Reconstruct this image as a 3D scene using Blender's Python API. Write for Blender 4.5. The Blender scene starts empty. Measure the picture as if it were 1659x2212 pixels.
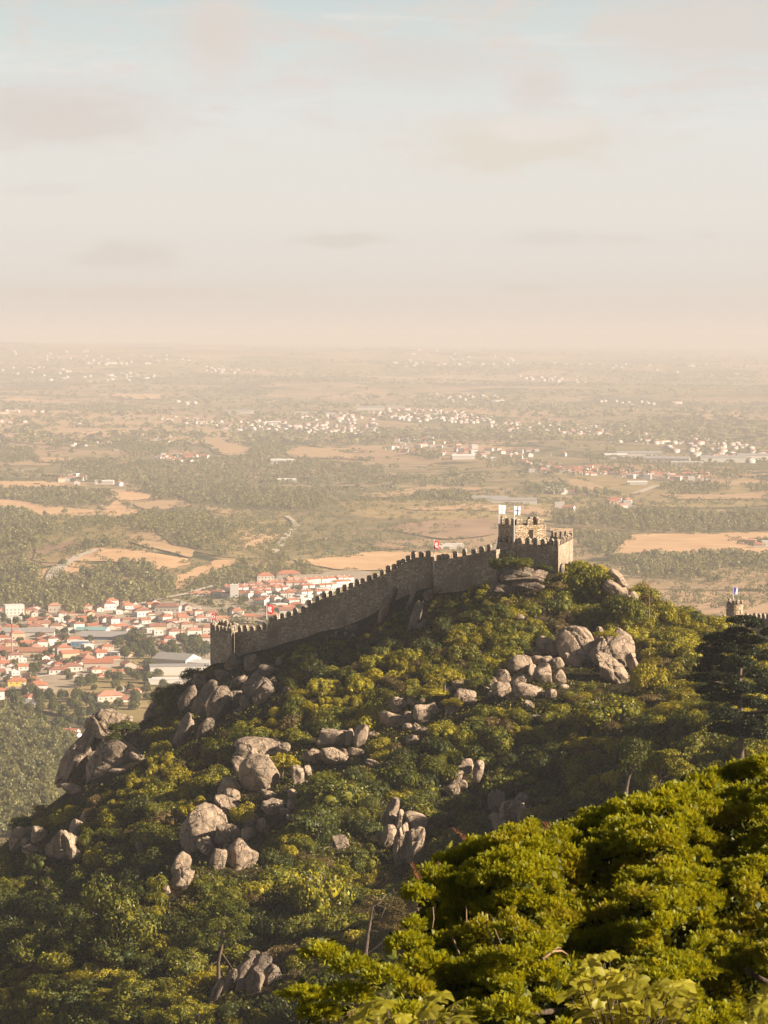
import bpy, bmesh, math, random
import numpy as np
from mathutils import Vector, Matrix

R = math.radians
scene = bpy.context.scene
COL = scene.collection
rnd = random.Random(7)
rng = np.random.default_rng(11)

# ------------------------------------------------------------------ camera
H = 250.0                                   # eye height above the plain
FD = 6100.0                                 # focal length, in units of a 1659 px wide view
PITCH = math.atan((1106 - 725) / FD)
cam_d = bpy.data.cameras.new('camera')
cam = bpy.data.objects.new('camera', cam_d)
COL.objects.link(cam)
cam.location = (0, 0, H)
cam.rotation_euler = (math.pi / 2 - PITCH, 0, 0)
cam_d.sensor_fit = 'HORIZONTAL'
cam_d.sensor_width = 24.0
cam_d.lens = 24.0 * FD / 1659
cam_d.clip_start = 0.5
cam_d.clip_end = 200000
cam_d.dof.use_dof = True
cam_d.dof.focus_distance = 480
cam_d.dof.aperture_fstop = cam_d.lens / 4.6
scene.camera = cam

# ------------------------------------------------------------------ sun, sky, exposure
SUN = Vector((0.88, -0.22, 0.42)).normalized()
EL = math.asin(SUN.z)
sun_d = bpy.data.lights.new('sun', 'SUN')
sun_d.energy = 5.0
sun_d.angle = R(0.5)
sun_d.color = (1.0, 0.86, 0.70)
sun = bpy.data.objects.new('sun', sun_d)
COL.objects.link(sun)
sun.rotation_euler = SUN.to_track_quat('Z', 'Y').to_euler()

scene.view_settings.view_transform = 'Standard'
scene.view_settings.look = 'None'
scene.view_settings.exposure = 1.42
scene.view_settings.gamma = 1.0
scene.cycles.use_denoising = True
scene.cycles.max_bounces = 6
scene.cycles.diffuse_bounces = 3
scene.cycles.transmission_bounces = 2
scene.cycles.volume_bounces = 2
scene.cycles.transparent_max_bounces = 8
scene.cycles.sample_clamp_indirect = 4


class NT:
    """small helper round a node tree"""
    def __init__(self, tree):
        self.t = tree
        tree.nodes.clear()

    def n(self, kind, **kw):
        nd = self.t.nodes.new('ShaderNode' + kind)
        for k, v in kw.items():
            if isinstance(k, str) and hasattr(nd, k):
                setattr(nd, k, v)
        return nd

    def set(self, nd, **ins):
        for k, v in ins.items():
            nd.inputs[k.replace('_', ' ')].default_value = v
        return nd

    def link(self, a, b):
        self.t.links.new(a, b)

    def val(self, sock, v):
        if hasattr(v, 'is_output'):
            self.link(v, sock)
        else:
            sock.default_value = v

    def math(self, op, a, b=0.0, c=None, clamp=False):
        nd = self.n('Math', operation=op)
        nd.use_clamp = clamp
        self.val(nd.inputs[0], a)
        self.val(nd.inputs[1], b)
        if c is not None:
            self.val(nd.inputs[2], c)
        return nd.outputs[0]

    def mix(self, fac, a, b, mode='MIX'):
        nd = self.n('MixRGB', blend_type=mode)
        self.val(nd.inputs[0], fac)
        for s, v in ((nd.inputs[1], a), (nd.inputs[2], b)):
            if hasattr(v, 'is_output'):
                self.link(v, s)
            else:
                s.default_value = (v[0], v[1], v[2], 1)
        return nd.outputs[0]

    def ramp(self, fac, stops, interp='LINEAR'):
        nd = self.n('ValToRGB')
        cr = nd.color_ramp
        cr.interpolation = interp
        while len(cr.elements) < len(stops):
            cr.elements.new(0.5)
        for e, (p, c) in zip(cr.elements, stops):
            e.position = p
            e.color = (c[0], c[1], c[2], 1) if hasattr(c, '__len__') else (c, c, c, 1)
        self.val(nd.inputs[0], fac)
        return nd.outputs[0]

    def maprange(self, v, a, b, c=0.0, d=1.0):
        nd = self.n('MapRange')
        nd.interpolation_type = 'SMOOTHSTEP'
        self.val(nd.inputs[0], v)
        for i, q in enumerate((a, b, c, d)):
            nd.inputs[1 + i].default_value = q
        return nd.outputs[0]

    def noise(self, vec, scale, detail=3.0, rough=0.55, dist=0.0):
        nd = self.n('TexNoise')
        if vec is not None:
            self.link(vec, nd.inputs['Vector'])
        nd.inputs['Scale'].default_value = scale
        nd.inputs['Detail'].default_value = detail
        nd.inputs['Roughness'].default_value = rough
        nd.inputs['Distortion'].default_value = dist
        return nd.outputs['Fac']


def dir_of(dx, dy):
    """view direction of a point of the 1659 x 2212 layout grid"""
    x = (np.asarray(dx, float) - 829.5) / FD
    y = -(np.asarray(dy, float) - 1106) / FD
    c, s = math.cos(PITCH), math.sin(PITCH)
    return np.stack([x + 0 * y, c + y * s + 0 * x, -s + y * c + 0 * x], -1)


def at(dx, dy, Y):
    d = dir_of(dx, dy)
    t = np.asarray(Y, float) / d[..., 1]
    p = d * t[..., None] if d.ndim > 1 else d * t
    p = p + np.array([0, 0, H])
    return p


def proj(p):
    p = np.asarray(p, float) - np.array([0, 0, H])
    c, s = math.cos(PITCH), math.sin(PITCH)
    f = p[..., 1] * c - p[..., 2] * s
    u = p[..., 1] * s + p[..., 2] * c
    return 829.5 + FD * p[..., 0] / f, 1106 - FD * u / f


world = bpy.data.worlds.new('World')
scene.world = world
world.use_nodes = True
w = NT(world.node_tree)
out = w.n('OutputWorld')
bg = w.n('Background')
bg.inputs['Strength'].default_value = 0.1
sky = w.n('TexSky', sky_type='NISHITA')
sky.sun_disc = False
sky.sun_elevation = EL
sky.sun_rotation = math.atan2(SUN.x, SUN.y)
sky.altitude = 250
sky.air_density = 1.0
sky.dust_density = 2.0
tc = w.n('TexCoord')
sep = w.n('SeparateXYZ')
w.link(tc.outputs['Generated'], sep.inputs[0])
elev = sep.outputs['Z']
S = 10.6 * 2 ** -1.42
def sc(r, g, b): return (r * S, g * S, b * S)
# low hazy sky, seen just over the horizon
band = w.n('ValToRGB')
cr = band.color_ramp
stops = [(0.0, (.685, .62, .56)), (0.10, (.70, .635, .575)), (0.20, (.735, .685, .63)), (0.34, (.755, .72, .66)), (0.52, (.74, .735, .69)),
         (0.68, (.69, .715, .69)), (0.83, (.61, .67, .66)), (1.0, (.48, .575, .61))]
while len(cr.elements) < len(stops):
    cr.elements.new(0.5)
for e, (p, c) in zip(cr.elements, stops):
    e.position = p
    e.color = (*c, 1)
w.val(band.inputs[0], w.math('MULTIPLY', elev, 1 / 0.135, clamp=True))
# thin drifting cloud
mp = w.n('Mapping')
mp.inputs['Scale'].default_value = (9, 9, 26)
w.link(tc.outputs['Generated'], mp.inputs[0])
n1 = w.noise(mp.outputs[0], 1.7, 8, 0.64, 1.0)
n2 = w.noise(mp.outputs[0], 4.6, 8, 0.65, 0.5)
mp2 = w.n('Mapping')
mp2.inputs['Scale'].default_value = (5, 5, 60)
mp2.inputs['Location'].default_value = (3, 1, 2)
w.link(tc.outputs['Generated'], mp2.inputs[0])
n3 = w.noise(mp2.outputs[0], 1.6, 8, 0.66, 0.8)
col = band.outputs[0]
streak = w.math('MULTIPLY', w.maprange(n3, .50, .70), w.maprange(elev, .035, .08))
col = w.mix(w.math('MULTIPLY', streak, .75), col, (.76, .745, .715))
veil = w.math('MULTIPLY', w.maprange(w.math('ADD', w.math('MULTIPLY', n1, .65), w.math('MULTIPLY', n2, .35)), .46, .62), w.maprange(elev, .05, .10))
col = w.mix(w.math('MULTIPLY', veil, .7), col, (.715, .63, .575))
def cloud(dx, dy, rx, ry, colr, amt, lo=.25, hi=.85, rough=.9):
    """one soft bank of cloud in a fixed direction of the sky"""
    global col
    d = dir_of(dx, dy)
    d = d / np.linalg.norm(d)
    ax = w.math('DIVIDE', w.math('SUBTRACT', sep.outputs['X'], float(d[0])), rx / FD)
    az = w.math('DIVIDE', w.math('SUBTRACT', sep.outputs['Z'], float(d[2])), ry / FD)
    rr = w.math('SQRT', w.math('ADD', w.math('MULTIPLY', ax, ax), w.math('MULTIPLY', az, az)))
    rr = w.math('ADD', rr, w.math('MULTIPLY', w.math('SUBTRACT', w.math('ADD', w.math('MULTIPLY', n1, .55), w.math('MULTIPLY', n2, .45)), .5), 4.2 * rough))
    front = w.math('GREATER_THAN', sep.outputs['Y'], 0.0)
    amt *= .85
    m = w.math('MULTIPLY', w.math('MULTIPLY', w.maprange(rr, lo, 1.15, 1.0, 0.0), front), amt)
    col = w.mix(m, col, colr)
cloud(1120, 302, 320, 66, (.735, .66, .58), .95)
cloud(1150, 275, 150, 26, (.80, .74, .69), .7)
cloud(130, 250, 300, 85, (.665, .585, .53), .75)
cloud(470, 70, 110, 120, (.71, .62, .555), .8)
cloud(900, 130, 240, 60, (.68, .62, .575), .6)
cloud(1160, 190, 90, 60, (.68, .61, .565), .7)
cloud(1500, 60, 260, 95, (.70, .63, .565), .85)
cloud(270, 553, 130, 36, (.66, .595, .535), .8)
cloud(750, 519, 110, 18, (.665, .60, .54), .8)
cloud(1190, 515, 120, 22, (.675, .63, .57), .65)
cloud(1350, 518, 90, 16, (.68, .625, .565), .6)
cloud(1530, 510, 80, 16, (.68, .625, .565), .55)
cloud(110, 408, 120, 16, (.67, .64, .60), .5)
cloud(1110, 622, 110, 12, (.65, .58, .52), .6)
cloud(300, 630, 420, 22, (.68, .59, .515), .5)
lowsky = w.mix(1.0, col, (S, S, S), 'MULTIPLY')
col = col
high = w.mix(1.0, sky.outputs[0], (.22, .21, .20), 'MULTIPLY')
allsky = w.mix(w.maprange(elev, .118, .17), lowsky, high)
w.link(allsky, bg.inputs[0])
w.link(bg.outputs[0], out.inputs[0])

# ------------------------------------------------------------------ mesh and object helpers
def mesh_np(name, verts, faces, mats=(), mat_idx=None, smooth=False):
    """verts (n,3); faces: list of (m,k) arrays of equal-sided faces, or one array"""
    me = bpy.data.meshes.new(name)
    verts = np.ascontiguousarray(verts, np.float32)
    if not isinstance(faces, (list, tuple)):
        faces = [faces]
    faces = [np.asarray(f, np.int32) for f in faces if len(f)]
    loops = np.concatenate([f.ravel() for f in faces])
    tot = np.concatenate([np.full(len(f), f.shape[1], np.int32) for f in faces])
    start = np.concatenate([[0], np.cumsum(tot)[:-1]]).astype(np.int32)
    me.vertices.add(len(verts))
    me.vertices.foreach_set('co', verts.ravel())
    me.loops.add(len(loops))
    me.loops.foreach_set('vertex_index', loops)
    me.polygons.add(len(tot))
    me.polygons.foreach_set('loop_start', start)
    me.polygons.foreach_set('loop_total', tot)
    if smooth:
        me.polygons.foreach_set('use_smooth', np.ones(len(tot), bool))
    for m in mats:
        me.materials.append(m)
    if mat_idx is not None:
        me.polygons.foreach_set('material_index', np.asarray(mat_idx, np.int32))
    me.update(calc_edges=True)
    me.validate()
    return me


def link(name, me, parent=None, loc=None):
    o = bpy.data.objects.new(name, me)
    COL.objects.link(o)
    if parent is not None:
        o.parent = parent
    if loc is not None:
        o.location = loc
    return o


def tag(o, label=None, cat=None, group=None, kind=None):
    if label: o['label'] = label
    if cat: o['category'] = cat
    if group: o['group'] = group
    if kind: o['kind'] = kind
    return o


def thing(name, loc, rotz=0.0, scale=None):
    o = bpy.data.objects.new(name, None)
    COL.objects.link(o)
    o.location = loc
    o.rotation_euler = (0, 0, rotz)
    o.empty_display_size = 0.5
    if scale is not None:
        o.scale = scale
    return o


def kids_of(o):
    return list(o.children)


def copy_tree(o, parent=None):
    c = o.copy()
    COL.objects.link(c)
    c.parent = parent
    for ch in kids_of(o):
        copy_tree(ch, c)
    return c


class MB:
    """collects boxes, tubes and loose polygons into one mesh"""
    def __init__(self):
        self.v = []; self.f = []; self.k = 0; self.m = []

    def add(self, v, f, mi=0):
        self.v += [tuple(map(float, p)) for p in v]
        for q in f:
            self.f.append([i + self.k for i in q]); self.m.append(mi)
        self.k += len(v)

    def box(self, x0, x1, y0, y1, z0, z1, mi=0):
        v = [(x0, y0, z0), (x1, y0, z0), (x1, y1, z0), (x0, y1, z0), (x0, y0, z1), (x1, y0, z1), (x1, y1, z1), (x0, y1, z1)]
        self.add(v, [(0, 3, 2, 1), (4, 5, 6, 7), (0, 1, 5, 4), (1, 2, 6, 5), (2, 3, 7, 6), (3, 0, 4, 7)], mi)

    def tube(self, pts, rad, n=6, cap=True, mi=0):
        pts = [Vector(p) for p in pts]
        if not hasattr(rad, '__len__'):
            rad = [rad] * len(pts)
        v = []; f = []
        for i, p in enumerate(pts):
            t = (pts[min(i + 1, len(pts) - 1)] - pts[max(i - 1, 0)])
            t = t.normalized() if t.length else Vector((0, 0, 1))
            a = t.orthogonal().normalized() if i == 0 else (a - t * a.dot(t)).normalized()
            b = t.cross(a)
            for k in range(n):
                an = 2 * math.pi * k / n
                v.append(p + (a * math.cos(an) + b * math.sin(an)) * rad[i])
        for i in range(len(pts) - 1):
            for k in range(n):
                f.append((i * n + k, i * n + (k + 1) % n, (i + 1) * n + (k + 1) % n, (i + 1) * n + k))
        if cap:
            f.append(tuple(range(n - 1, -1, -1)))
            f.append(tuple(range((len(pts) - 1) * n, len(pts) * n)))
        self.add(v, f, mi)

    def mesh(self, name, mats, smooth=False):
        me = bpy.data.meshes.new(name)
        me.from_pydata(self.v, [], self.f)
        for m in mats:
            me.materials.append(m)
        me.polygons.foreach_set('material_index', self.m)
        if smooth:
            me.polygons.foreach_set('use_smooth', [True] * len(self.f))
        me.update()
        return me

    def build(self, name, mats, parent=None, smooth=False, loc=None):
        if not isinstance(mats, (list, tuple)):
            mats = [mats]
        return link(name, self.mesh(name, mats, smooth), parent, loc)


ONES = ['', 'first', 'second', 'third', 'fourth', 'fifth', 'sixth', 'seventh', 'eighth', 'ninth', 'tenth', 'eleventh', 'twelfth', 'thirteenth',
        'fourteenth', 'fifteenth', 'sixteenth', 'seventeenth', 'eighteenth', 'nineteenth']
TENS = ['', '', 'twent', 'thirt', 'fort', 'fift', 'sixt', 'sevent', 'eight', 'ninet']
def ordinal(n):
    if n < 20:
        return ONES[n]
    if n < 100:
        return TENS[n // 10] + ('ieth' if n % 10 == 0 else 'y-' + ONES[n % 10])
    return 'hundred-' + ordinal(n - 100) if n % 100 else 'hundredth'

# ------------------------------------------------------------------ materials
def new_mat(name):
    m = bpy.data.materials.new(name)
    m.use_nodes = True
    t = NT(m.node_tree)
    o = t.n('OutputMaterial')
    return m, t, o


def principled(t, o, col, rough=0.85, bump=None, bump_d=0.1, bump_s=1.0, spec=0.25):
    p = t.n('BsdfPrincipled')
    t.val(p.inputs['Base Color'], col if hasattr(col, 'is_output') else (*col, 1))
    t.val(p.inputs['Roughness'], rough)
    p.inputs['Specular IOR Level'].default_value = spec
    if bump is not None:
        b = t.n('Bump')
        b.inputs['Strength'].default_value = bump_s
        b.inputs['Distance'].default_value = bump_d
        t.link(bump, b.inputs['Height'])
        t.link(b.outputs[0], p.inputs['Normal'])
    t.link(p.outputs[0], o.inputs[0])
    return p


def plain_mat(name, col, rough=0.7, var=0.15, scale=3.0, spec=0.25):
    m, t, o = new_mat(name)
    tcn = t.n('TexCoord')
    nz = t.noise(tcn.outputs['Object'], scale, 4)
    c = t.mix(nz, tuple(x * (1 - var) for x in col), tuple(min(1, x * (1 + var)) for x in col))
    principled(t, o, c, rough, spec=spec)
    return m


def foliage_mat(name, dark, mid, light, dry=None, dry_amt=0.0, trans=0.3, patch=0.35, spec=0.2):
    """leaf colour varies leaf by leaf, plant by plant and in soft patches"""
    m, t, o = new_mat(name)
    geo = t.n('NewGeometry')
    inf = t.n('ObjectInfo')
    tcn = t.n('TexCoord')
    a = t.math('MULTIPLY', geo.outputs['Random Per Island'], .45)
    a = t.math('ADD', a, t.math('MULTIPLY', inf.outputs['Random'], .3))
    a = t.math('ADD', a, t.math('MULTIPLY', t.noise(geo.outputs['Position'], patch, 3), .55))
    a = t.math('SUBTRACT', a, .15)
    c = t.ramp(a, [(0.15, dark), (0.5, mid), (0.85, light)])
    if dry:
        f = t.math('MULTIPLY', t.maprange(t.noise(geo.outputs['Position'], patch * .5, 2), .55, .7), dry_amt)
        c = t.mix(f, c, dry)
    d = t.n('BsdfDiffuse')
    tr = t.n('BsdfTranslucent')
    gl = t.n('BsdfGlossy')
    gl.inputs['Roughness'].default_value = .45
    t.link(c, d.inputs[0])
    t.link(t.mix(.5, c, (light[0] * 1.3, light[1] * 1.2, light[2] * .7)), tr.inputs[0])
    mx = t.n('MixShader'); mx.inputs[0].default_value = trans
    t.link(d.outputs[0], mx.inputs[1]); t.link(tr.outputs[0], mx.inputs[2])
    m2 = t.n('MixShader'); m2.inputs[0].default_value = .015 * spec / .2
    t.link(mx.outputs[0], m2.inputs[1]); t.link(gl.outputs[0], m2.inputs[2])
    t.link(m2.outputs[0], o.inputs[0])
    return m


def stone_mat(name, c1, c2, c3, size=0.45, mortar=(.10, .085, .07)):
    """rubble masonry: irregular courses, each stone its own tone"""
    m, t, o = new_mat(name)
    tcn = t.n('TexCoord')
    mpn = t.n('Mapping')
    mpn.inputs['Scale'].default_value = (1 / size, 1 / size, 1.45 / size)
    t.link(tcn.outputs['Object'], mpn.inputs[0])
    v = t.n('TexVoronoi'); v.inputs['Scale'].default_value = 1.0
    v.inputs['Randomness'].default_value = .85
    t.link(mpn.outputs[0], v.inputs['Vector'])
    ve = t.n('TexVoronoi', feature='DISTANCE_TO_EDGE'); ve.inputs['Scale'].default_value = 1.0
    ve.inputs['Randomness'].default_value = .85
    t.link(mpn.outputs[0], ve.inputs['Vector'])
    sp = t.n('SeparateColor'); t.link(v.outputs['Color'], sp.inputs[0])
    c = t.ramp(sp.outputs[0], [(0.05, c1), (0.5, c2), (0.95, c3)])
    big = t.noise(tcn.outputs['Object'], .22, 4, .6)
    c = t.mix(t.maprange(big, .45, .68), c, (c1[0] * .8, c1[1] * .78, c1[2] * .74), 'MIX')
    fine = t.noise(tcn.outputs['Object'], 5, 4, .7)
    c = t.mix(.5, c, t.ramp(fine, [(0.25, (.6, .59, .57)), (0.75, (1.2, 1.18, 1.12))]), 'MULTIPLY')
    edge = t.maprange(ve.outputs['Distance'], .02, .12)
    c = t.mix(edge, mortar, c)
    hgt = t.math('ADD', edge, t.math('MULTIPLY', fine, .5))
    principled(t, o, c, .92, hgt, .12, 1.0, .15)
    return m


def granite_mat(name, base, warm, pale):
    m, t, o = new_mat(name)
    tcn = t.n('TexCoord')
    geo = t.n('NewGeometry')
    pos = geo.outputs['Position']
    inf = t.n('ObjectInfo')
    n1 = t.noise(pos, .35, 5, .6, .4)
    n2 = t.noise(pos, 2.2, 5, .7)
    mpn = t.n('Mapping'); mpn.inputs['Scale'].default_value = (1.3, 1.3, .16)
    t.link(pos, mpn.inputs[0])
    n3 = t.noise(mpn.outputs[0], .9, 4, .6, .3)
    c = t.mix(t.maprange(n1, .38, .66), base, warm)
    c = t.mix(t.math('MULTIPLY', inf.outputs['Random'], .35), c, tuple(x * .72 for x in base))
    c = t.mix(t.math('MULTIPLY', t.maprange(n3, .52, .68), .55), c, tuple(x * .30 for x in base))
    c = t.mix(t.math('MULTIPLY', t.maprange(t.noise(pos, .8, 6, .7), .52, .70), .6), c, tuple(x * .5 for x in base))
    c = t.mix(.55, c, t.ramp(n2, [(.25, (.5, .49, .47)), (.7, (1.2, 1.18, 1.15))]), 'MULTIPLY')
    lich = t.noise(pos, 1.5, 6, .75)
    c = t.mix(t.math('MULTIPLY', t.maprange(lich, .60, .68), .55), c, pale)
    vc = t.n('TexVoronoi', feature='DISTANCE_TO_EDGE'); vc.inputs['Scale'].default_value = .32
    dist = t.n('VectorMath', operation='ADD')
    t.link(pos, dist.inputs[0])
    nn = t.n('TexNoise'); nn.inputs['Scale'].default_value = .6; nn.inputs['Detail'].default_value = 3
    t.link(pos, nn.inputs['Vector'])
    sc2 = t.n('VectorMath', operation='SCALE'); sc2.inputs[3].default_value = 2.6
    t.link(nn.outputs['Color'], sc2.inputs[0]); t.link(sc2.outputs[0], dist.inputs[1])
    t.link(dist.outputs[0], vc.inputs['Vector'])
    crack = t.maprange(vc.outputs['Distance'], .0, .030)
    c = t.mix(t.math('MULTIPLY', t.math('SUBTRACT', 1.0, crack), .7), c, tuple(x * .22 for x in base))
    hgt = t.math('ADD', t.math('MULTIPLY', n1, 1.2), t.math('ADD', t.math('MULTIPLY', n2, .5), t.math('MULTIPLY', crack, .35)))
    principled(t, o, c, .9, hgt, .5, 1.0, .15)
    return m


M = {}
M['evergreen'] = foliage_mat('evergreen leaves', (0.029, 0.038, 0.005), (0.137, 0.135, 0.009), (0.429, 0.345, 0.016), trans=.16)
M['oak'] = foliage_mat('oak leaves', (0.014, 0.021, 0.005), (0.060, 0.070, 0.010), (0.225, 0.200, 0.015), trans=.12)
M['laurel'] = foliage_mat('laurel leaves', (0.023, 0.033, 0.005), (0.099, 0.107, 0.010), (0.338, 0.280, 0.016), trans=.15)
M['broom'] = foliage_mat('yellow green leaves', (0.088, 0.083, 0.006), (0.250, 0.206, 0.011), (0.475, 0.375, 0.020), trans=.2)
M['heath'] = foliage_mat('dry heath', (0.057, 0.044, 0.016), (0.138, 0.098, 0.031), (0.265, 0.178, 0.052), trans=.22)
M['under'] = foliage_mat('undergrowth leaves', (0.013, 0.018, 0.005), (0.056, 0.059, 0.009), (0.213, 0.181, 0.015), (0.163, 0.106, 0.041), .3, trans=.15, patch=.12)
M['cypress'] = foliage_mat('scale leaf sprays', (.050, .066, .003), (.21, .222, .007), (.52, .455, .015), (.26, .13, .02), .4, trans=.42, patch=2.0)
M['cedar'] = foliage_mat('cedar needles', (0.012, 0.018, 0.007), (0.026, 0.034, 0.011), (0.066, 0.066, 0.014), trans=.12)
M['lobed'] = foliage_mat('broad lobed leaves', (.16, .16, .012), (.34, .305, .02), (.54, .46, .06), trans=.5, patch=6.0, spec=.5)
M['plain_tree'] = foliage_mat('plain tree leaves', (0.074, 0.081, 0.027), (0.155, 0.149, 0.051), (0.270, 0.236, 0.076), trans=.3, patch=.02)
M['garden'] = foliage_mat('garden tree leaves', (0.026, 0.035, 0.008), (0.065, 0.073, 0.013), (0.150, 0.137, 0.023), trans=.2, patch=.08)

m, t, o = new_mat('bark')
tcn = t.n('TexCoord')
mpn = t.n('Mapping'); mpn.inputs['Scale'].default_value = (6, 6, 1.2)
t.link(tcn.outputs['Object'], mpn.inputs[0])
nz = t.noise(mpn.outputs[0], 1.5, 5, .65)
principled(t, o, t.ramp(nz, [(.3, (.06, .04, .027)), (.7, (.20, .145, .10))]), .9, nz, .05, 1, .1)
M['bark'] = m
m, t, o = new_mat('bleached wood')
tcn = t.n('TexCoord')
nz = t.noise(tcn.outputs['Object'], 7, 5, .65)
principled(t, o, t.ramp(nz, [(.3, (.16, .10, .055)), (.7, (.36, .24, .14))]), .85, nz, .02, 1, .1)
M['twig'] = m
M['dead'] = plain_mat('dead russet twigs', (.23, .10, .045), .9, .3, 8)

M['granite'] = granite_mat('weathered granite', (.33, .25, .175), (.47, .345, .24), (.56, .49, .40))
M['granite_dark'] = granite_mat('darker granite', (.22, .175, .13), (.33, .24, .165), (.46, .41, .345))  # same granite pattern in a darker tone
M['masonry'] = stone_mat('castle rubble masonry', (.30, .24, .17), (.45, .355, .25), (.70, .57, .42), .42, (.32, .255, .185))
M['masonry_warm'] = stone_mat('keep masonry', (.40, .29, .18), (.58, .42, .27), (.74, .58, .41), .5, (.24, .17, .11))
M['cap'] = stone_mat('merlon masonry', (.24, .19, .13), (.40, .31, .22), (.58, .47, .35), .5, (.22, .17, .12))
M['dark'] = plain_mat('opening shade', (.035, .026, .02), .95, .2)  # near-black colour in place of the shade inside openings

# ------------------------------------------------------------------ the plain
def smooth(a, b, x):
    q = np.clip((np.asarray(x, float) - a) / (b - a), 0, 1)
    return q * q * (3 - 2 * q)


_wv = [(rng.uniform(0, 2 * np.pi), rng.uniform(0, 2 * np.pi), rng.uniform(.7, 1.4)) for _ in range(14)]
def wave(x, y, L, k0, n=5):
    s = 0
    for i in range(n):
        th, ph, q = _wv[(k0 + i) % 14]
        s = s + np.sin((x * np.cos(th) + y * np.sin(th)) * 2 * np.pi / (L * q) + ph)
    return s / n


def plain_z(x, y):
    x = np.asarray(x, float); y = np.asarray(y, float)
    near = smooth(1500, 3000, y)
    z = wave(x, y, 900, 0) * 7 * near
    z = z + wave(x, y, 3200, 4) * 16 * smooth(3800, 8000, y)
    far = smooth(9000, 22000, y)
    tilt = .5 - x / np.maximum(y, 1) * 2.6
    z = z + far * (60 + 130 * np.clip(tilt, 0, 1.0)) + wave(x, y, 5200, 7) * 26 * far + wave(x, y, 1700, 2) * 9 * far
    # broken wooded swells in the middle distance
    z = z + 22 * np.exp(-(((x - 900) / 700) ** 2 + ((y - 11500) / 900) ** 2)) + 18 * np.exp(-(((x + 600) / 900) ** 2 + ((y - 13200) / 800) ** 2))
    z = z + 26 * np.exp(-(((x + 290) / 170) ** 2 + ((y - 3300) / 330) ** 2))
    z = z + 18 * np.exp(-(((x - 40) / 260) ** 2 + ((y - 3900) / 260) ** 2))
    return z


def plain_at(dx, dy):
    """where the view ray of a layout point meets the plain"""
    d = dir_of(dx, dy)
    z = np.zeros(d.shape[:-1])
    for _ in range(12):
        tt = (z - H) / np.minimum(d[..., 2], -1e-4)
        p = d * tt[..., None]
        z = .5 * z + .5 * plain_z(p[..., 0], p[..., 1])
    p[..., 2] = plain_z(p[..., 0], p[..., 1])
    return p


ny = 420
ys = np.concatenate([[-2500, -1200, -500], np.geomspace(60, 34000, ny)])
u = np.linspace(-1, 1, 150)
yy, uu = np.meshgrid(ys, u, indexing='ij')
xx = uu * (np.abs(yy) * .28 + 420)
zz = plain_z(xx, yy)
v = np.stack([xx, yy, zz], -1).reshape(-1, 3)
a = np.arange(len(ys) * len(u)).reshape(len(ys), len(u))
f = np.stack([a[:-1, :-1], a[:-1, 1:], a[1:, 1:], a[1:, :-1]], -1).reshape(-1, 4)

m, t, o = new_mat('open country')
geo = t.n('NewGeometry')
pos = geo.outputs['Position']
nn = t.n('TexNoise'); nn.inputs['Scale'].default_value = .004; nn.inputs['Detail'].default_value = 3
t.link(pos, nn.inputs['Vector'])
warp = t.n('VectorMath', operation='SCALE'); warp.inputs[3].default_value = 260
t.link(nn.outputs['Color'], warp.inputs[0])
wp = t.n('VectorMath', operation='ADD'); t.link(pos, wp.inputs[0]); t.link(warp.outputs[0], wp.inputs[1])
flat = t.n('VectorMath', operation='MULTIPLY'); flat.inputs[1].default_value = (1, 1, 0)
t.link(wp.outputs[0], flat.inputs[0])
mpn = t.n('Mapping'); mpn.inputs['Scale'].default_value = (1 / 330, 1 / 520, 1)
mpn.inputs['Rotation'].default_value = (0, 0, .35)
t.link(flat.outputs[0], mpn.inputs[0])
v1 = t.n('TexVoronoi'); v1.inputs['Scale'].default_value = 1.0
t.link(mpn.outputs[0], v1.inputs['Vector'])
spc = t.n('SeparateColor'); t.link(v1.outputs['Color'], spc.inputs[0])
fieldc = t.ramp(spc.outputs[0], [(0, (.11, .10, .040)), (.18, (.38, .235, .13)), (.4, (.20, .155, .07)), (.5, (.43, .275, .155)),
                                 (.76, (.12, .105, .042)), (.86, (.34, .22, .12))], 'CONSTANT')
flatp = t.n('VectorMath', operation='MULTIPLY'); flatp.inputs[1].default_value = (1, 1, 0)
t.link(pos, flatp.inputs[0])
scr = t.noise(flatp.outputs[0], .02, 6, .7)
scrub = t.ramp(scr, [(.3, (.085, .080, .032)), (.46, (.21, .16, .07)), (.62, (.36, .245, .13))])
big = t.noise(flatp.outputs[0], .0011, 4, .6)
c = t.mix(t.maprange(big, .44, .56), scrub, fieldc)
c = t.mix(.35, c, t.ramp(scr, [(.3, (.6, .6, .58)), (.7, (1.25, 1.22, 1.2))]), 'MULTIPLY')
ve = t.n('TexVoronoi', feature='DISTANCE_TO_EDGE'); ve.inputs['Scale'].default_value = 1.0
t.link(mpn.outputs[0], ve.inputs['Vector'])
hedge = t.math('MULTIPLY', t.maprange(ve.outputs['Distance'], .015, .05, 1, 0), t.maprange(t.noise(flatp.outputs[0], .008, 2), .42, .56))
c = t.mix(hedge, c, (.045, .048, .018))
principled(t, o, c, .95, spec=.05)
M['country'] = m
g = tag(link('plain_ground', mesh_np('plain_ground', v, f, [M['country']], smooth=True)), kind='structure')

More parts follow.
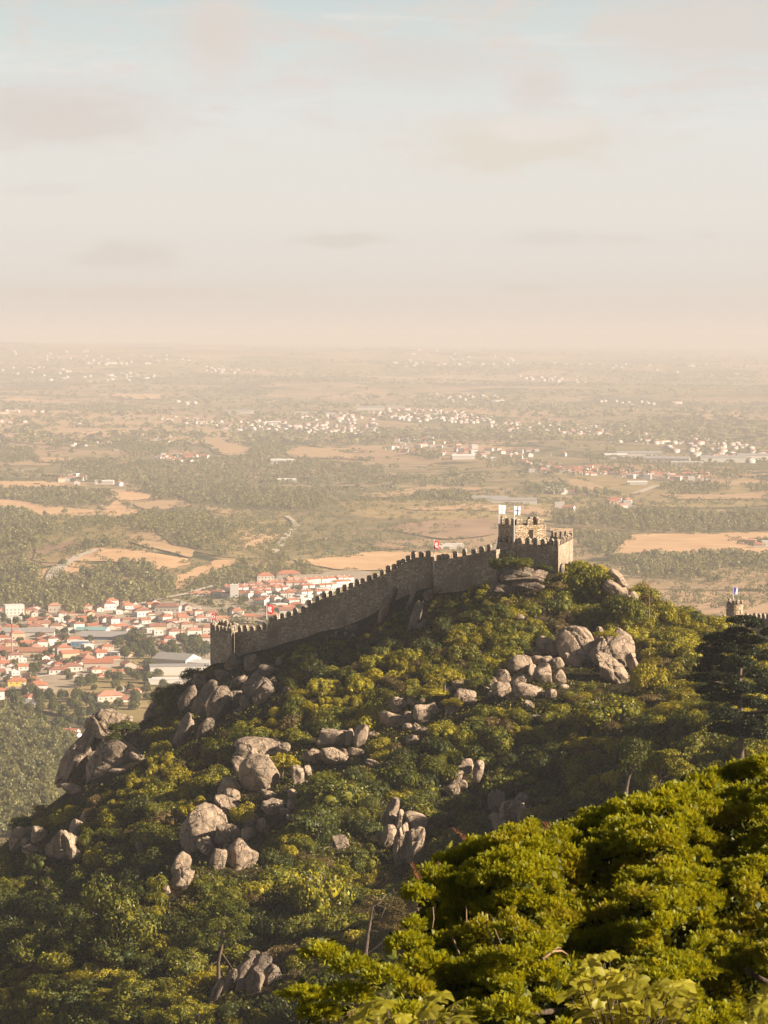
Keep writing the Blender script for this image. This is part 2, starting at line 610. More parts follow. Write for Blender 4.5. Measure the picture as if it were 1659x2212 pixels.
# ------------------------------------------------------------------ the castle hill (height field through surveyed points)
ctrl = []
def C(dx, dy, Y): ctrl.append(at(dx, dy, Y))
for q in [(455, 1432, 560), (505, 1428, 553), (578, 1400, 548), (656, 1377, 545), (702, 1360, 543), (793, 1347, 538), (868, 1292, 535), (914, 1264, 533),
          (937, 1270, 527), (996, 1268, 524), (1040, 1256, 521), (1113, 1243, 518), (1206, 1234, 514), (1250, 1226, 520),
          (1320, 1290, 512), (1400, 1330, 500), (1540, 1385, 490), (1659, 1405, 482), (1800, 1430, 470),
          (380, 1505, 550), (300, 1592, 534), (230, 1660, 515), (150, 1735, 495), (60, 1805, 476), (0, 1870, 460), (-150, 1990, 440),
          (600, 1480, 508), (800, 1450, 502), (1000, 1380, 500), (1200, 1320, 497), (450, 1580, 505),
          (560, 1660, 455), (740, 1600, 462), (920, 1540, 466), (1150, 1470, 470), (1300, 1450, 472), (420, 1700, 468),
          (300, 1755, 452), (150, 1820, 448), (420, 1900, 408), (600, 1860, 412), (870, 1800, 420), (1090, 1750, 426), (1300, 1600, 440), (1500, 1560, 405),
          (0, 2000, 425), (200, 2050, 388), (-100, 2150, 400), (0, 2212, 362), (450, 2110, 362), (600, 2000, 372), (520, 2185, 342), (800, 2000, 362), (900, 2110, 340),
          (1200, 1900, 368), (1400, 1750, 375), (1600, 1660, 350), (1659, 1510, 415), (1850, 1560, 400)]:
    C(*q)
ctrl += [np.array(q, float) for q in [
    (-120, 560, 90), (-140, 420, 80), (-120, 660, 50), (-60, 690, 80), (-20, 630, 145), (0, 710, 100), (40, 600, 172), (40, 710, 110), (90, 560, 172), (85, 640, 168),
    (110, 700, 100), (90, 820, 40), (-100, 820, 10), (0, 880, 10), (145, 480, 165), (140, 380, 160), (120, 300, 150), (140, 640, 140), (150, 800, 30), (-150, 300, 110), (-150, 700, 10),
    (0, 270, 160), (60, 270, 165), (-60, 270, 145), (0, 160, 180), (60, 160, 188), (-70, 160, 165), (0, 60, 216), (50, 60, 222), (-50, 60, 206), (0, 15, 240), (40, 15, 242), (-40, 15, 236), (0, -30, 247), (90, 60, 224), (-90, 60, 195)]]
ctrl = np.array(ctrl)


def tps_fit(p):
    n = len(p)
    s = p[:, :2] / 100
    d = np.linalg.norm(s[:, None] - s[None], axis=-1)
    K = np.where(d > 0, d * d * np.log(d + 1e-12), 0) + np.eye(n) * .004
    P = np.c_[np.ones(n), s]
    A = np.block([[K, P], [P.T, np.zeros((3, 3))]])
    return np.linalg.solve(A, np.r_[p[:, 2], np.zeros(3)]), s


_wt, _sp = tps_fit(ctrl)
def tps(x, y):
    q = np.stack([x, y], -1).reshape(-1, 2) / 100
    o = np.empty(len(q))
    for i in range(0, len(q), 8000):
        d = np.linalg.norm(q[i:i + 8000, None] - _sp[None], axis=-1)
        o[i:i + 8000] = (d * d * np.log(d + 1e-12)) @ _wt[:-3] + _wt[-3] + q[i:i + 8000] @ _wt[-2:]
    return o.reshape(np.shape(x))


GX = np.arange(-170, 171, 2.0)
GY = np.arange(-40, 901, 2.0)
gy, gx = np.meshgrid(GY, GX, indexing='ij')
HZ = tps(gx, gy)
def add_rib(pts, amp, wid):
    """a rounded rib of ground along a line of layout points (with depth)"""
    global HZ
    P = np.array([at(a, b, Y) for a, b, Y in pts])
    best = np.full(gx.shape, 1e9)
    for p, q in zip(P[:-1, :2], P[1:, :2]):
        d = q - p; t0 = np.clip(((gx - p[0]) * d[0] + (gy - p[1]) * d[1]) / (d @ d), 0, 1)
        best = np.minimum(best, np.hypot(gx - p[0] - t0 * d[0], gy - p[1] - t0 * d[1]))
    HZ = HZ + amp * np.exp(-(best / wid) ** 2)
add_rib([(290, 1690, 471), (350, 1660, 470), (520, 1580, 474), (700, 1510, 480), (900, 1440, 485), (1050, 1370, 492)], 6.5, 12)
add_rib([(440, 1960, 385), (620, 1880, 398), (760, 1700, 430), (950, 1600, 446), (1150, 1520, 455)], 5, 10)
add_rib([(0, 2140, 382), (250, 2060, 380), (480, 1960, 388)], 5.5, 9)
add_rib([(600, 1420, 522), (760, 1400, 518), (900, 1340, 512), (1000, 1300, 508)], -4.0, 8)
add_rib([(120, 1900, 430), (330, 1850, 428), (560, 1990, 380), (760, 1880, 392)], -4, 11)
add_rib([(1250, 1560, 445), (1400, 1540, 430), (1600, 1600, 385)], 2, 9)
HZ += (wave(gx, gy, 23, 1) * .7 + wave(gx, gy, 9, 6) * .35) * smooth(80, 250, gy)
edge = np.maximum(smooth(150, 170, np.abs(gx)), smooth(840, 900, gy))
HZ = HZ * (1 - edge) + edge * -30


def hill_z(x, y):
    fx = np.clip((np.asarray(x, float) - GX[0]) / 2, 0, len(GX) - 1.001)
    fy = np.clip((np.asarray(y, float) - GY[0]) / 2, 0, len(GY) - 1.001)
    i = fx.astype(int); j = fy.astype(int); a = fx - i; b = fy - j
    return (HZ[j, i] * (1 - a) + HZ[j, i + 1] * a) * (1 - b) + (HZ[j + 1, i] * (1 - a) + HZ[j + 1, i + 1] * a) * b


_ts = np.arange(120, 720, 1.0)
def hill_hit(dx, dy):
    """first place a view ray of a layout point meets the hill; nan where it misses"""
    d = dir_of(dx, dy)
    d = d / d[..., 1:2]
    z = H + d[..., 2:3] * _ts
    x = d[..., 0:1] * _ts
    hz = hill_z(x, np.broadcast_to(_ts, x.shape))
    under = z < hz
    k = np.argmax(under, -1)
    Y = np.where(under.any(-1), _ts[k], np.nan)
    return np.stack([d[..., 0] * Y, Y, H + d[..., 2] * Y], -1)


a = np.arange(len(GY) * len(GX)).reshape(len(GY), len(GX))
f = np.stack([a[:-1, :-1], a[:-1, 1:], a[1:, 1:], a[1:, :-1]], -1).reshape(-1, 4)
m, t, o = new_mat('hillside soil')
geo = t.n('NewGeometry')
n1 = t.noise(geo.outputs['Position'], .25, 6, .7)
principled(t, o, t.ramp(n1, [(.3, (.016, .016, .006)), (.5, (.030, .025, .010)), (.7, (.075, .048, .026))]), .95, n1, .5, 1, .05)
M['soil'] = m
tag(link('castle_hill', mesh_np('castle_hill', np.stack([gx, gy, HZ], -1).reshape(-1, 3), f, [M['soil']], smooth=True)), kind='structure')

# ------------------------------------------------------------------ the castle
def merlon_mb(wd, th, ht, cap=.3):
    """one merlon with its little pyramid cap, standing on z = 0, slightly worn"""
    mb = MB()
    j = lambda s=.05: rnd.uniform(-s, s)
    x, y = wd / 2, th / 2
    lo = [(-x, -y, -.05), (x, -y, -.05), (x, y, -.05), (-x, y, -.05)]
    up = [(-x + j(), -y + j(), ht + j()), (x + j(), -y + j(), ht + j()), (x + j(), y + j(), ht + j()), (-x + j(), y + j(), ht + j())]
    k = .55
    tp = [(px * k + j(.03), py * k, ht + cap * .8) for px, py, _ in up]
    mb.add(lo + up + tp, [(0, 1, 5, 4), (1, 2, 6, 5), (2, 3, 7, 6), (3, 0, 4, 7), (4, 5, 9, 8), (5, 6, 10, 9), (6, 7, 11, 10), (7, 4, 8, 11), (8, 9, 10, 11)])
    return mb


MERL = [merlon_mb(.95, .62, 1.0 + .12 * k, .32).mesh('merlon', [M['cap']]) for k in (-1, 0, 1, .5)]


def put_merlon(root, x, y, z, rot, k=None, sx=1.0):
    o = link('merlon', MERL[rnd.randrange(4) if k is None else k], root, (x, y, z))
    o.rotation_euler = (0, 0, rot + rnd.uniform(-.04, .04))
    o.scale = (sx * rnd.uniform(.85, 1.12), rnd.uniform(.9, 1.05), rnd.uniform(.72, 1.1))
    return o


def wall_strip(name, root, top, low, th, mats, uneven=.1):
    """a wall following plan points: top/low are lists of (x, y, z) at the face towards the viewer, th = thickness away from it"""
    n = len(top)
    top = [Vector(p) for p in top]; low = [Vector(p) for p in low]
    nrm = []
    for i in range(n):
        d = (top[min(i + 1, n - 1)] - top[max(i - 1, 0)]); d.z = 0; d.normalize()
        nrm.append(Vector((-d.y, d.x, 0)))
    v = []; f = []
    for i in range(n):
        q = top[i].z
        v += [low[i], Vector((top[i].x, top[i].y, q)), Vector((top[i].x, top[i].y, q)) + nrm[i] * th, low[i] + nrm[i] * th]
    for i in range(n - 1):
        a, b = 4 * i, 4 * i + 4
        f += [(a, b, b + 1, a + 1), (a + 1, b + 1, b + 2, a + 2), (a + 2, b + 2, b + 3, a + 3)]
    f += [(0, 1, 2, 3), (4 * n - 1, 4 * n - 2, 4 * n - 3, 4 * n - 4)]
    mb = MB(); mb.add(v, f)
    return mb.build(name, mats, root)


def curtain(name, label, pts, merl, cat='castle wall', th=1.5, low_extra=2.5, group=None):
    """pts: (dx, dy_top, dy_low, depth) along the wall; merl: layout x of each merlon's middle"""
    tops = [at(a, b, Y) for a, b, c, Y in pts]
    lows = [at(a, c, Y) for a, b, c, Y in pts]
    org = Vector(tops[0]); org.z = lows[0][2]
    root = tag(thing(name, org), label, cat, group)
    T = [Vector(p) - org for p in tops]
    L = [Vector((t.x, t.y, l[2] - low_extra - org.z)) for t, l in zip(T, lows)]
    wall_strip('wall_face', root, T, L, th, [M['masonry']])
    # wall walk parapet carries the merlons
    xs = [p[0] for p in pts]
    for mx in merl:
        i = max(0, min(len(xs) - 2, int(np.searchsorted(xs, mx)) - 1))
        q = (mx - xs[i]) / (xs[i + 1] - xs[i])
        p = T[i].lerp(T[i + 1], q)
        d = T[i + 1] - T[i]
        rot = math.atan2(d.y, d.x)
        nrm = Vector((-math.sin(rot), math.cos(rot), 0))
        p = p + nrm * .33
        put_merlon(root, p.x, p.y, p.z + .02, rot, sx=.84)
    return root


# corner tower at the low end: three parapets round a small court
def tower(name, label, cat, corners, z0, z1, merl_per_m=.56, mat='masonry', door=None, th=.7, floor_drop=1.3, skip=(), mscale=1.0):
    """open-topped square tower; corners anticlockwise in plan seen from above"""
    cs = [Vector((a, b, 0)) for a, b in corners]
    org = Vector((cs[0].x, cs[0].y, z0))
    root = tag(thing(name, org), label, cat)
    P = [c - Vector((org.x, org.y, 0)) for c in cs]
    ctr = sum(P, Vector()) / len(P)
    n = len(P)
    hh = z1 - z0
    mb = MB()
    inn = []
    for i in range(n):
        a = (P[i] - P[i - 1]).normalized(); b = (P[(i + 1) % n] - P[i]).normalized()
        na = Vector((-a.y, a.x, 0)); nb = Vector((-b.y, b.x, 0))
        bis = (na + nb); bis = bis / max(.3, bis.dot(na))
        inn.append(P[i] + bis * th)
    v = [(p.x, p.y, 0) for p in P] + [(p.x, p.y, hh) for p in P] + [(p.x, p.y, hh) for p in inn] + [(p.x, p.y, hh - floor_drop) for p in inn]
    f = []
    for i in range(n):
        k = (i + 1) % n
        f += [(i, k, n + k, n + i), (n + i, n + k, 2 * n + k, 2 * n + i), (2 * n + i, 2 * n + k, 3 * n + k, 3 * n + i)]
    f.append(tuple(3 * n + i for i in range(n)))
    mb.add(v, f)
    mb.build('tower_body', M[mat], root)
    for i in range(n):
        if i in skip:
            continue
        k = (i + 1) % n
        d = P[k] - P[i]; ln = d.length
        rot = math.atan2(d.y, d.x)
        cnt = max(2, round(ln * merl_per_m))
        nr = Vector((-d.y, d.x, 0)).normalized() * .33
        for q in range(cnt):
            s = (q + (.32 if q == 0 else -.32 if q == cnt - 1 else 0)) / (cnt - 1) if cnt > 1 else .5
            s = min(max(s, .5 / ln), 1 - .5 / ln)
            p = P[i].lerp(P[k], s) + nr
            if q == 0 and i > 0 and (i - 1) not in skip:
                continue
            put_merlon(root, p.x, p.y, hh + .01, rot, sx=mscale)
    return root


# long curtain wall, from the corner tower up to the re-entrant near the upper flag
wall_pts = [(507, 1366, 1432, 553.4), (540, 1363, 1424, 551), (577, 1360, 1408, 548.4), (579, 1344, 1408, 548.2), (600, 1338, 1398, 547), (628, 1331, 1390, 545.5), (656, 1321, 1381, 544),
            (672, 1304, 1376, 543), (700, 1292, 1366, 541.5), (729, 1284, 1362, 540), (757, 1271, 1358, 538.6), (783, 1259, 1354, 537), (824, 1244, 1330, 535), (850, 1231, 1312, 533.5),
            (870, 1217, 1300, 532.5), (891, 1206, 1285, 531), (908, 1203, 1276, 530), (930, 1204, 1272, 529)]
curtain('curtain_wall', 'long crenellated rubble stone wall climbing the ridge from the corner tower', wall_pts,
        [516, 529, 543, 557, 570, 583.5, 593, 608, 622, 636, 654, 667, 684, 699, 713, 729, 743, 757, 770, 782, 796, 809, 824, 837, 849.6, 860, 870, 880, 891, 908, 923])
curtain('curtain_wall', 'upper crenellated stone wall between the middle flagpole and the keep',
        [(936.5, 1212, 1274, 525.5), (960, 1209, 1274, 524), (990, 1203, 1272, 522.5), (1022, 1197, 1262, 521), (1050, 1191, 1262, 519.5), (1072, 1187, 1258, 518.5)],
        [946, 956, 964, 982, 1002, 1022, 1039, 1055], low_extra=3)

def XY(dx, dy, Y):
    p = at(dx, dy, Y); return (float(p[0]), float(p[1]))

z_t = float(at(480, 1363, 556)[2])
z_b = float(at(480, 1432, 556)[2]) - 4
tower('corner_tower', 'square corner tower at the low end of the long wall with sunlit inner parapet', 'castle tower',
      [XY(454, 1363, 559), XY(500, 1363, 551.5), XY(516, 1363, 560), XY(470, 1363, 567)], z_b, z_t, .85, floor_drop=1.9)

# the keep and its bailey
kz1 = float(at(1112, 1135, 521)[2]); kz0 = float(at(1112, 1235, 521)[2])
kA = Vector((*XY(1112.5, 1139, 521), 0))           # near corner between the two seen faces
e1 = Vector((.945, .326, 0)); e2 = Vector((-.326, .945, 0))
K = [kA, kA + e1 * 6.15, kA + e1 * 6.15 + e2 * 6.6, kA + e2 * 6.6]
# widen the left face so that it reads as in the view
lf = Vector((*XY(1077, 1137, 526), 0))
K[3] = lf; K[2] = lf + (K[1] - kA)
keep = tower('keep_tower', 'tall square keep with a doorway in its sunlit face, crowning the ridge', 'castle tower', [(p.x, p.y) for p in K], kz0, kz1, .52, 'masonry_warm', floor_drop=1.2, mscale=1.32)
# doorway: dark panel painting the shade of an opening, on the sunlit face
dv = (K[1] - kA).normalized(); dn = Vector((dv.y, -dv.x, 0))
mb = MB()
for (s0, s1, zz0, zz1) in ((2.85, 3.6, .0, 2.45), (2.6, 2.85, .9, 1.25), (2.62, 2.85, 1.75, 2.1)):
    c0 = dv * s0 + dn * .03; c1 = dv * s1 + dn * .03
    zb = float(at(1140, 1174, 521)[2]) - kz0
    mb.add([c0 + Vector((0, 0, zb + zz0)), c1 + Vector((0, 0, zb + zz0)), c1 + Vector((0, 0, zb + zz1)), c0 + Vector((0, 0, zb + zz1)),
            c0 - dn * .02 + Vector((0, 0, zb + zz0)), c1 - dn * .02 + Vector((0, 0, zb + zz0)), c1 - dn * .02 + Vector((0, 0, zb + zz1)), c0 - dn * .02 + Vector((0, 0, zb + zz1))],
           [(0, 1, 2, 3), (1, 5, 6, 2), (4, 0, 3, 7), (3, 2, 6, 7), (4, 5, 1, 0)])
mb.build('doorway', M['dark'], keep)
mb = MB()
c0 = dv * 2.55 + dn * .035; c1 = dv * 3.75 + dn * .035
mb.add([c0 + Vector((0, 0, zb + 2.45)), c1 + Vector((0, 0, zb + 2.45)), c1 + Vector((0, 0, zb + 2.75)), c0 + Vector((0, 0, zb + 2.75)),
        c0 - dn * .1 + Vector((0, 0, zb + 2.45)), c1 - dn * .1 + Vector((0, 0, zb + 2.45)), c1 - dn * .1 + Vector((0, 0, zb + 2.75)), c0 - dn * .1 + Vector((0, 0, zb + 2.75))],
       [(0, 1, 2, 3), (1, 5, 6, 2), (4, 0, 3, 7), (3, 2, 6, 7), (4, 5, 1, 0)])
mb.build('door_lintel', M['masonry_warm'], keep)

bz1 = float(at(1206, 1180, 514)[2]); bz0 = float(at(1206, 1245, 514)[2])
B = [XY(1072, 1180, 524.5), XY(1206, 1180, 514), XY(1238, 1166, 532), XY(1196, 1166, 540)]
bailey = tower('bailey_tower', 'wide low walled bailey in front of the keep, its end wall in sun', 'castle tower', B, bz0, bz1, .62, 'masonry', floor_drop=1.4, skip=(3,))
mb = MB()
sv = Vector((*XY(1150, 1183, 518.4), 0)) - Vector((B[0][0], B[0][1], 0))

# round tower and its wall beyond the ridge
def round_tower(dx, Y, wpx, dyt, zlow):
    c = at(dx, dyt, Y); r = wpx / 2 * Y / FD
    root = tag(thing('round_tower', (c[0], c[1], zlow)), 'small round stone tower with a purple flag beyond the wooded ridge', 'castle tower')
    hh = c[2] - zlow
    mb = MB(); n = 28
    prof = [(r * 1.12, 0), (r * 1.04, hh * .5), (r, hh), (r - .5, hh), (r - .5, hh - 1.0)]
    v = []; f = []
    for pr, pz in prof:
        v += [(pr * math.cos(2 * math.pi * k / n), pr * math.sin(2 * math.pi * k / n), pz) for k in range(n)]
    for i in range(len(prof) - 1):
        f += [(i * n + k, i * n + (k + 1) % n, (i + 1) * n + (k + 1) % n, (i + 1) * n + k) for k in range(n)]
    f.append(tuple((len(prof) - 1) * n + k for k in range(n)))
    mb.add(v, f)
    mb.build('tower_body', M['masonry_warm'], root)
    for k in range(9):
        an = 2 * math.pi * k / 9 + .2
        o = put_merlon(root, (r - .3) * math.cos(an), (r - .3) * math.sin(an), hh, an + math.pi / 2)
        o.scale.x *= .7; o.scale.z *= .75
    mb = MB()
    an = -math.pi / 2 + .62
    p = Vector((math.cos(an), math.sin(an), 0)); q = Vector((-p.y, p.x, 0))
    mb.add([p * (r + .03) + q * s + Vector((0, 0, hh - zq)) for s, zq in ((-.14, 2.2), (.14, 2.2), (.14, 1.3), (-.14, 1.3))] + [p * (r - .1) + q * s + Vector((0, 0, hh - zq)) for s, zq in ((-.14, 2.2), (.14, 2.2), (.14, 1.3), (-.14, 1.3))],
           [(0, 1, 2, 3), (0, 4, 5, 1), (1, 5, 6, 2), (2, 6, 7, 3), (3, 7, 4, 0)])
    mb.build('arrow_slit', M['dark'], root)  # dark block painting the shade of the slit
    return c, r
rt_c, rt_r = round_tower(1587, 640, 36, 1304, 168.0)
curtain('curtain_wall', 'distant crenellated stone wall running from the round tower out of view', [(1604, 1336, 1360, 640), (1640, 1337, 1360, 636), (1700, 1338, 1362, 630), (1780, 1340, 1366, 622)],
        [1610 + 9.5 * k for k in range(17)], low_extra=6)
curtain('curtain_wall', 'short stretch of crenellated stone wall beside the round tower above the trees', [(1552, 1340, 1362, 644), (1571, 1338, 1362, 641.5)], [1555, 1562, 1569], low_extra=6)

# ------------------------------------------------------------------ flags and poles
M['white_paint'] = plain_mat('white pole paint', (.75, .72, .68), .5, .05)
def cloth(name, col):
    m, t, o = new_mat(name)
    d = t.n('BsdfDiffuse'); tr = t.n('BsdfTranslucent'); mx = t.n('MixShader'); mx.inputs[0].default_value = .5
    d.inputs[0].default_value = (*col, 1); tr.inputs[0].default_value = (*col, 1)
    t.link(d.outputs[0], mx.inputs[1]); t.link(tr.outputs[0], mx.inputs[2]); t.link(mx.outputs[0], o.inputs[0])
    return m
M['flag_white'] = cloth('white flag cloth', (.86, .85, .84))
M['flag_blue'] = cloth('blue flag cloth', (.10, .20, .45))
M['flag_red'] = cloth('red flag cloth', (.62, .035, .02))
M['flag_purple'] = cloth('purple flag cloth', (.16, .13, .42))
M['steel'] = plain_mat('dull galvanised steel', (.30, .29, .27), .5, .1)


def flagpole(name_label, flag_label, dx, dy_top, dy_low, Y, fw, fh, pattern, mats, wave_a=.12, droop=.1, base_z=None):
    top = at(dx, dy_top, Y); low = at(dx, dy_low, Y)
    z0 = float(low[2]) if base_z is None else base_z
    ph = float(top[2]) - z0
    root = tag(thing('flagpole', (top[0], top[1], z0)), name_label, 'flagpole')
    mb = MB(); mb.tube([(0, 0, 0), (0, 0, ph * .5), (0, 0, ph)], [.085, .075, .05], 8)
    mb.build('pole', M['white_paint'], root)
    mb = MB(); mb.tube([(0, 0, ph), (0, 0, ph + .05), (0, 0, ph + .12), (0, 0, ph + .17)], [.03, .085, .085, .02], 8)
    mb.build('finial', M['white_paint'], root)
    nx, nz = 26, 20
    v = []; f = []; mi = []
    for i in range(nx + 1):
        s = i / nx
        for k in range(nz + 1):
            q = k / nz
            x = s * fw * (.97 - .06 * (1 - q)) 
            y = wave_a * math.sin(s * 7.0 + q * 1.3) * s ** .6 + .05 * math.sin(q * 6) * s
            z = -(1 - q) * fh - droop * fh * s * s + .05 * math.sin(s * 9)
            cut = 1 - .22 * smooth(.75, 1.0, s) * abs(2 * q - 1) ** 3
            v.append((x * 1.12, y, z))
    for i in range(nx):
        for k in range(nz):
            a = i * (nz + 1) + k
            f.append((a, a + nz + 1, a + nz + 2, a + 1)); mi.append(pattern((i + .5) / nx, (k + .5) / nz))
    me = mesh_np('flag', np.array(v), np.array(f), [M[x] for x in mats], mi, smooth=True)
    o = link('flag', me, None, (top[0] + .06, top[1] - .02, top[2] - .12))
    o.rotation_euler = (0, 0, R(34))
    sol = o.modifiers.new('thickness', 'SOLIDIFY'); sol.thickness = .02
    tag(o, flag_label, 'flag')


def p_quinas(s, q):
    for a, b in ((.5, .5), (.5, .78), (.5, .22), (.26, .52), (.74, .52), (.74, .8), (.3, .2)):
        if abs(s - a) < .04 and abs(q - b) < .05: return 1
    return 0
def p_cross(s, q): return 1 if abs(s - .5) < .06 or abs(q - .5) < .05 else 0
def p_castle(s, q):
    if .2 < s < .72 and .18 < q < .85 and (abs(q - .5) > .06 or s < .5) and (int(s * 9 + q * 5) % 3 or abs(s - .45) < .12): return 1
    return 0
def p_shield(s, q): return 1 if (s - .42) ** 2 / .07 + (q - .5) ** 2 / .09 < 1 and not (abs(s - .42) < .1 and abs(q - .5) < .12) else 0
def p_pale(s, q): return 1 if s > .62 - .25 * (1 - q) and s < .8 else 0

flagpole('slim white flagpole at the far corner of the keep', 'white flag dotted with small blue shields above the keep', 1077.5, 1090, 1178, 527, 1.45, 1.6, p_quinas, ['flag_white', 'flag_blue'])
flagpole('slim white flagpole at the near corner of the keep', 'white flag with a blue cross above the keep', 1110.5, 1092.5, 1170, 520.3, 1.4, 1.55, p_cross, ['flag_white', 'flag_blue'])
flagpole('white flagpole standing where the upper and long walls meet', 'red flag with a white castle emblem nearest the keep', 937.5, 1167, 1232, 525, 1.0, 1.55, p_castle, ['flag_red', 'flag_white'], .09)
flagpole('white flagpole fixed to the long wall at its step', 'red flag with white markings flying over the step in the long wall', 576, 1305, 1362, 547.6, 1.35, 1.7, p_castle, ['flag_red', 'flag_white'], .16, .25)
flagpole('white flagpole on the square corner tower', 'red flag with a white disc flying over the corner tower', 456, 1325, 1372, 559.3, 1.05, 1.1, p_shield, ['flag_red', 'flag_white'], .14, .2)
flagpole('white flagpole on top of the round tower', 'purple and white flag over the round tower', 1583.5, 1268, 1306, 639.3, 1.45, 1.5, p_pale, ['flag_purple', 'flag_white'], .15, .12, base_z=float(rt_c[2]) - 1.0)

# stair rail by the keep
mb = MB()
pa = Vector(at(1068, 1184, 519)); pb = Vector(at(1077, 1157, 523))
for k in range(3):
    p = pa.lerp(pb, k / 2); mb.tube([p - Vector((0, 0, .9)), p], .035, 5)
mb.tube([pa, pb], .035, 5); mb.tube([pa - Vector((0, 0, .45)), pb - Vector((0, 0, .45))], .03, 5)
tag(mb.build('stair_rail', M['steel']), 'thin steel handrail of the steps climbing to the keep', 'railing')
mb = MB()
pa = Vector(at(967, 1199, 524.4)); pb = Vector(at(975.5, 1198, 524.2))
for k in range(2):
    p = pa.lerp(pb, k); mb.tube([p - Vector((0, 0, 1.1)), p], .035, 5)
for dz in (0, .35, .7):
    mb.tube([pa - Vector((0, 0, dz)), pb - Vector((0, 0, dz))], .025, 5)
tag(mb.build('wall_gate', M['steel']), 'small steel guard gate on the walk of the upper wall', 'gate')

# ------------------------------------------------------------------ boulders
_bm = bmesh.new(); bmesh.ops.create_icosphere(_bm, subdivisions=5, radius=1.0)
ICO_V = np.array([q.co[:] for q in _bm.verts]); ICO_F = np.array([[q.index for q in p.verts] for p in _bm.faces]); _bm.free()
_bm = bmesh.new(); bmesh.ops.create_icosphere(_bm, subdivisions=4, radius=1.0)
ICO4_V = np.array([q.co[:] for q in _bm.verts]); ICO4_F = np.array([[q.index for q in p.verts] for p in _bm.faces]); _bm.free()


def rock_shape(seed, blocky, big):
    r = np.random.default_rng(seed)
    v = (ICO_V if big else ICO4_V).copy(); fc = ICO_F if big else ICO4_F
    nrm = v.copy()
    # superellipsoid: rounded block
    p = 2.15 + blocky * 1.2
    s = (np.abs(v) ** p).sum(1) ** (1 / p)
    v = v / s[:, None]
    for _ in range(int(2 + 13 * blocky)):
        n = r.normal(size=3); n /= np.linalg.norm(n)
        d = r.uniform(.58, .92)
        q = v @ n - d
        v = v - np.where(q > 0, q * .88, 0)[:, None] * n
    for k in range(9):
        n = r.normal(size=3); n /= np.linalg.norm(n)
        fr = r.uniform(1.5, 4.2); ph = r.uniform(0, 6.3)
        v = v + nrm * (np.sin(v @ n * fr + ph) * .035)[:, None]
    for k in range(10):
        n = r.normal(size=3); n /= np.linalg.norm(n)
        fr = r.uniform(7, 16); ph = r.uniform(0, 6.3)
        v = v + nrm * (np.sin(v @ n * fr + ph) * .009)[:, None]
    # joints: shallow grooves
    for k in range(int(1 + 2.4 * blocky) + (2 if big else 0)):
        n = r.normal(size=3); n /= np.linalg.norm(n)
        d = r.uniform(-.5, .5) + .06 * np.sin(v @ r.normal(size=3) * 4)
        q = np.abs(v @ n - d)
        v = v - nrm * (np.exp(-(q / .034) ** 2) * .10)[:, None]
    ext = np.abs(v).max(0)
    return v / ext, fc


ROCKS = []       # layout-space footprints, used to keep shrubs off their faces
ROCK_N = {}
SHAPES = {0: 'rounded', 1: 'blunt', 2: 'blocky', 3: 'slab-like'}


def boulder(dx, dy, hw, hh, rot, place, blocky=.3, Y=None, dark=False, thick=.8, lift=0.0, label=None):
    """dx, dy: centre; hw, hh: half extents (layout px); rot: lean in degrees, positive leans to the sunny side"""
    a = R(rot)
    if Y is None:
        yl = dy + hh * .55
        P = hill_hit(np.array([dx]), np.array([yl]))[0]
        Y = P[1]
        if not np.isfinite(Y):
            for s in (.8, 1.1, 1.6, 2.2, 3.0):
                P = hill_hit(np.array([dx]), np.array([dy + hh * s]))[0]
                if np.isfinite(P[1]): Y = P[1]; break
        if not np.isfinite(Y): Y = 500.0
    hw *= 1.06; hh *= 1.06
    blocky = min(1, blocky + .30) if blocky >= .3 else blocky + .10
    m = Y / FD
    seed = int(dx * 13 + dy * 7 + hw * 3)
    v, fc = rock_shape(seed, blocky, hw * hh > 900)
    sx, sz = hw * m, hh * m
    sy = thick * math.sqrt(sx * sz)
    v = v * np.array([sx, sy, sz])
    c, s = math.cos(-a), math.sin(-a)
    rx = v[:, 0] * c - v[:, 2] * s; rz = v[:, 0] * s + v[:, 2] * c
    v = np.stack([rx, v[:, 1], rz], 1)
    P = at(dx, dy, Y + lift)
    o = link('boulder', mesh_np('boulder', v, fc, [M['granite_dark' if dark else 'granite']], smooth=True), None, P)
    ROCKS.append((dx, dy, hw, hh, a, Y))
    size = 'huge' if hw * hh > 5000 else 'large' if hw * hh > 1300 else 'small' if hw * hh < 130 else 'middling'
    asp = max(hw, hh) / min(hw, hh)
    form = ('leaning ' if abs(rot) > 22 and asp > 1.2 else 'upright ' if hh > 1.3 * hw else 'low flat ' if hw > 1.9 * hh else '') + ('angular' if blocky > .6 else 'blunt' if blocky > .35 else 'rounded')
    ROCK_N.setdefault(place, []).append((dx, dy, o, size, form, dark, label))
    return o


def batch(f, sx, ox, oy, place, rows, grow=1.0, **kw):
    for r in rows:
        r = list(r) + [0] * (5 - len(r))
        k = dict(kw)
        if len(r) > 5: k['blocky'] = r[5]
        boulder(ox + r[0] * f, oy + r[1] * f, r[2] * f * grow, r[3] * f * grow, r[4], place, **k)


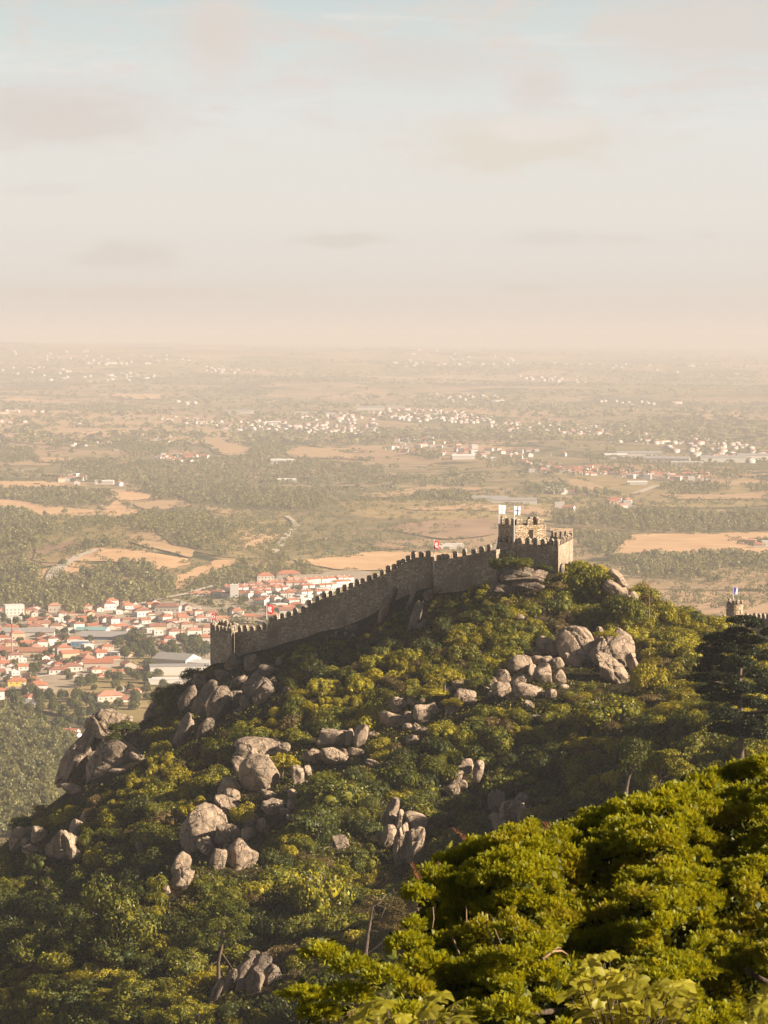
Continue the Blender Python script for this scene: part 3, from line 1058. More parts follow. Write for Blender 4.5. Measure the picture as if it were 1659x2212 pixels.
f7, ox7, oy7 = .3906, 810, 1296
batch(f7, 1, ox7, oy7, 'the great split dome', [(1120, 262, 98, 108, -12, .12), (1325, 275, 110, 112, 28, .3), (1330, 405, 128, 62, 33, .5), (1240, 250, 52, 92, 4, .4), (1255, 178, 38, 26), (1425, 350, 30, 70, -18, .5)], thick=.9, grow=1.1)
batch(f7, 1, ox7, oy7, 'the boulder pile below the split dome',
      [(945, 262, 58, 56, 12, .3), (985, 278, 36, 50, 0, .5), (1030, 245, 20, 20), (880, 292, 40, 30, 20), (1016, 352, 36, 40, 0, .4), (805, 362, 76, 64, 12, .1), (895, 335, 34, 27), (938, 345, 46, 34),
       (868, 398, 30, 44), (930, 417, 56, 66, 10, .35), (1016, 430, 38, 44, -25), (800, 447, 58, 38), (840, 498, 84, 46, 0, .15), (702, 502, 54, 50), (712, 430, 46, 44), (652, 466, 32, 40, 0),
       (1090, 335, 58, 38, 28, .5), (972, 522, 32, 30), (932, 522, 27, 22), (1045, 480, 30, 20), (608, 502, 27, 24), (645, 522, 28, 22), (760, 545, 40, 20)])
batch(f7, 1, ox7, oy7, 'the low boulder row beside the pile',
      [(500, 476, 77, 44, 8, .6), (510, 542, 70, 47, 20, .4), (406, 491, 29, 13), (320, 514, 30, 16), (387, 517, 52, 25, -8, .3), (288, 521, 20, 14), (216, 557, 64, 33, -8, .5), (120, 588, 50, 54, 24, .4),
       (112, 662, 92, 50, 32, .4), (56, 668, 30, 58, 8), (186, 656, 37, 38), (184, 702, 32, 24), (290, 627, 77, 60, 6, .45), (426, 611, 42, 30, 8), (226, 706, 28, 32), (270, 716, 32, 14), (214, 772, 42, 40), (300, 730, 22, 16)])
batch(f7, 1, ox7, oy7, 'the shrubs below the split dome', [(1225, 592, 78, 28, -4, .6), (922, 646, 62, 13, 5, .7), (850, 582, 32, 28, 0)])
batch(f7, 1, ox7, oy7, 'the broken rocks on the shaded slope', [(505, 893, 32, 22, 0, .6), (498, 932, 48, 24, -5, .6), (465, 972, 27, 24, 0), (470, 1022, 44, 34, 20, .5), (430, 1047, 38, 30, -10), (567, 950, 26, 64, 12, .7)], lift=-3, grow=1.15)
batch(f7, 1, ox7, oy7, 'the leaning blocks above the conifer', [(670, 1122, 46, 64, 14, .8), (795, 1120, 34, 56, 30, .5), (752, 1185, 62, 76, 24, .5), (660, 1212, 32, 37, 0), (810, 1190, 24, 60, 12, .6), (690, 1250, 44, 40, 20)], lift=-3, grow=1.1)
batch(f7, 1, ox7, oy7, 'the wooded slope below the bailey', [(920, 62, 48, 38, -8, .6), (805, 95, 26, 20)], dark=True)

f8, ox8, oy8 = .3906, 324, 1512
batch(f8, 1, ox8, oy8, 'the big round-headed boulder',
      [(612, 268, 140, 60, 0, .35), (540, 300, 70, 82, 24, .4), (595, 422, 118, 120, 6, .2), (735, 275, 46, 34, -20, .6), (490, 362, 48, 48, 14)], thick=.85)
batch(f8, 1, ox8, oy8, 'the cliff under the round-headed boulder',
      [(432, 492, 62, 62, 30, .5), (440, 535, 58, 46, -20, .5), (300, 715, 112, 148, 40, .15), (420, 592, 78, 62, 20, .3), (366, 656, 42, 28, -8, .8), (432, 742, 86, 66, 8, .7), (312, 812, 46, 72, -22, .8),
       (660, 530, 58, 30, 28, .5), (680, 592, 78, 56, 26, .6), (626, 702, 38, 47, 14, .4), (545, 746, 52, 42, 0, .3), (475, 778, 25, 24), (430, 822, 27, 32), (384, 890, 50, 78, 14, .4), (500, 872, 90, 92, 24, .3),
       (790, 580, 37, 37), (796, 522, 37, 32, -10, .5), (745, 622, 30, 27), (570, 662, 44, 32, -10), (786, 646, 32, 27, 0), (165, 932, 46, 88, 24, .4), (185, 1005, 62, 88, 36, .4), (92, 1062, 22, 38, -20), (540, 690, 30, 24)], dark=False)
batch(f8, 1, ox8, oy8, 'the pyramid rock',
      [(826, 425, 42, 67, -8, .8), (872, 398, 27, 48, -16, .7), (896, 322, 54, 52, 0, .4), (1000, 222, 94, 68, -14, .95), (1012, 322, 98, 52, 24, .6), (1105, 212, 30, 58, 6, .8), (1160, 204, 44, 80, 4, .5), (1225, 197, 42, 27, 0, .5), (1140, 292, 52, 27, 14), (1080, 300, 30, 30), (1240, 345, 50, 20, 16, .6)])
batch(f8, 1, ox8, oy8, 'the dark trees below the pyramid rock', [(1040, 782, 62, 58, 28, .7)], dark=True)
batch(f8, 1, ox8, oy8, 'the shaded cluster of upright stones',
      [(1330, 622, 34, 86, 20, .4), (1341, 666, 24, 32), (1388, 668, 27, 62, 8, .5), (1462, 682, 68, 54, 22, .25), (1505, 742, 32, 20, 16), (1325, 757, 42, 62, 10, .3), (1335, 722, 29, 27), (1395, 800, 44, 110, 4, .35), (1455, 815, 46, 104, 12, .35), (1270, 746, 22, 27), (1490, 802, 27, 48, 8),
       (1440, 615, 10, 24, 0), (1532, 608, 12, 14, 0)], lift=-3, grow=1.1)

f6, ox6, oy6 = .2279, 297, 1404
batch(f6, 1, ox6, oy6, 'the slabs under the corner tower',
      [(905, 110, 78, 92, 22, .4), (1085, 132, 96, 80, 34, .35), (797, 242, 72, 44, 12, .4), (600, 296, 76, 56, 22, .4), (960, 292, 40, 84, 52, .4), (480, 462, 62, 122, 36, .35), (650, 455, 70, 160, 34, .3), (742, 540, 96, 190, 28, .3), (640, 742, 60, 112, 44, .6),
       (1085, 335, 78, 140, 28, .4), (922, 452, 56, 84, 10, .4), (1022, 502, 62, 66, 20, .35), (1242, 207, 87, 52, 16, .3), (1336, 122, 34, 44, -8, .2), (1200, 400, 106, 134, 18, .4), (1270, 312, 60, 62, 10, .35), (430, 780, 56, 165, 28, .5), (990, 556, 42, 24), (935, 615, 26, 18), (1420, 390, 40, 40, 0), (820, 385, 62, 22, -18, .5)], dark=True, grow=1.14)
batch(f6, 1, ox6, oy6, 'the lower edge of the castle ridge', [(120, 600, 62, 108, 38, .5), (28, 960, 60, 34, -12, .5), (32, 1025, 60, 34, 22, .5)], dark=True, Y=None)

# lone crag on the far flank
f3, ox3, oy3 = .3333, 0, 1242
batch(f3, 1, ox3, oy3, 'the west crag', [(690, 985, 128, 118, 34, .35), (505, 1200, 88, 245, 36, .35), (800, 960, 78, 70, -30, .35)], thick=.75, Y=520)
batch(f3, 1, ox3, oy3, 'the west crag', [(735, 1180, 185, 118, -12, .6), (640, 1250, 130, 120, 8, .7)], thick=.6, Y=512)
batch(f3, 1, ox3, oy3, 'the west crag', [(490, 1395, 100, 40, 18, .6), (900, 1190, 70, 26, 32, .6), (770, 1272, 64, 17, 4, .5)], thick=.7)

f1, ox1, oy1 = .3255, 0, 1674
batch(f1, 1, ox1, oy1, 'the pale-topped cliff', [(118, 425, 52, 76, 10, .3), (178, 368, 36, 22, -8, .3), (248, 400, 56, 56, 12, .5), (196, 500, 52, 38, -8, .5), (425, 455, 96, 100, 18, .35), (497, 350, 40, 48, 34, .6), (552, 282, 32, 32, 20, .6), (200, 580, 42, 32, 0, .5), (930, 462, 34, 54, 10, .7), (492, 525, 42, 42), (170, 450, 26, 40, 0)], lift=-2, grow=1.1)
f2, ox2, oy2 = .2929, 486, 1782
batch(f2, 1, ox2, oy2, 'the low crag near the bottom',
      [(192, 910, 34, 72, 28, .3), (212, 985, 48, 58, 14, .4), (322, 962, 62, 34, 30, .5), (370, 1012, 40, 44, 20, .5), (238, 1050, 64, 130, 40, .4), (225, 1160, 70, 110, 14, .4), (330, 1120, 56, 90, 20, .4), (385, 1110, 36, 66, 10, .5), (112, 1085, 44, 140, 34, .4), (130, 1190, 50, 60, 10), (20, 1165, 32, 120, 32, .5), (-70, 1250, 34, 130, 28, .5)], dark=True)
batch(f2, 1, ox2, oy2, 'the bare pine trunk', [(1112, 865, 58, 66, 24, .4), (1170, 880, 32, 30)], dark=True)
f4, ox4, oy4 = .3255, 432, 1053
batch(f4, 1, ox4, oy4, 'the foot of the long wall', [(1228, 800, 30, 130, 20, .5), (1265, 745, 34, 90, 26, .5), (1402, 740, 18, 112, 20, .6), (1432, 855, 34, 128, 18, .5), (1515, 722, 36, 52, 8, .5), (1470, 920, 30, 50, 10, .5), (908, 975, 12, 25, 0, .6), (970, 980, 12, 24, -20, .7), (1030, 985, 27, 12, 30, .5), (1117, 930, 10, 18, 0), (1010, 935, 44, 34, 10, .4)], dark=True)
f5, ox5, oy5 = .2604, 918, 1053
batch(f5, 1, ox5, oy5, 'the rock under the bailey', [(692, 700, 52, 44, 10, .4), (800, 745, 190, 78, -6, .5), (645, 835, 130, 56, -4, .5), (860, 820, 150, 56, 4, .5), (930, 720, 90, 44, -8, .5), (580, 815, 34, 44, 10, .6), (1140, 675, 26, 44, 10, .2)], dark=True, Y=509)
batch(f5, 1, ox5, oy5, 'the trees behind the bailey', [(1590, 735, 84, 42, 30, .5), (1625, 790, 60, 26, 10, .7), (1600, 850, 130, 66, 26, .3), (1720, 905, 60, 44, 40, .4)], Y=494)

for place, rows in ROCK_N.items():
    rows.sort(key=lambda q: q[0])
    n = len(rows)
    for i, (dx, dy, o, size, form, dark, lab) in enumerate(rows):
        if n == 1:
            lb = f'{size} {form} granite boulder among {place[4:] if place.startswith("the ") else place}'
        else:
            lb = f'{size} {form} boulder, {ordinal(i + 1)} from left at {place}'
        tag(o, lb, 'boulder', 'granite boulders at ' + place)
RK = np.array([(a, b, c, d, e, y) for a, b, c, d, e, y in ROCKS])


def rock_cover(dx, dy, Y, grow=1.0):
    """True where a layout point lies on the face of a boulder that stands farther off than Y"""
    dx = np.asarray(dx)[:, None]; dy = np.asarray(dy)[:, None]
    c, s = np.cos(RK[:, 4]), np.sin(RK[:, 4])
    ex = dx - RK[:, 0]; ey = dy - RK[:, 1]
    px = ex * c + ey * s; py = -ex * s + ey * c
    g = grow + .07 * (RK[:, 2] * RK[:, 3] > 700)
    return (((px / (RK[:, 2] * g)) ** 2 + (py / (RK[:, 3] * g)) ** 2) < 1).any(1)

# ------------------------------------------------------------------ plants of the hill
def leaf_quads(c, n, size, r, asp=.62, bend=.0):
    """quads at centres c with normals n (both (k,3)); size (k,) -> verts (4k,3), faces (k,4)"""
    k = len(c)
    a = r.normal(size=(k, 3)); a -= (a * n).sum(1)[:, None] * n; a /= np.linalg.norm(a, axis=1)[:, None] + 1e-9
    b = np.cross(n, a)
    s = size[:, None] * .5
    v = np.stack([c - a * s, c - b * s * asp, c + a * s, c + b * s * asp], 1)
    return v.reshape(-1, 3), np.arange(4 * k).reshape(k, 4)


def unit(v):
    return v / (np.linalg.norm(v, axis=-1, keepdims=True) + 1e-9)


_ico1 = bmesh.new(); bmesh.ops.create_icosphere(_ico1, subdivisions=2, radius=1.0)
I1V = np.array([q.co[:] for q in _ico1.verts]); I1F = np.array([[q.index for q in p.verts] for p in _ico1.faces]); _ico1.free()


def crown_mesh(name, seed, mat, nl=13, nleaf=1500, leaf=.125, flat=.8, spread=.74, lobe=(.22, .44), base=.15, jag=1.0, tall=0.0):
    """a crown of unit radius and about unit height, standing on z = 0: lobes of loose leaf clusters"""
    r = np.random.default_rng(seed)
    th = r.uniform(0, 2 * np.pi, nl); rad = np.sqrt(r.uniform(0.02, 1, nl)) * spread
    cz = base + (1 - base) * .62 * (1 - (rad / spread) ** 2 * .7) * r.uniform(.55, 1.1, nl)
    cen = np.stack([np.cos(th) * rad, np.sin(th) * rad, cz * flat * (1 + tall)], 1)
    lr = r.uniform(*lobe, nl)
    pick = r.choice(nl, nleaf * 2, p=lr ** 2 / (lr ** 2).sum())
    d = unit(r.normal(size=(nleaf * 2, 3)) + np.array([0, 0, .28]))
    p = cen[pick] + d * (lr[pick] * r.uniform(.78, 1.08, nleaf * 2))[:, None] * np.array([1, 1, .82])
    # drop leaves buried in another lobe, and ragged gaps
    dist = np.linalg.norm((p[:, None] - cen[None]) / np.array([1, 1, .82]), axis=2) / lr
    dist[np.arange(len(p)), pick] = 9
    ph = r.uniform(0, 6, 3)
    gap = np.sin(p[:, 0] * 9 + ph[0]) + np.sin(p[:, 1] * 8 + ph[1]) + np.sin(p[:, 2] * 10 + ph[2])
    ok = (dist.min(1) > .80) & (gap > -1.55) & (p[:, 2] > -.05)
    p, d = p[ok][:nleaf], d[ok][:nleaf]
    n = unit(d + r.normal(size=d.shape) * .62 * jag)
    sz = leaf * r.uniform(.6, 1.35, len(p))
    v, f = leaf_quads(p + d * (r.uniform(0, .05, len(p)))[:, None], n, sz, r)
    vs = [v]; fs4 = [f]; fs3 = []; k = len(v)
    for c, q in zip(cen, lr):
        vs.append(c + I1V * (q * .58) * np.array([1, 1, .8])); fs3.append(I1F + k); k += len(I1V)
    return mesh_np(name, np.concatenate(vs), [np.concatenate(fs4), np.concatenate(fs3)], [mat])


def stems_mesh(name, seed, n=4, h=.7):
    r = random.Random(seed)
    mb = MB()
    for i in range(n):
        a = r.uniform(0, 6.28); q = r.uniform(.2, .45)
        mb.tube([(0, 0, -.35), (math.cos(a) * q * .25, math.sin(a) * q * .25, h * .3), (math.cos(a) * q * .6, math.sin(a) * q * .6, h * .65), (math.cos(a) * q, math.sin(a) * q, h)], [.06, .045, .03, .012], 5, False)
    return mb.mesh(name, [M['bark']])


SHRUB = {
    'evergreen_shrub': [(crown_mesh('crown', 100 + i, M['evergreen'], nl=13 + 2 * i, nleaf=2200, leaf=.088, jag=.85, lobe=(.2, .44)), stems_mesh('trunk', i)) for i in range(6)],
    'oak_tree': [(crown_mesh('crown', 200 + i, M['oak'], nl=20, nleaf=2600, leaf=.075, jag=.85, flat=1.0, spread=.66, lobe=(.22, .38)), stems_mesh('trunk', 20 + i, 3, .8)) for i in range(5)],
    'broom_shrub': [(crown_mesh('crown', 300 + i, M['broom'], nl=13, nleaf=1900, leaf=.095, flat=.8, jag=.95, lobe=(.18, .42)), stems_mesh('trunk', 40 + i, 5, .6)) for i in range(4)],
    'heath_shrub': [(crown_mesh('crown', 400 + i, M['heath'], nl=12, nleaf=1100, leaf=.09, flat=.8, jag=1.5), stems_mesh('trunk', 60 + i, 6, .6)) for i in range(3)],
}
SHRUB['laurel_shrub'] = [(crown_mesh('crown', 500 + i, M['laurel'], nl=17 + i, nleaf=2200, leaf=.08, flat=.95, jag=.95, lobe=(.18, .42)), stems_mesh('trunk', 80 + i)) for i in range(5)]
SHRUB['myrtle_shrub'] = [(crown_mesh('crown', 600 + i, M['evergreen'], nl=18, nleaf=2200, leaf=.08, flat=.75, jag=.95, spread=.85, lobe=(.16, .38)), stems_mesh('trunk', 90 + i)) for i in range(4)]
WORDS = {'evergreen_shrub': ('shrub', ['dense olive green shrub', 'rounded evergreen shrub']),
         'myrtle_shrub': ('shrub', ['low spreading olive shrub', 'small-leaved green shrub']),
         'laurel_shrub': ('shrub', ['leafy mid green shrub', 'uneven olive shrub']),
         'oak_tree': ('tree', ['dark bushy oak tree', 'broad dark evergreen oak tree', 'dense dark tree']),
         'broom_shrub': ('shrub', ['bright yellow-green shrub', 'golden green leafy shrub']),
         'heath_shrub': ('shrub', ['dry brownish shrub', 'straw-coloured twiggy shrub'])}
MARKS = [('the corner tower', 480, 1440), ('the long wall', 640, 1400), ('the long wall', 760, 1370), ('the rocks at the wall foot', 860, 1310), ('the upper wall', 990, 1290), ('the rock under the bailey', 1130, 1290),
         ('the bailey end wall', 1270, 1210), ('the rocks behind the bailey', 1350, 1270), ('the great split dome', 1300, 1400), ('the boulder pile', 1150, 1450), ('the low boulder row', 920, 1530),
         ('the pyramid rock', 715, 1600), ('the round-headed boulder', 560, 1670), ('the cliff under the round-headed boulder', 460, 1810), ('the slabs under the corner tower', 500, 1500), ('the west crag', 230, 1600),
         ('the pale-topped cliff', 120, 1820), ('the upright stones', 870, 1800), ('the leaning blocks', 1085, 1750), ('the broken rocks', 1000, 1650), ('the low crag', 540, 2080), ('the bare pine trunk', 810, 1960),
         ('the dark cedar', 1560, 1450), ('the round tower', 1570, 1340), ('the forked pine', 1440, 1700), ('the valley floor', 200, 2130), ('the sunlit rib', 330, 1680), ('the shaded hollow', 260, 1930), ('the middle slope', 900, 1400),
         ('the wooded crest', 1420, 1330), ('the yellow thicket', 1430, 1450), ('the lower thicket', 1300, 1600), ('the shaded slope', 1150, 1650)]


def mark_of(dx, dy):
    return min(MARKS, key=lambda m: (m[1] - dx) ** 2 + ((m[2] - dy) * 1.4) ** 2)[0]


# sample the hill evenly in view
N = 60000
qx = rng.uniform(-40, 1700, N); qy = rng.uniform(1180, 2230, N)
hit = hill_hit(qx, qy)
ok = np.isfinite(hit[:, 1]) & (hit[:, 1] > 300)
qx, qy, hit = qx[ok], qy[ok], hit[ok]
# the castle and its bare apron stay clear
def wall_low(dx):
    return np.interp(dx, [440, 507, 577, 656, 729, 793, 850, 908, 937, 1000, 1072, 1113, 1206, 1240, 1260], [1440, 1440, 1416, 1392, 1376, 1366, 1330, 1290, 1284, 1282, 1262, 1275, 1245, 1205, 1180])
clear = qy < wall_low(qx)
qx, qy, hit = qx[~clear], qy[~clear], hit[~clear]
noise_k = wave(hit[:, 0], hit[:, 1], 40, 3) + wave(hit[:, 0], hit[:, 1], 17, 8) * .7
plants = []
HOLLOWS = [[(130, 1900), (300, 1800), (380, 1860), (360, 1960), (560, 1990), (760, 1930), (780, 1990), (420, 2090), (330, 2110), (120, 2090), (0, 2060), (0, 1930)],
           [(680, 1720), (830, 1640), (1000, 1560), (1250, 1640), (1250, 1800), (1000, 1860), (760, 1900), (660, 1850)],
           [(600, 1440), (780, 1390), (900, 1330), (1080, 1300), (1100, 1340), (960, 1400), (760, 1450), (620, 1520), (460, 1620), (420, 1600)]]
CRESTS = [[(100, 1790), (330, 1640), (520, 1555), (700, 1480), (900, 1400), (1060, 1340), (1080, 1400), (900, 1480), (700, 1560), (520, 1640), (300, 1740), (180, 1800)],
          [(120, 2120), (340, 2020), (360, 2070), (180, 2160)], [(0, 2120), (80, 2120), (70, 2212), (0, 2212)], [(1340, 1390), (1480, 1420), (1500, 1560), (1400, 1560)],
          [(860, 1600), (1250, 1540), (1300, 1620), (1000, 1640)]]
def inside_poly(poly, x, y):
    c = False
    for i in range(len(poly)):
        (x1, y1), (x2, y2) = poly[i - 1], poly[i]
        if (y1 > y) != (y2 > y) and x < (x2 - x1) * (y - y1) / (y2 - y1) + x1: c = not c
    return c
ax = np.empty(0); ay = np.empty(0); ar = np.empty(0)
for i in range(len(qx)):
    Y = hit[i, 1]
    k = noise_k[i]
    q = rnd.random()
    dx, dy = qx[i], qy[i]
    if dx > 880 and dy > 1990: continue
    if dx > 1200 and dy > 1840: continue
    low_part = smooth(1750, 2050, dy)
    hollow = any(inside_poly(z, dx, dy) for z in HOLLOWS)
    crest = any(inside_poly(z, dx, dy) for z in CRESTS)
    if hollow: k = .6; q *= .75  # mostly dark oaks here, painting the shade of the hollows
    elif crest: k = -.6; q = q * .9 + .1 if q > .15 else q  # more yellow broom here, painting sunlight onto the crests
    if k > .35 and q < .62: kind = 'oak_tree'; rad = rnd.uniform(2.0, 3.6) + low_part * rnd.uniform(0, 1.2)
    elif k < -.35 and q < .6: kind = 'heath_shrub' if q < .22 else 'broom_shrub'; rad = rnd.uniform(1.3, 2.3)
    elif q < .12: kind = 'broom_shrub'; rad = rnd.uniform(1.3, 2.4)
    elif q < .18: kind = 'heath_shrub'; rad = rnd.uniform(1.1, 1.9)
    elif q < .30: kind = 'oak_tree'; rad = rnd.uniform(1.8, 2.8)
    else: kind = rnd.choice(('evergreen_shrub', 'laurel_shrub', 'myrtle_shrub')); rad = rnd.uniform(1.5, 2.7)
    if dx > 1240 and dy < 1420: rad *= 1.15
    wl = wall_low(dx)
    if 440 < dx < 1110 and dy < wl + 45: rad = min(rad, rnd.uniform(.7, 1.3))
    rad *= 1.22
    hgt = rad * rnd.uniform(1.0, 1.4)
    rp = rad * FD / Y
    hp = hgt * .95 * FD / Y
    if dx < 1230 and 440 < dx and dy - hp < wl - 6 and not (1015 < dx < 1110): continue
    if len(ax):
        dd = np.hypot(ax - dx, (ay - dy) * 1.75)
        if (dd < .50 * (ar + rp)).any(): continue
    if rock_cover([dx, dx, dx, dx - rp * .6, dx + rp * .6], [dy - hp * .3, dy - hp * .65, dy - hp * 1.05, dy - hp * .5, dy - hp * .5], Y, .98).any(): continue
    ax = np.append(ax, dx); ay = np.append(ay, dy); ar = np.append(ar, rp)
    plants.append((kind, hit[i], rad, hgt, dx, dy, rp))
print('hill plants', len(plants))
# a few plants the picture shows plainly
for kind, dx, dy, Y, rad, hgt in [('oak_tree', 725, 1735, 420, 4.6, 5.4), ('broom_shrub', 527, 1765, 424, 2.0, 3.4), ('oak_tree', 640, 1830, 412, 3.2, 4.6), ('evergreen_shrub', 690, 1950, 380, 5.0, 7.0), ('broom_shrub', 610, 1655, 447, 3.0, 3.4),
                                  ('evergreen_shrub', 1310, 1545, 440, 4.4, 5.2), ('oak_tree', 1420, 1600, 415, 4.4, 5.4), ('broom_shrub', 1400, 1480, 455, 3.6, 5.0), ('broom_shrub', 1306, 1372, 460, 1.9, 1.1), ('evergreen_shrub', 1130, 1222, 508, 2.3, 2.2),
                                  ('oak_tree', 1095, 1225, 512, 2.8, 3.0), ('oak_tree', 1175, 1232, 511, 1.6, 1.6), ('evergreen_shrub', 1265, 1265, 500, 3.8, 6.0), ('evergreen_shrub', 1300, 1290, 496, 4.2, 6.2), ('oak_tree', 1340, 1330, 488, 4.2, 5.4),
                                  ('broom_shrub', 960, 1470, 462, 2.6, 3.4), ('broom_shrub', 985, 1520, 460, 2.0, 1.6), ('broom_shrub', 930, 1500, 466, 2.4, 1.5), ('broom_shrub', 822, 1612, 446, 1.6, 2.2), ('oak_tree', 265, 1580, 515, 2.6, 3.0), ('oak_tree', 250, 1600, 512, 2.6, 2.4)]:
    P = at(dx, dy, Y)
    plants.append((kind, P, rad, hgt, dx, dy, rad * FD / Y))

zones = {}
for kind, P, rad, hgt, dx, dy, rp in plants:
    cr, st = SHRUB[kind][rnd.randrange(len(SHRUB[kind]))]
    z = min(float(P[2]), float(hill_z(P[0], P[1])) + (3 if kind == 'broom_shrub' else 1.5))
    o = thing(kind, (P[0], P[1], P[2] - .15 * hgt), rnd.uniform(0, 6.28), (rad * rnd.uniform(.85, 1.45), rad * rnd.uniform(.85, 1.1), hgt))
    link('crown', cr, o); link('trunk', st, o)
    tone = rnd.choice(WORDS[kind][1])
    zones.setdefault((tone, mark_of(dx, dy), kind), []).append((dx, o))
for (tone, mk, kind), rows in zones.items():
    rows.sort(key=lambda q: q[0])
    for i, (dx, o) in enumerate(rows):
        lb = f'{tone} growing by {mk}' if len(rows) == 1 else f'{tone}, {ordinal(i + 1)} from the left by {mk}'
        tag(o, lb, WORDS[kind][0], f'{tone}s on the castle hill')

# undergrowth between them: low ground cover nobody could count
N = 46000
qx = rng.uniform(-120, 1900, N); qy = rng.uniform(1180, 2480, N)
hit = hill_hit(qx, qy)
ok = np.isfinite(hit[:, 1]) & (hit[:, 1] > 200)
qx, qy, hit = qx[ok], qy[ok], hit[ok]
wl = wall_low(qx)
ok = ~((qx > 455) & (qx < 1240) & (qy < wl - 2))
ok &= ~rock_cover(qx, qy - 9, 0, .8)
hit = hit[ok]
k = 15
n = len(hit)
c = np.repeat(hit, k, 0)
d = unit(rng.normal(size=(n * k, 3)) + np.array([0, 0, .6]))
sz = np.repeat(rng.uniform(.5, 1.35, n), k)
p = c + d * (sz * rng.uniform(.4, 1.0, n * k))[:, None] * np.array([1.3, 1.3, .9])
v, f = leaf_quads(p, unit(d + rng.normal(size=d.shape) * .6), rng.uniform(.25, .55, n * k), rng)
tag(link('undergrowth', mesh_np('undergrowth', v, f, [M['under']])), kind='stuff')

# ------------------------------------------------------------------ pines and the dark cedar
def pad_tree(name, label, cat, Y, base, trunk, limbs, pads, mat, leaf=.28, dens=1.0, tr=(.42, .12), group=None, flat=.5, lbark='bark'):
    """a conifer of horizontal foliage pads; everything laid out around depth Y.
    base, trunk: layout points; limbs: lists of layout points with depth offsets; pads: (dx, dy, hw, hh, depth offset)"""
    P0 = at(*base, Y); P0 = np.array([P0[0], P0[1], float(hill_z(P0[0], P0[1])) - .4])
    m = Y / FD
    root = tag(thing(name, P0), label, cat, group)
    L = lambda q: Vector(at(q[0], q[1], Y + (q[2] if len(q) > 2 else 0)) - P0)
    mb = MB()
    pts = [Vector((0, 0, 0))] + [L(q) for q in trunk]
    mb.tube(pts, list(np.linspace(tr[0], tr[1], len(pts))), 9)
    mb.build('trunk', M[lbark], root, smooth=True)
    mb = MB()
    for lm in limbs:
        pts = [L(q) for q in lm]
        mb.tube(pts, list(np.linspace(tr[1] * 1.1, .03, len(pts))), 6, False)
    if limbs:
        mb.build('limbs', M[lbark], root, smooth=True)
    V = []; k = 0; F = []
    r = np.random.default_rng(int(base[0] * 3 + base[1]))
    for (dx, dy, hw, hh, oy) in pads:
        c = at(dx, dy, Y + oy) - P0
        a, b = hw * m, max(hh * m, .25)
        n = int(dens * 26 * a * (a * .8 + b) / (leaf * leaf) * .55) + 60
        d = unit(r.normal(size=(n, 3)))
        q = r.uniform(.45, 1, n) ** .5
        lump = 1 + .22 * np.sin(d[:, 0] * 7 + dx) * np.cos(d[:, 1] * 6 + dy)
        p = c + d * (q * lump)[:, None] * np.array([a, a * .8, b])
        p[:, 2] -= .12 * a * (d[:, 0] ** 2 + d[:, 1] ** 2) * q
        nn = unit(np.array([0, 0, 1.0]) * (1 - flat) + d * .5 + r.normal(size=(n, 3)) * .55)
        v, f = leaf_quads(p, nn, leaf * r.uniform(.6, 1.4, n), r, .5)
        V.append(v); F.append(f + k); k += len(v)
    link('crown', mesh_np('crown', np.concatenate(V), np.concatenate(F), [M[mat]]), root)
    return root


b6 = lambda x, y: (1242 + x * .2513, 1188 + y * .2513)
cp = [(1450, 590, 150, 30), (1400, 690, 120, 30), (1250, 745, 150, 40), (1180, 835, 140, 46), (1350, 835, 120, 46), (1500, 765, 150, 40), (1200, 935, 150, 46), (1400, 950, 150, 46), (1080, 1092, 140, 30), (1300, 1120, 160, 40),
      (1550, 1050, 130, 46), (1450, 1180, 150, 46), (1250, 1250, 170, 46), (1500, 1300, 150, 50), (1300, 1400, 150, 56), (1500, 1450, 150, 60), (1150, 1200, 120, 36), (1640, 900, 90, 50), (1640, 1180, 100, 56), (1120, 860, 90, 30), (1330, 1010, 110, 36),
      (1680, 700, 100, 34), (1700, 1350, 130, 60), (1400, 1540, 150, 60), (1250, 1520, 120, 50), (1560, 640, 90, 22), (1480, 860, 110, 40), (1100, 1010, 90, 30), (1600, 1560, 150, 60)]
pads = [(*b6(x, y), w * .2513, h * .2513, ((i * 37) % 7 - 3) * .55) for i, (x, y, w, h) in enumerate(cp)]
tr = [(*b6(1430, 1500),), (*b6(1410, 1200),), (*b6(1430, 900),), (*b6(1440, 620),)]
lim = [[(*b6(1425, 1000), 0), (*b6(1560, 920), -1), (*b6(1690, 850), -1.5)], [(*b6(1420, 1200), 0), (*b6(1250, 1140), -1), (*b6(1050, 1100), -1.5)], [(*b6(1430, 800), 0), (*b6(1360, 700), -.6), (*b6(1320, 620), -1)],
       [(*b6(1415, 1400), 0), (*b6(1560, 1390), -2), (*b6(1680, 1370), -2.4)], [(*b6(1430, 900), 0), (*b6(1250, 760), -.8), (*b6(1140, 830), -1.2)], [(*b6(1435, 700), 0), (*b6(1540, 660), .5), (*b6(1640, 700), .5)], [(*b6(1430, 1100), 0), (*b6(1530, 980), -1.6), (*b6(1640, 940), -1.8)]]
pad_tree('cedar_tree', 'tall dark cedar with flat layered branches in front of the round tower', 'tree', 330, b6(1430, 1700), tr, lim, pads, 'cedar', .27, 2.6)

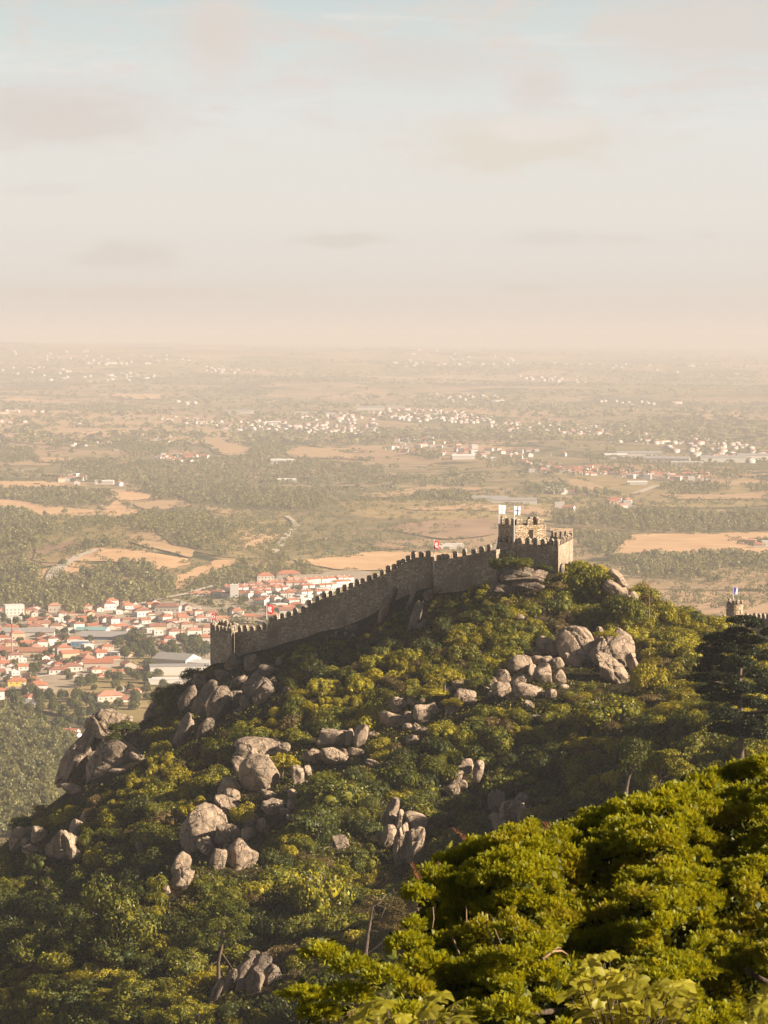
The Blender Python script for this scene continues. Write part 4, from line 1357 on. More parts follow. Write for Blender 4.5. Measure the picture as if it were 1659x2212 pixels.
bB = lambda x, y: (1242 + x * .2919, 1566 + y * .2919)
pads = [(*bB(x, y), w * .2919, h * .2919, o) for x, y, w, h, o in [(620, 215, 90, 26, 0), (700, 200, 80, 24, .5), (560, 300, 80, 34, -.5), (750, 270, 90, 30, .3), (540, 380, 70, 30, -.6), (760, 340, 90, 34, 0), (830, 400, 80, 34, .4), (680, 300, 60, 26, -.6), (640, 260, 70, 26, 0), (830, 310, 60, 26, .6), (600, 440, 60, 24, -.4), (760, 470, 80, 30, .2), (660, 520, 90, 30, -.3)]]
pad_tree('pine_tree', 'layered pine with a pale forked trunk behind the near conifer', 'tree', 335, bB(570, 640), [bB(575, 560), bB(600, 480), bB(625, 400), bB(630, 320), bB(650, 230)],
         [[(*bB(610, 470), 0), (*bB(650, 420), -.4), (*bB(690, 380), -.6)], [(*bB(600, 490), 0), (*bB(548, 530), -.3), (*bB(540, 560), -.3)], [(*bB(628, 360), 0), (*bB(570, 310), -.3)], [(*bB(630, 320), 0), (*bB(720, 280), .2), (*bB(780, 270), .2)], [(*bB(628, 400), 0), (*bB(740, 350), 0)]],
         pads, 'laurel', .2, 1.1, (.34, .12))
pads = [(*bB(x, y), w * .2919, h * .2919, o) for x, y, w, h, o in [(430, 130, 90, 50, 0), (470, 220, 70, 60, .4), (400, 230, 70, 60, -.3), (350, 170, 70, 50, 0), (440, 300, 60, 50, 0), (360, 320, 50, 50, 0)]]
pad_tree('pine_tree', 'loose brownish pine with a leaning dark trunk beside the forked pine', 'tree', 345, bB(370, 560), [bB(380, 470), bB(400, 380), bB(440, 300), bB(470, 220)],
         [[(*bB(400, 390), 0), (*bB(360, 330), -.3)], [(*bB(430, 320), 0), (*bB(400, 240), .2)], [(*bB(440, 300), 0), (*bB(500, 250), .2)]], pads, 'oak', .2, 1.0, (.3, .1))

c1 = lambda x, y: (x * .3255, 1674 + y * .3255)
pads = [(*c1(x, y), w * .3255, h * .3255, o) for x, y, w, h, o in [(1480, 860, 170, 90, 0), (1330, 900, 130, 60, -.4), (1590, 960, 120, 80, .4), (1430, 980, 150, 80, 0), (1300, 1040, 110, 60, -.5), (1540, 1060, 130, 60, .4), (1480, 760, 120, 60, 0), (1340, 1120, 80, 50, -.5), (1600, 860, 90, 60, .5), (1230, 950, 70, 40, -.6), (1420, 1090, 100, 50, 0)]]
pad_tree('pine_tree', 'open olive pine with a bent reddish trunk beside the low crag', 'tree', 352, c1(1460, 1400), [c1(1450, 1340), c1(1450, 1240), c1(1475, 1120), c1(1490, 1000), c1(1490, 880)],
         [[(*c1(1455, 1230), 0), (*c1(1400, 1260), -.3), (*c1(1375, 1290), -.4)], [(*c1(1470, 1180), 0), (*c1(1520, 1250), -.3), (*c1(1545, 1290), -.4)], [(*c1(1485, 1060), 0), (*c1(1340, 990), -.3)], [(*c1(1488, 1000), 0), (*c1(1590, 960), .2)], [(*c1(1480, 1100), 0), (*c1(1560, 1060), .3)]],
         [(a, b, w_ * .62, h_ * .5, o_) for a, b, w_, h_, o_ in pads] + [(a + 14 * math.sin(i * 2.3), b - 10 + 9 * math.cos(i * 1.7), w_ * .4, h_ * .35, o_) for i, (a, b, w_, h_, o_) in enumerate(pads)], 'laurel', .2, 1.3, (.3, .1))
# bare twisted trunk in the middle of the lower slope
c2 = lambda x, y: (486 + x * .2929, 1782 + y * .2929)
pads = [(*c2(x, y), w * .2929, h * .2929, o) for x, y, w, h, o in [(1010, 610, 90, 36, 1.0), (1090, 555, 90, 30, 1.0), (1250, 580, 90, 60, .8), (1290, 660, 100, 50, .8), (1200, 720, 110, 40, 1), (1330, 760, 90, 50, 1)]]
pad_tree('pine_tree', 'nearly bare twisted pine trunk with a few yellow tufts on the lower slope', 'tree', 332, c2(1030, 1000), [c2(1040, 930), c2(1055, 800), c2(1075, 690), c2(1090, 600), c2(1140, 570), c2(1190, 510)],
         [[(*c2(1090, 600), 0), (*c2(1020, 630), -.2), (*c2(1005, 680), -.2)], [(*c2(1120, 590), 0), (*c2(1180, 610), -.3), (*c2(1150, 690), -.4)], [(*c2(1060, 790), 0), (*c2(1110, 780), -.3), (*c2(1130, 790), -.3)], [(*c2(1045, 950), 0), (*c2(1130, 890), -.3), (*c2(1190, 830), -.2)], [(*c2(1090, 610), 0), (*c2(1110, 660), -.2)]],
         pads, 'heath', .2, .7, (.27, .07))
pads = [(*c2(x, y), w * .2929, h * .2929, o) for x, y, w, h, o in [(1400, 620, 90, 40, 1), (1370, 700, 80, 40, 1), (1450, 560, 60, 40, 1)]]
pad_tree('pine_tree', 'slender pine with a bare straight trunk half hidden by the near conifer', 'tree', 318, c2(1455, 1040), [c2(1450, 950), c2(1432, 700), c2(1420, 600)], [[(*c2(1435, 760), 0), (*c2(1390, 720), -.2)]], pads, 'heath', .2, .7, (.2, .1))

# dead leafless crown on the wooded crest
P = at(1401, 1262, 492)
root = tag(thing('dead_tree', (P[0], P[1], float(hill_z(P[0], P[1])) - .3)), 'leafless grey tree on the wooded crest beyond the bailey rocks', 'tree')
mb = MB()
hh = float(P[2]) - root.location.z + .6
mb.tube([(0, 0, 0), (.15, 0, hh * .5), (.1, 0, hh)], [.13, .09, .04], 6)
mb.build('trunk', M['twig'], root)
mb = MB(); r2 = random.Random(5)
for i in range(26):
    a = r2.uniform(0, 6.28); z = hh * r2.uniform(.5, 1); l = r2.uniform(.6, 1.6)
    e = Vector((math.cos(a) * l, math.sin(a) * l, z + l * r2.uniform(.1, .7)))
    mb.tube([(.1, 0, z), (e + Vector((.1, 0, z))) * .5 + Vector((0, 0, .1)), e], [.035, .025, .012], 4, False)
    for _ in range(3):
        g = e + Vector((r2.uniform(-.4, .4), r2.uniform(-.4, .4), r2.uniform(0, .5)))
        mb.tube([e, g], [.015, .008], 3, False)
mb.build('limbs', M['dead'], root)

# ------------------------------------------------------------------ the near conifer
cA = lambda x, y: (864 + x * .293, 1620 + y * .293)
padA = [(270, 950, 140, 80), (120, 1060, 80, 56), (600, 750, 140, 84), (430, 800, 90, 60), (760, 700, 130, 76), (900, 640, 120, 56), (850, 820, 150, 84), (1000, 750, 130, 76), (1150, 640, 130, 64), (1300, 600, 130, 60), (1450, 520, 110, 56),
        (1600, 570, 90, 60), (1250, 800, 120, 74), (1450, 760, 120, 70), (1600, 700, 90, 76), (500, 1130, 150, 76), (680, 1180, 140, 76), (400, 1080, 110, 60), (950, 1110, 110, 66), (1080, 1180, 130, 66), (850, 1330, 140, 66), (620, 1350, 140, 84),
        (500, 1400, 100, 50), (1000, 1450, 130, 66), (1200, 1270, 110, 64), (1400, 1220, 110, 66), (1560, 1210, 100, 66), (1350, 1430, 130, 76), (1550, 1400, 110, 84), (850, 1530, 130, 56), (300, 1250, 110, 56), (100, 1300, 70, 40),
        (1050, 960, 140, 56), (1250, 970, 120, 56), (700, 960, 140, 66), (1450, 900, 100, 54), (200, 1570, 150, 60), (450, 1620, 150, 66), (750, 1690, 170, 76), (100, 1760, 130, 60), (1300, 1640, 90, 110), (1000, 1640, 140, 60), (560, 980, 110, 50)]
padB = [(150, 680, 100, 50), (300, 690, 80, 46), (480, 640, 130, 66), (420, 760, 130, 66), (730, 500, 80, 46), (950, 440, 110, 56), (1100, 380, 110, 50), (1250, 330, 110, 50), (1380, 290, 80, 50), (900, 600, 150, 66), (1100, 560, 130, 66), (1300, 520, 120, 66),
        (1050, 700, 130, 64), (1250, 680, 130, 64), (1380, 620, 80, 66), (700, 850, 100, 56), (780, 970, 80, 46), (1000, 860, 100, 40), (1150, 930, 100, 54), (1350, 950, 110, 66), (650, 1060, 80, 46), (500, 1140, 150, 56), (450, 1260, 130, 56), (750, 1150, 130, 56),
        (950, 1150, 130, 56), (1150, 1130, 120, 56), (1350, 1060, 110, 66), (420, 1600, 110, 56), (900, 1260, 120, 46), (700, 1310, 120, 54), (1000, 1600, 140, 56), (1200, 1650, 140, 56), (1350, 1700, 100, 56), (750, 1750, 120, 56), (900, 1830, 120, 56),
        (1080, 1850, 120, 56), (1200, 1780, 110, 56), (1000, 1945, 100, 36), (600, 1700, 90, 46), (1250, 1480, 140, 50), (620, 760, 90, 50), (1400, 800, 80, 60)]
pads = [(*cA(x, y), w * .293, h * .293) for x, y, w, h in padA] + [(*bB(x, y), w * .2919, h * .2919) for x, y, w, h in padB]
# low boughs along the bottom edge, in front of the dark interior
pads += [(700, 2060, 40, 16), (760, 2090, 40, 18), (830, 2110, 40, 16), (660, 2150, 40, 14), (880, 2040, 44, 18), (950, 2110, 46, 18), (1040, 2100, 40, 16), (760, 2150, 46, 20), (690, 2190, 40, 16), (880, 2190, 46, 20), (1100, 2180, 50, 20), (1190, 2120, 36, 16), (1560, 2190, 50, 16)]
r = np.random.default_rng(77)
# smaller irregular tufts between the main boughs
for _ in range(420):
    dx = r.uniform(900, 1690); dy = r.uniform(1640, 2230)
    top = np.interp(dx, [880, 950, 1040, 1100, 1250, 1330, 1400, 1500, 1660], [1900, 1850, 1790, 1785, 1765, 1740, 1715, 1690, 1625])
    if dy < top + 6 or (dy > 2060 and 1040 < dx < 1240 and r.uniform() < .75): continue
    pads.append((dx, dy, r.uniform(10, 30), r.uniform(8, 18)))


def sprig_template():
    """one flat feathery spray of scale leaves, unit length along +x, in the x-y plane"""
    v = []; f = []
    def blade(p, d, l, wdt, lift):
        d = d / np.linalg.norm(d); nrm = np.array([-d[1], d[0], 0]); k = len(v)
        z = np.array([0, 0, lift])
        wdt = wdt * .75; v.extend([p - nrm * wdt * .3, p + d * l * .6 - nrm * wdt * .5 + z * .5, p + d * l + z, p + d * l * .6 + nrm * wdt * .5 + z * .5]); f.append((k, k + 1, k + 2, k + 3))
    blade(np.zeros(3), np.array([1, 0, 0.]), 1.0, .10, .06)
    for i in range(4):
        t0 = .12 + .19 * i
        for s in (-1, 1):
            p = np.array([t0 + .03 * s, 0, .03])
            blade(p, np.array([.8, s * .75, 0]), .44 * (1 - .55 * t0), .17, .05 * s)
            if i == 9:
                q = p + np.array([.8, s * .75, 0]) * .16
                blade(q, np.array([1, s * .15, 0]), .22, .12, .05)
    return np.array(v), np.array(f)


SV, SF = sprig_template()
near_Y = {}
def pad_depth(dx, dy):
    return 24.2 + (2212 - dy) / 570 * 6.5 + .5 * math.sin(dx * .021) + .35 * math.sin(dy * .04 + dx * .01)

org = np.array([*(at(1420, 2150, 28.5)[:2]), 0]); org[2] = float(hill_z(org[0], org[1])) - .3
root = tag(thing('cypress_tree', org), 'large sunlit cypress with feathery yellow-green sprays close to the viewpoint', 'tree')
PB = []; PD = []; PS = []; IC = []; IS = []
for dx, dy, hw, hh in pads:
    Y = pad_depth(dx, dy)
    m = Y / FD
    c = at(dx, dy, Y)
    a, b = hw * m * 1.06, hh * m * 1.05
    n = int(11000 * a * (a + b) * 1.25) + 90
    d = unit(r.normal(size=(n * 3, 3)))
    d = d[(d[:, 2] > -.35) & (d[:, 1] < .55)][:n]
    n = len(d)
    lump = 1 + .3 * np.sin(d[:, 0] * 5 + dx) * np.sin(d[:, 2] * 4 + dy) + .16 * np.sin(d[:, 0] * 13 + dy) * np.cos(d[:, 1] * 11 + dx) + r.normal(size=n) * .10
    q = r.uniform(.62, 1.0, n) ** .7
    PB.append(c + d * (q * lump)[:, None] * np.array([a, (a + b) * .55, b]))
    PD.append(unit(d * .8 + np.array([-.1, -.15, .5]) + r.normal(size=(n, 3)) * .5))
    PS.append(r.uniform(.026, .062, n))
    ni = int(900 * a * (a + b)) + 30
    di = r.normal(size=(ni, 3)) * .5
    IC.append(c + np.array([.05, .35, -.75 * b]) + di * np.array([a * 1.1, .32, b * 1.3])); IS.append(r.uniform(.05, .12, ni))
for dx, dy, hw, hh in pads:
    # longer leading shoots that break the outline of each bough
    Y = pad_depth(dx, dy); m = Y / FD; c = at(dx, dy, Y); n = int(14 + hw * 1.2)
    d = unit(r.normal(size=(n, 3)) * np.array([1, .8, .6]) + np.array([-.1, -.2, .45]))
    PB.append(c + d * np.array([hw * m, hw * m * .6, hh * m]) * r.uniform(.8, 1.02, (n, 1)))
    PD.append(unit(d + np.array([-.15, 0, .35]) + r.normal(size=(n, 3)) * .3)); PS.append(r.uniform(.05, .10, n))
PB, PD, PS = np.concatenate(PB), np.concatenate(PD), np.concatenate(PS)
ref = unit(r.normal(size=PD.shape)); ry = unit(np.cross(ref, PD)); rz = np.cross(PD, ry)
V = PB[:, None] + PS[:, None, None] * (SV[None, :, 0:1] * PD[:, None] + SV[None, :, 1:2] * ry[:, None] + SV[None, :, 2:3] * rz[:, None])
F = (SF[None] + (np.arange(len(PB)) * len(SV))[:, None, None]).reshape(-1, 4)
print('sprigs', len(PB))
link('crown', mesh_np('crown', V.reshape(-1, 3) - org, F, [M['cypress']]), root)
IC, IS = np.concatenate(IC), np.concatenate(IS)
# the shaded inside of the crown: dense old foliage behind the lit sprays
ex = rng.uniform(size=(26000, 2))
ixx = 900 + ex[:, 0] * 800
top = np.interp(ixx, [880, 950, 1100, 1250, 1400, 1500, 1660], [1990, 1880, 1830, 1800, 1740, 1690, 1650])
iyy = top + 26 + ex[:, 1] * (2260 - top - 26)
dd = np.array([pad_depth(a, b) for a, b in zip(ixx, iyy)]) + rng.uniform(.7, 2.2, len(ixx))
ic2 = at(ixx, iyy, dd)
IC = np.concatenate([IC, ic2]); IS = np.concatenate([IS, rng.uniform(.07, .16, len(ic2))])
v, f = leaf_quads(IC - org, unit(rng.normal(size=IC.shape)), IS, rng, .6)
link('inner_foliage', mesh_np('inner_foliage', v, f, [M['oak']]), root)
mb = MB()
tp = Vector(at(1470, 1760, 31.5) - org)
mb.tube([(0, 0, 0), (.2, .1, tp.z * .3), (.3, .6, tp.z * .6), tp], [.45, .36, .24, .08], 10)
mb.build('trunk', M['bark'], root, smooth=True)
def limb(name, pts, r0, r1, mat='bark'):
    mb = MB()
    P = [Vector(at(a, b, pad_depth(a, b) + o) - org) for a, b, o in pts]
    mb.tube(P, list(np.linspace(r0, r1, len(P))), 6)
    return mb.build(name, M[mat], root, smooth=True)
limb('branch', [(1420, 2090, 1.0), (1300, 2060, .9), (1180, 2100, .8), (1080, 2130, .5)], .07, .02)
limb('branch', [(1390, 2120, 1.0), (1250, 2130, .7), (1100, 2070, .6), (980, 2030, .5)], .06, .015)
limb('branch', [(1420, 2000, 1.0), (1300, 1960, .8), (1150, 1940, .6), (980, 1900, .4)], .07, .02)
limb('branch', [(1440, 1950, 1.0), (1340, 1880, .8), (1250, 1850, .7)], .06, .02)
limb('branch', [(1450, 1900, 1.0), (1540, 1840, .7), (1640, 1800, .5)], .06, .02)
limb('branch', [(1659, 2125, -.3), (1630, 2108, -.3), (1612, 2092, -.2)], .035, .02)
limb('branch', [(1420, 2150, .9), (1260, 2180, .5), (1120, 2190, .3)], .06, .02)
limb('dead_branch', [(1172, 2072, -.45), (1195, 2055, -.5), (1213, 2054, -.5), (1226, 2062, -.45)], .014, .007, 'twig')
limb('dead_branch', [(1195, 2055, -.5), (1205, 2046, -.52), (1212, 2048, -.5)], .008, .004, 'twig')
limb('dead_branch', [(975, 2010, -.4), (981, 2035, -.42), (992, 2060, -.4)], .016, .008, 'twig')
limb('dead_branch', [(1047, 1985, -.5), (1054, 2010, -.55), (1066, 2040, -.5), (1074, 2052, -.5)], .008, .004, 'twig')
limb('dead_branch', [(1064, 1985, -.5), (1070, 2010, -.55), (1082, 2040, -.5)], .007, .004, 'twig')
limb('dead_branch', [(1007, 1958, -.5), (1008, 2000, -.55), (1010, 2016, -.5)], .007, .004, 'twig')
limb('dead_branch', [(1002, 2014, -.5), (1024, 2004, -.55), (1050, 2000, -.5)], .006, .003, 'twig')
limb('dead_branch', [(935, 1960, -.4), (937, 1985, -.42), (934, 2005, -.4)], .008, .004, 'twig')
# russet dead tips on the skyline of the crown
for k, (pts) in enumerate([[(1012, 1822, -.2), (996, 1803, -.2), (979, 1790, -.2)], [(906, 1905, -.2), (896, 1880, -.2), (889, 1862, -.2)], [(948, 1875, -.2), (944, 1866, -.2), (942, 1858, -.2)], [(1180, 1796, -.2), (1178, 1784, -.2), (1186, 1780, -.2)]]):
    o = limb('dead_tip', pts, .006, .003, 'dead')
    P = [at(a, b, pad_depth(a, b) + q) for a, b, q in pts]
    mb = MB()
    for i in range(60):
        t0 = rnd.random(); s = t0 * (len(P) - 1); i0 = min(int(s), len(P) - 2)
        p = Vector(P[i0] + (P[i0 + 1] - P[i0]) * (s - i0) - org)
        e = p + Vector((rnd.uniform(-.06, .06), rnd.uniform(-.05, .05), rnd.uniform(-.02, .06))) * (1.15 - t0 * .7)
        mb.tube([p, e], [.004, .002], 3, False)
    mb.build('dead_sprays', M['dead'], o)

# ------------------------------------------------------------------ saplings with broad lobed leaves
def lobed_leaf(seed):
    r = np.random.default_rng(seed)
    ang = []; rad = []
    tips = [(-128, .58), (-66, .86), (0, 1.0), (66, .86), (128, .58)]
    for i, (a, l) in enumerate(tips):
        for da, rr in ((-26, .76), (-17, .84), (-7, .95), (0, 1.0), (7, .95), (17, .84), (26, .76)):
            ang.append(a + da); rad.append(l * rr * r.uniform(.93, 1.06))
        if i < 4: ang.append((a + tips[i + 1][0]) / 2); rad.append(.66)
    ang = [-168] + ang + [168]; rad = [.30] + rad + [.30]
    a = np.radians(ang); q = np.array(rad)
    rings = []
    for s in (.0, .45, 1.0):
        x = np.cos(a) * q * s; y = np.sin(a) * q * s
        rr = np.hypot(x, y)
        z = -.22 * rr ** 2 + .10 * np.abs(np.sin(a * 2.7)) * rr + .05 * np.sin(x * 9 + seed) * rr
        rings.append(np.stack([x + .1, y, z], 1))
    v = np.concatenate([rings[0][:1], rings[1], rings[2]]); n = len(a)
    tri = [(0, 1 + i, 2 + i) for i in range(n - 1)]
    quad = [(1 + i, 1 + n + i, 2 + n + i, 2 + i) for i in range(n - 1)]
    k = len(v)
    pet = np.array([[.1, -.012, 0], [.1, .012, 0], [-.7, .01, -.18], [-.7, -.01, -.18]])
    return mesh_np('leaf', np.concatenate([v, pet]), [np.array(tri), np.array(quad + [(k, k + 1, k + 2, k + 3)])], [M['lobed']], smooth=True)


LEAVES = [lobed_leaf(i) for i in range(6)]
def sapling(label, base, Y, leaves, sz=.052):
    leaves = list(leaves) + [(a + rnd.uniform(-16, 16), b + rnd.uniform(-4, 22)) for a, b in leaves[: 96 - len(leaves)]]
    P0 = at(*base, Y); P0[2] = float(hill_z(P0[0], P0[1])) - .2
    root = tag(thing('sycamore_sapling', P0), label, 'sapling', None)
    tips = [at(a, b, Y + rnd.uniform(-.4, .4)) - P0 for a, b in leaves]
    c = np.mean(tips, 0)
    mb = MB()
    fork = Vector((c[0] * .7, c[1] * .7, c[2] - .65))
    mb.tube([(0, 0, 0), Vector((c[0] * .3, 0, fork.z * .5)), fork], [.05, .035, .018], 7)
    for t0 in tips:
        t0 = Vector(t0); mid = fork.lerp(t0, .55) + Vector((0, .03, .04))
        mb.tube([fork, mid, t0], [.007, .004, .002], 4, False)
    mb.build('stem', M['bark'], root, smooth=True)
    for t0 in tips:
        o = link('leaf', rnd.choice(LEAVES), root, t0)
        o.rotation_euler = (rnd.uniform(-.5, .5) + .35, rnd.uniform(-.2, .6), rnd.uniform(-2.9, -.2))
        s = sz * rnd.uniform(.7, 1.35); o.scale = (s, s, s)
    return root

L1 = [(802, 2165), (835, 2161), (767, 2194), (808, 2194), (867, 2194), (919, 2154), (943, 2160), (911, 2183), (934, 2194), (960, 2189), (952, 2147), (987, 2168), (1010, 2184), (780, 2210), (845, 2208), (890, 2210), (975, 2208), (928, 2172), (820, 2180), (996, 2200)]
sapling('small bright sycamore sapling with few lobed leaves under the middle of the cypress', (880, 2300), 13.0, L1, .066)
L2 = [bB(x, y) for x, y in [(100, 1740), (210, 1700), (330, 1800), (60, 1800), (150, 1800), (250, 1830), (390, 1770), (440, 1890), (350, 1900), (180, 1900), (480, 1960), (60, 1960), (170, 2000), (280, 1960), (330, 2080), (450, 2060), (250, 2120), (100, 2080), (50, 2040), (400, 2130),
                            (200, 2190), (350, 2180), (460, 2150), (620, 1900), (720, 1910), (790, 1900), (860, 2020), (640, 2000), (740, 2030), (820, 2090), (680, 2090), (770, 2160), (700, 2150), (650, 1950), (560, 2050), (10, 1900), (120, 1860), (220, 1930), (300, 1880), (110, 1990), (380, 2000), (30, 2130), (150, 2140), (540, 1970), (590, 2130), (280, 2040), (-40, 1990)]]
sapling('leafy bright sycamore sapling with many lobed leaves, between the two smaller ones', (1370, 2300), 13.2, L2, .066)
L3 = [bB(x, y) for x, y in [(1330, 2050), (1390, 1990), (1410, 2080), (1290, 2090), (1350, 2150), (1240, 2190), (1400, 2170), (1420, 1930), (1180, 2200), (1300, 2190)]]
sapling('bright sycamore sapling cut off by the photo edge beside the cypress branch stub', (1640, 2300), 13.0, L3, .064)

# ------------------------------------------------------------------ fields, tracks and woods of the plain
r1 = lambda P: [(x * .5, 702 + y * .5) for x, y in P]
rr = lambda P: [(829.5 + x * .5, 702 + y * .5) for x, y in P]
r0 = lambda P: [(x * .2604, 972 + y * .2604) for x, y in P]
r3 = lambda P: [(x * .3333, 1242 + y * .3333) for x, y in P]


def field_mat(name, a, b, c3, ang=0.0, rows=.25):
    m, t, o = new_mat(name)
    geo = t.n('NewGeometry')
    n1 = t.noise(geo.outputs['Position'], .02, 5, .65)
    mpn = t.n('Mapping'); mpn.inputs['Rotation'].default_value = (0, 0, ang); mpn.inputs['Scale'].default_value = (.012, .09, .02)
    t.link(geo.outputs['Position'], mpn.inputs[0])
    n2 = t.noise(mpn.outputs[0], 1.0, 4, .6)
    c = t.ramp(n1, [(.3, a), (.52, b), (.72, c3)])
    c = t.mix(rows * 1.6, c, t.ramp(n2, [(.35, (.72, .72, .70)), (.65, (1.15, 1.13, 1.1))]), 'MULTIPLY')
    principled(t, o, c, .95, spec=.05)
    return m


M['stubble'] = field_mat('stubble', (.44, .265, .135), (.55, .335, .175), (.63, .41, .225), .4)
M['fallow'] = field_mat('fallow', (.34, .215, .115), (.43, .275, .145), (.50, .33, .185), -.3)
M['ploughed'] = field_mat('ploughed', (.23, .14, .085), (.31, .195, .115), (.39, .25, .15), .9)
M['meadow'] = field_mat('dry meadow', (.21, .16, .065), (.30, .215, .092), (.38, .265, .125), .2)
M['scrubland'] = field_mat('scrubland', (.13, .11, .045), (.20, .155, .07), (.28, .20, .10), .2)
M['town_earth'] = field_mat('town earth', (.26, .20, .135), (.36, .28, .195), (.44, .35, .25), .1)
M['road'] = plain_mat('pale road', (.46, .38, .29), .9, .12, .1)
_lift = [0.10]


def drape(name, poly, mat, lift=None, step=14.0):
    """a patch of ground following the plain, its outline given in the layout"""
    _lift[0] += .035
    lift = _lift[0] if lift is None else lift
    P = plain_at(*np.array(poly, float).T)
    # densify the outline, soften corners
    n = len(P); out_ = []
    for i in range(n):
        a, b, c, d = P[i - 1], P[i], P[(i + 1) % n], P[(i + 2) % n]
        for q in np.linspace(0, 1, 6, endpoint=False):
            cm = .5 * ((2 * b) + (-a + c) * q + (2 * a - 5 * b + 4 * c - d) * q * q + (-a + 3 * b - 3 * c + d) * q ** 3)
            out_.append(b * (1 - q) * .35 + c * q * .35 + cm * .65 if 0 else cm * .6 + (b + (c - b) * q) * .4)
    L_ = np.sqrt(np.ptp([q[0] for q in out_]) * np.ptp([q[1] for q in out_]))
    out_ = [np.array([q[0] + .03 * L_ * wave(q[0], q[1], L_ * .5, 2) + .012 * L_ * wave(q[0], q[1], L_ * .15, 6), q[1] + .03 * L_ * wave(q[0], q[1], L_ * .45, 9) + .014 * L_ * wave(q[0], q[1], L_ * .17, 4), 0]) for q in out_]
    bm = bmesh.new()
    vs = [bm.verts.new((p[0], p[1], 0)) for p in out_]
    try:
        bm.faces.new(vs)
    except ValueError:
        bm.free(); return None
    bmesh.ops.triangulate(bm, faces=bm.faces[:])
    for _ in range(6):
        es = [e for e in bm.edges if e.calc_length() > 70]
        if not es: break
        bmesh.ops.subdivide_edges(bm, edges=es, cuts=1)
        bmesh.ops.triangulate(bm, faces=bm.faces[:])
    co = np.array([q.co[:] for q in bm.verts])
    z = plain_z(co[:, 0], co[:, 1]) + lift + co[:, 1] * 2.2e-4
    for q, zz_ in zip(bm.verts, z): q.co.z = zz_
    bm.normal_update()
    for fc in bm.faces:
        if fc.normal.z < 0: fc.normal_flip()
    me = bpy.data.meshes.new(name); bm.to_mesh(me); bm.free()
    me.materials.append(M[mat])
    for p in me.polygons: p.use_smooth = True
    return tag(link(name, me), kind='structure')


drape('scrub_slope', rr([(-900, 760), (-300, 700), (200, 720), (560, 745), (620, 800), (420, 850), (250, 900), (100, 960), (-200, 1010), (-700, 1000), (-1000, 900)]), 'scrubland')
drape('meadow_land', r1([(160, 850), (420, 800), (620, 850), (560, 960), (300, 1030), (140, 1000)]), 'meadow')
drape('meadow_land', r1([(880, 800), (1240, 810), (1290, 870), (1180, 960), (1020, 1000), (900, 930), (820, 880)]), 'meadow')
drape('meadow_land', r1([(560, 1230), (760, 1170), (1000, 1160), (1200, 1200), (1180, 1290), (900, 1280), (700, 1260)]), 'meadow')
drape('meadow_land', r1([(1250, 1010), (1480, 990), (1659, 980), (2300, 990), (2300, 1080), (1659, 1090), (1380, 1060)]), 'meadow')
drape('meadow_land', rr([(-200, 770), (200, 735), (560, 730), (860, 740), (1000, 790), (900, 840), (600, 850), (200, 840), (-100, 830)]), 'meadow')
drape('meadow_land', rr([(750, 660), (1000, 650), (1300, 700), (1659, 690), (1659, 780), (1200, 790), (900, 730)]), 'meadow')
drape('meadow_land', r1([(0, 370), (700, 380), (1100, 480), (1100, 560), (600, 490), (300, 520), (0, 500)]), 'fallow')
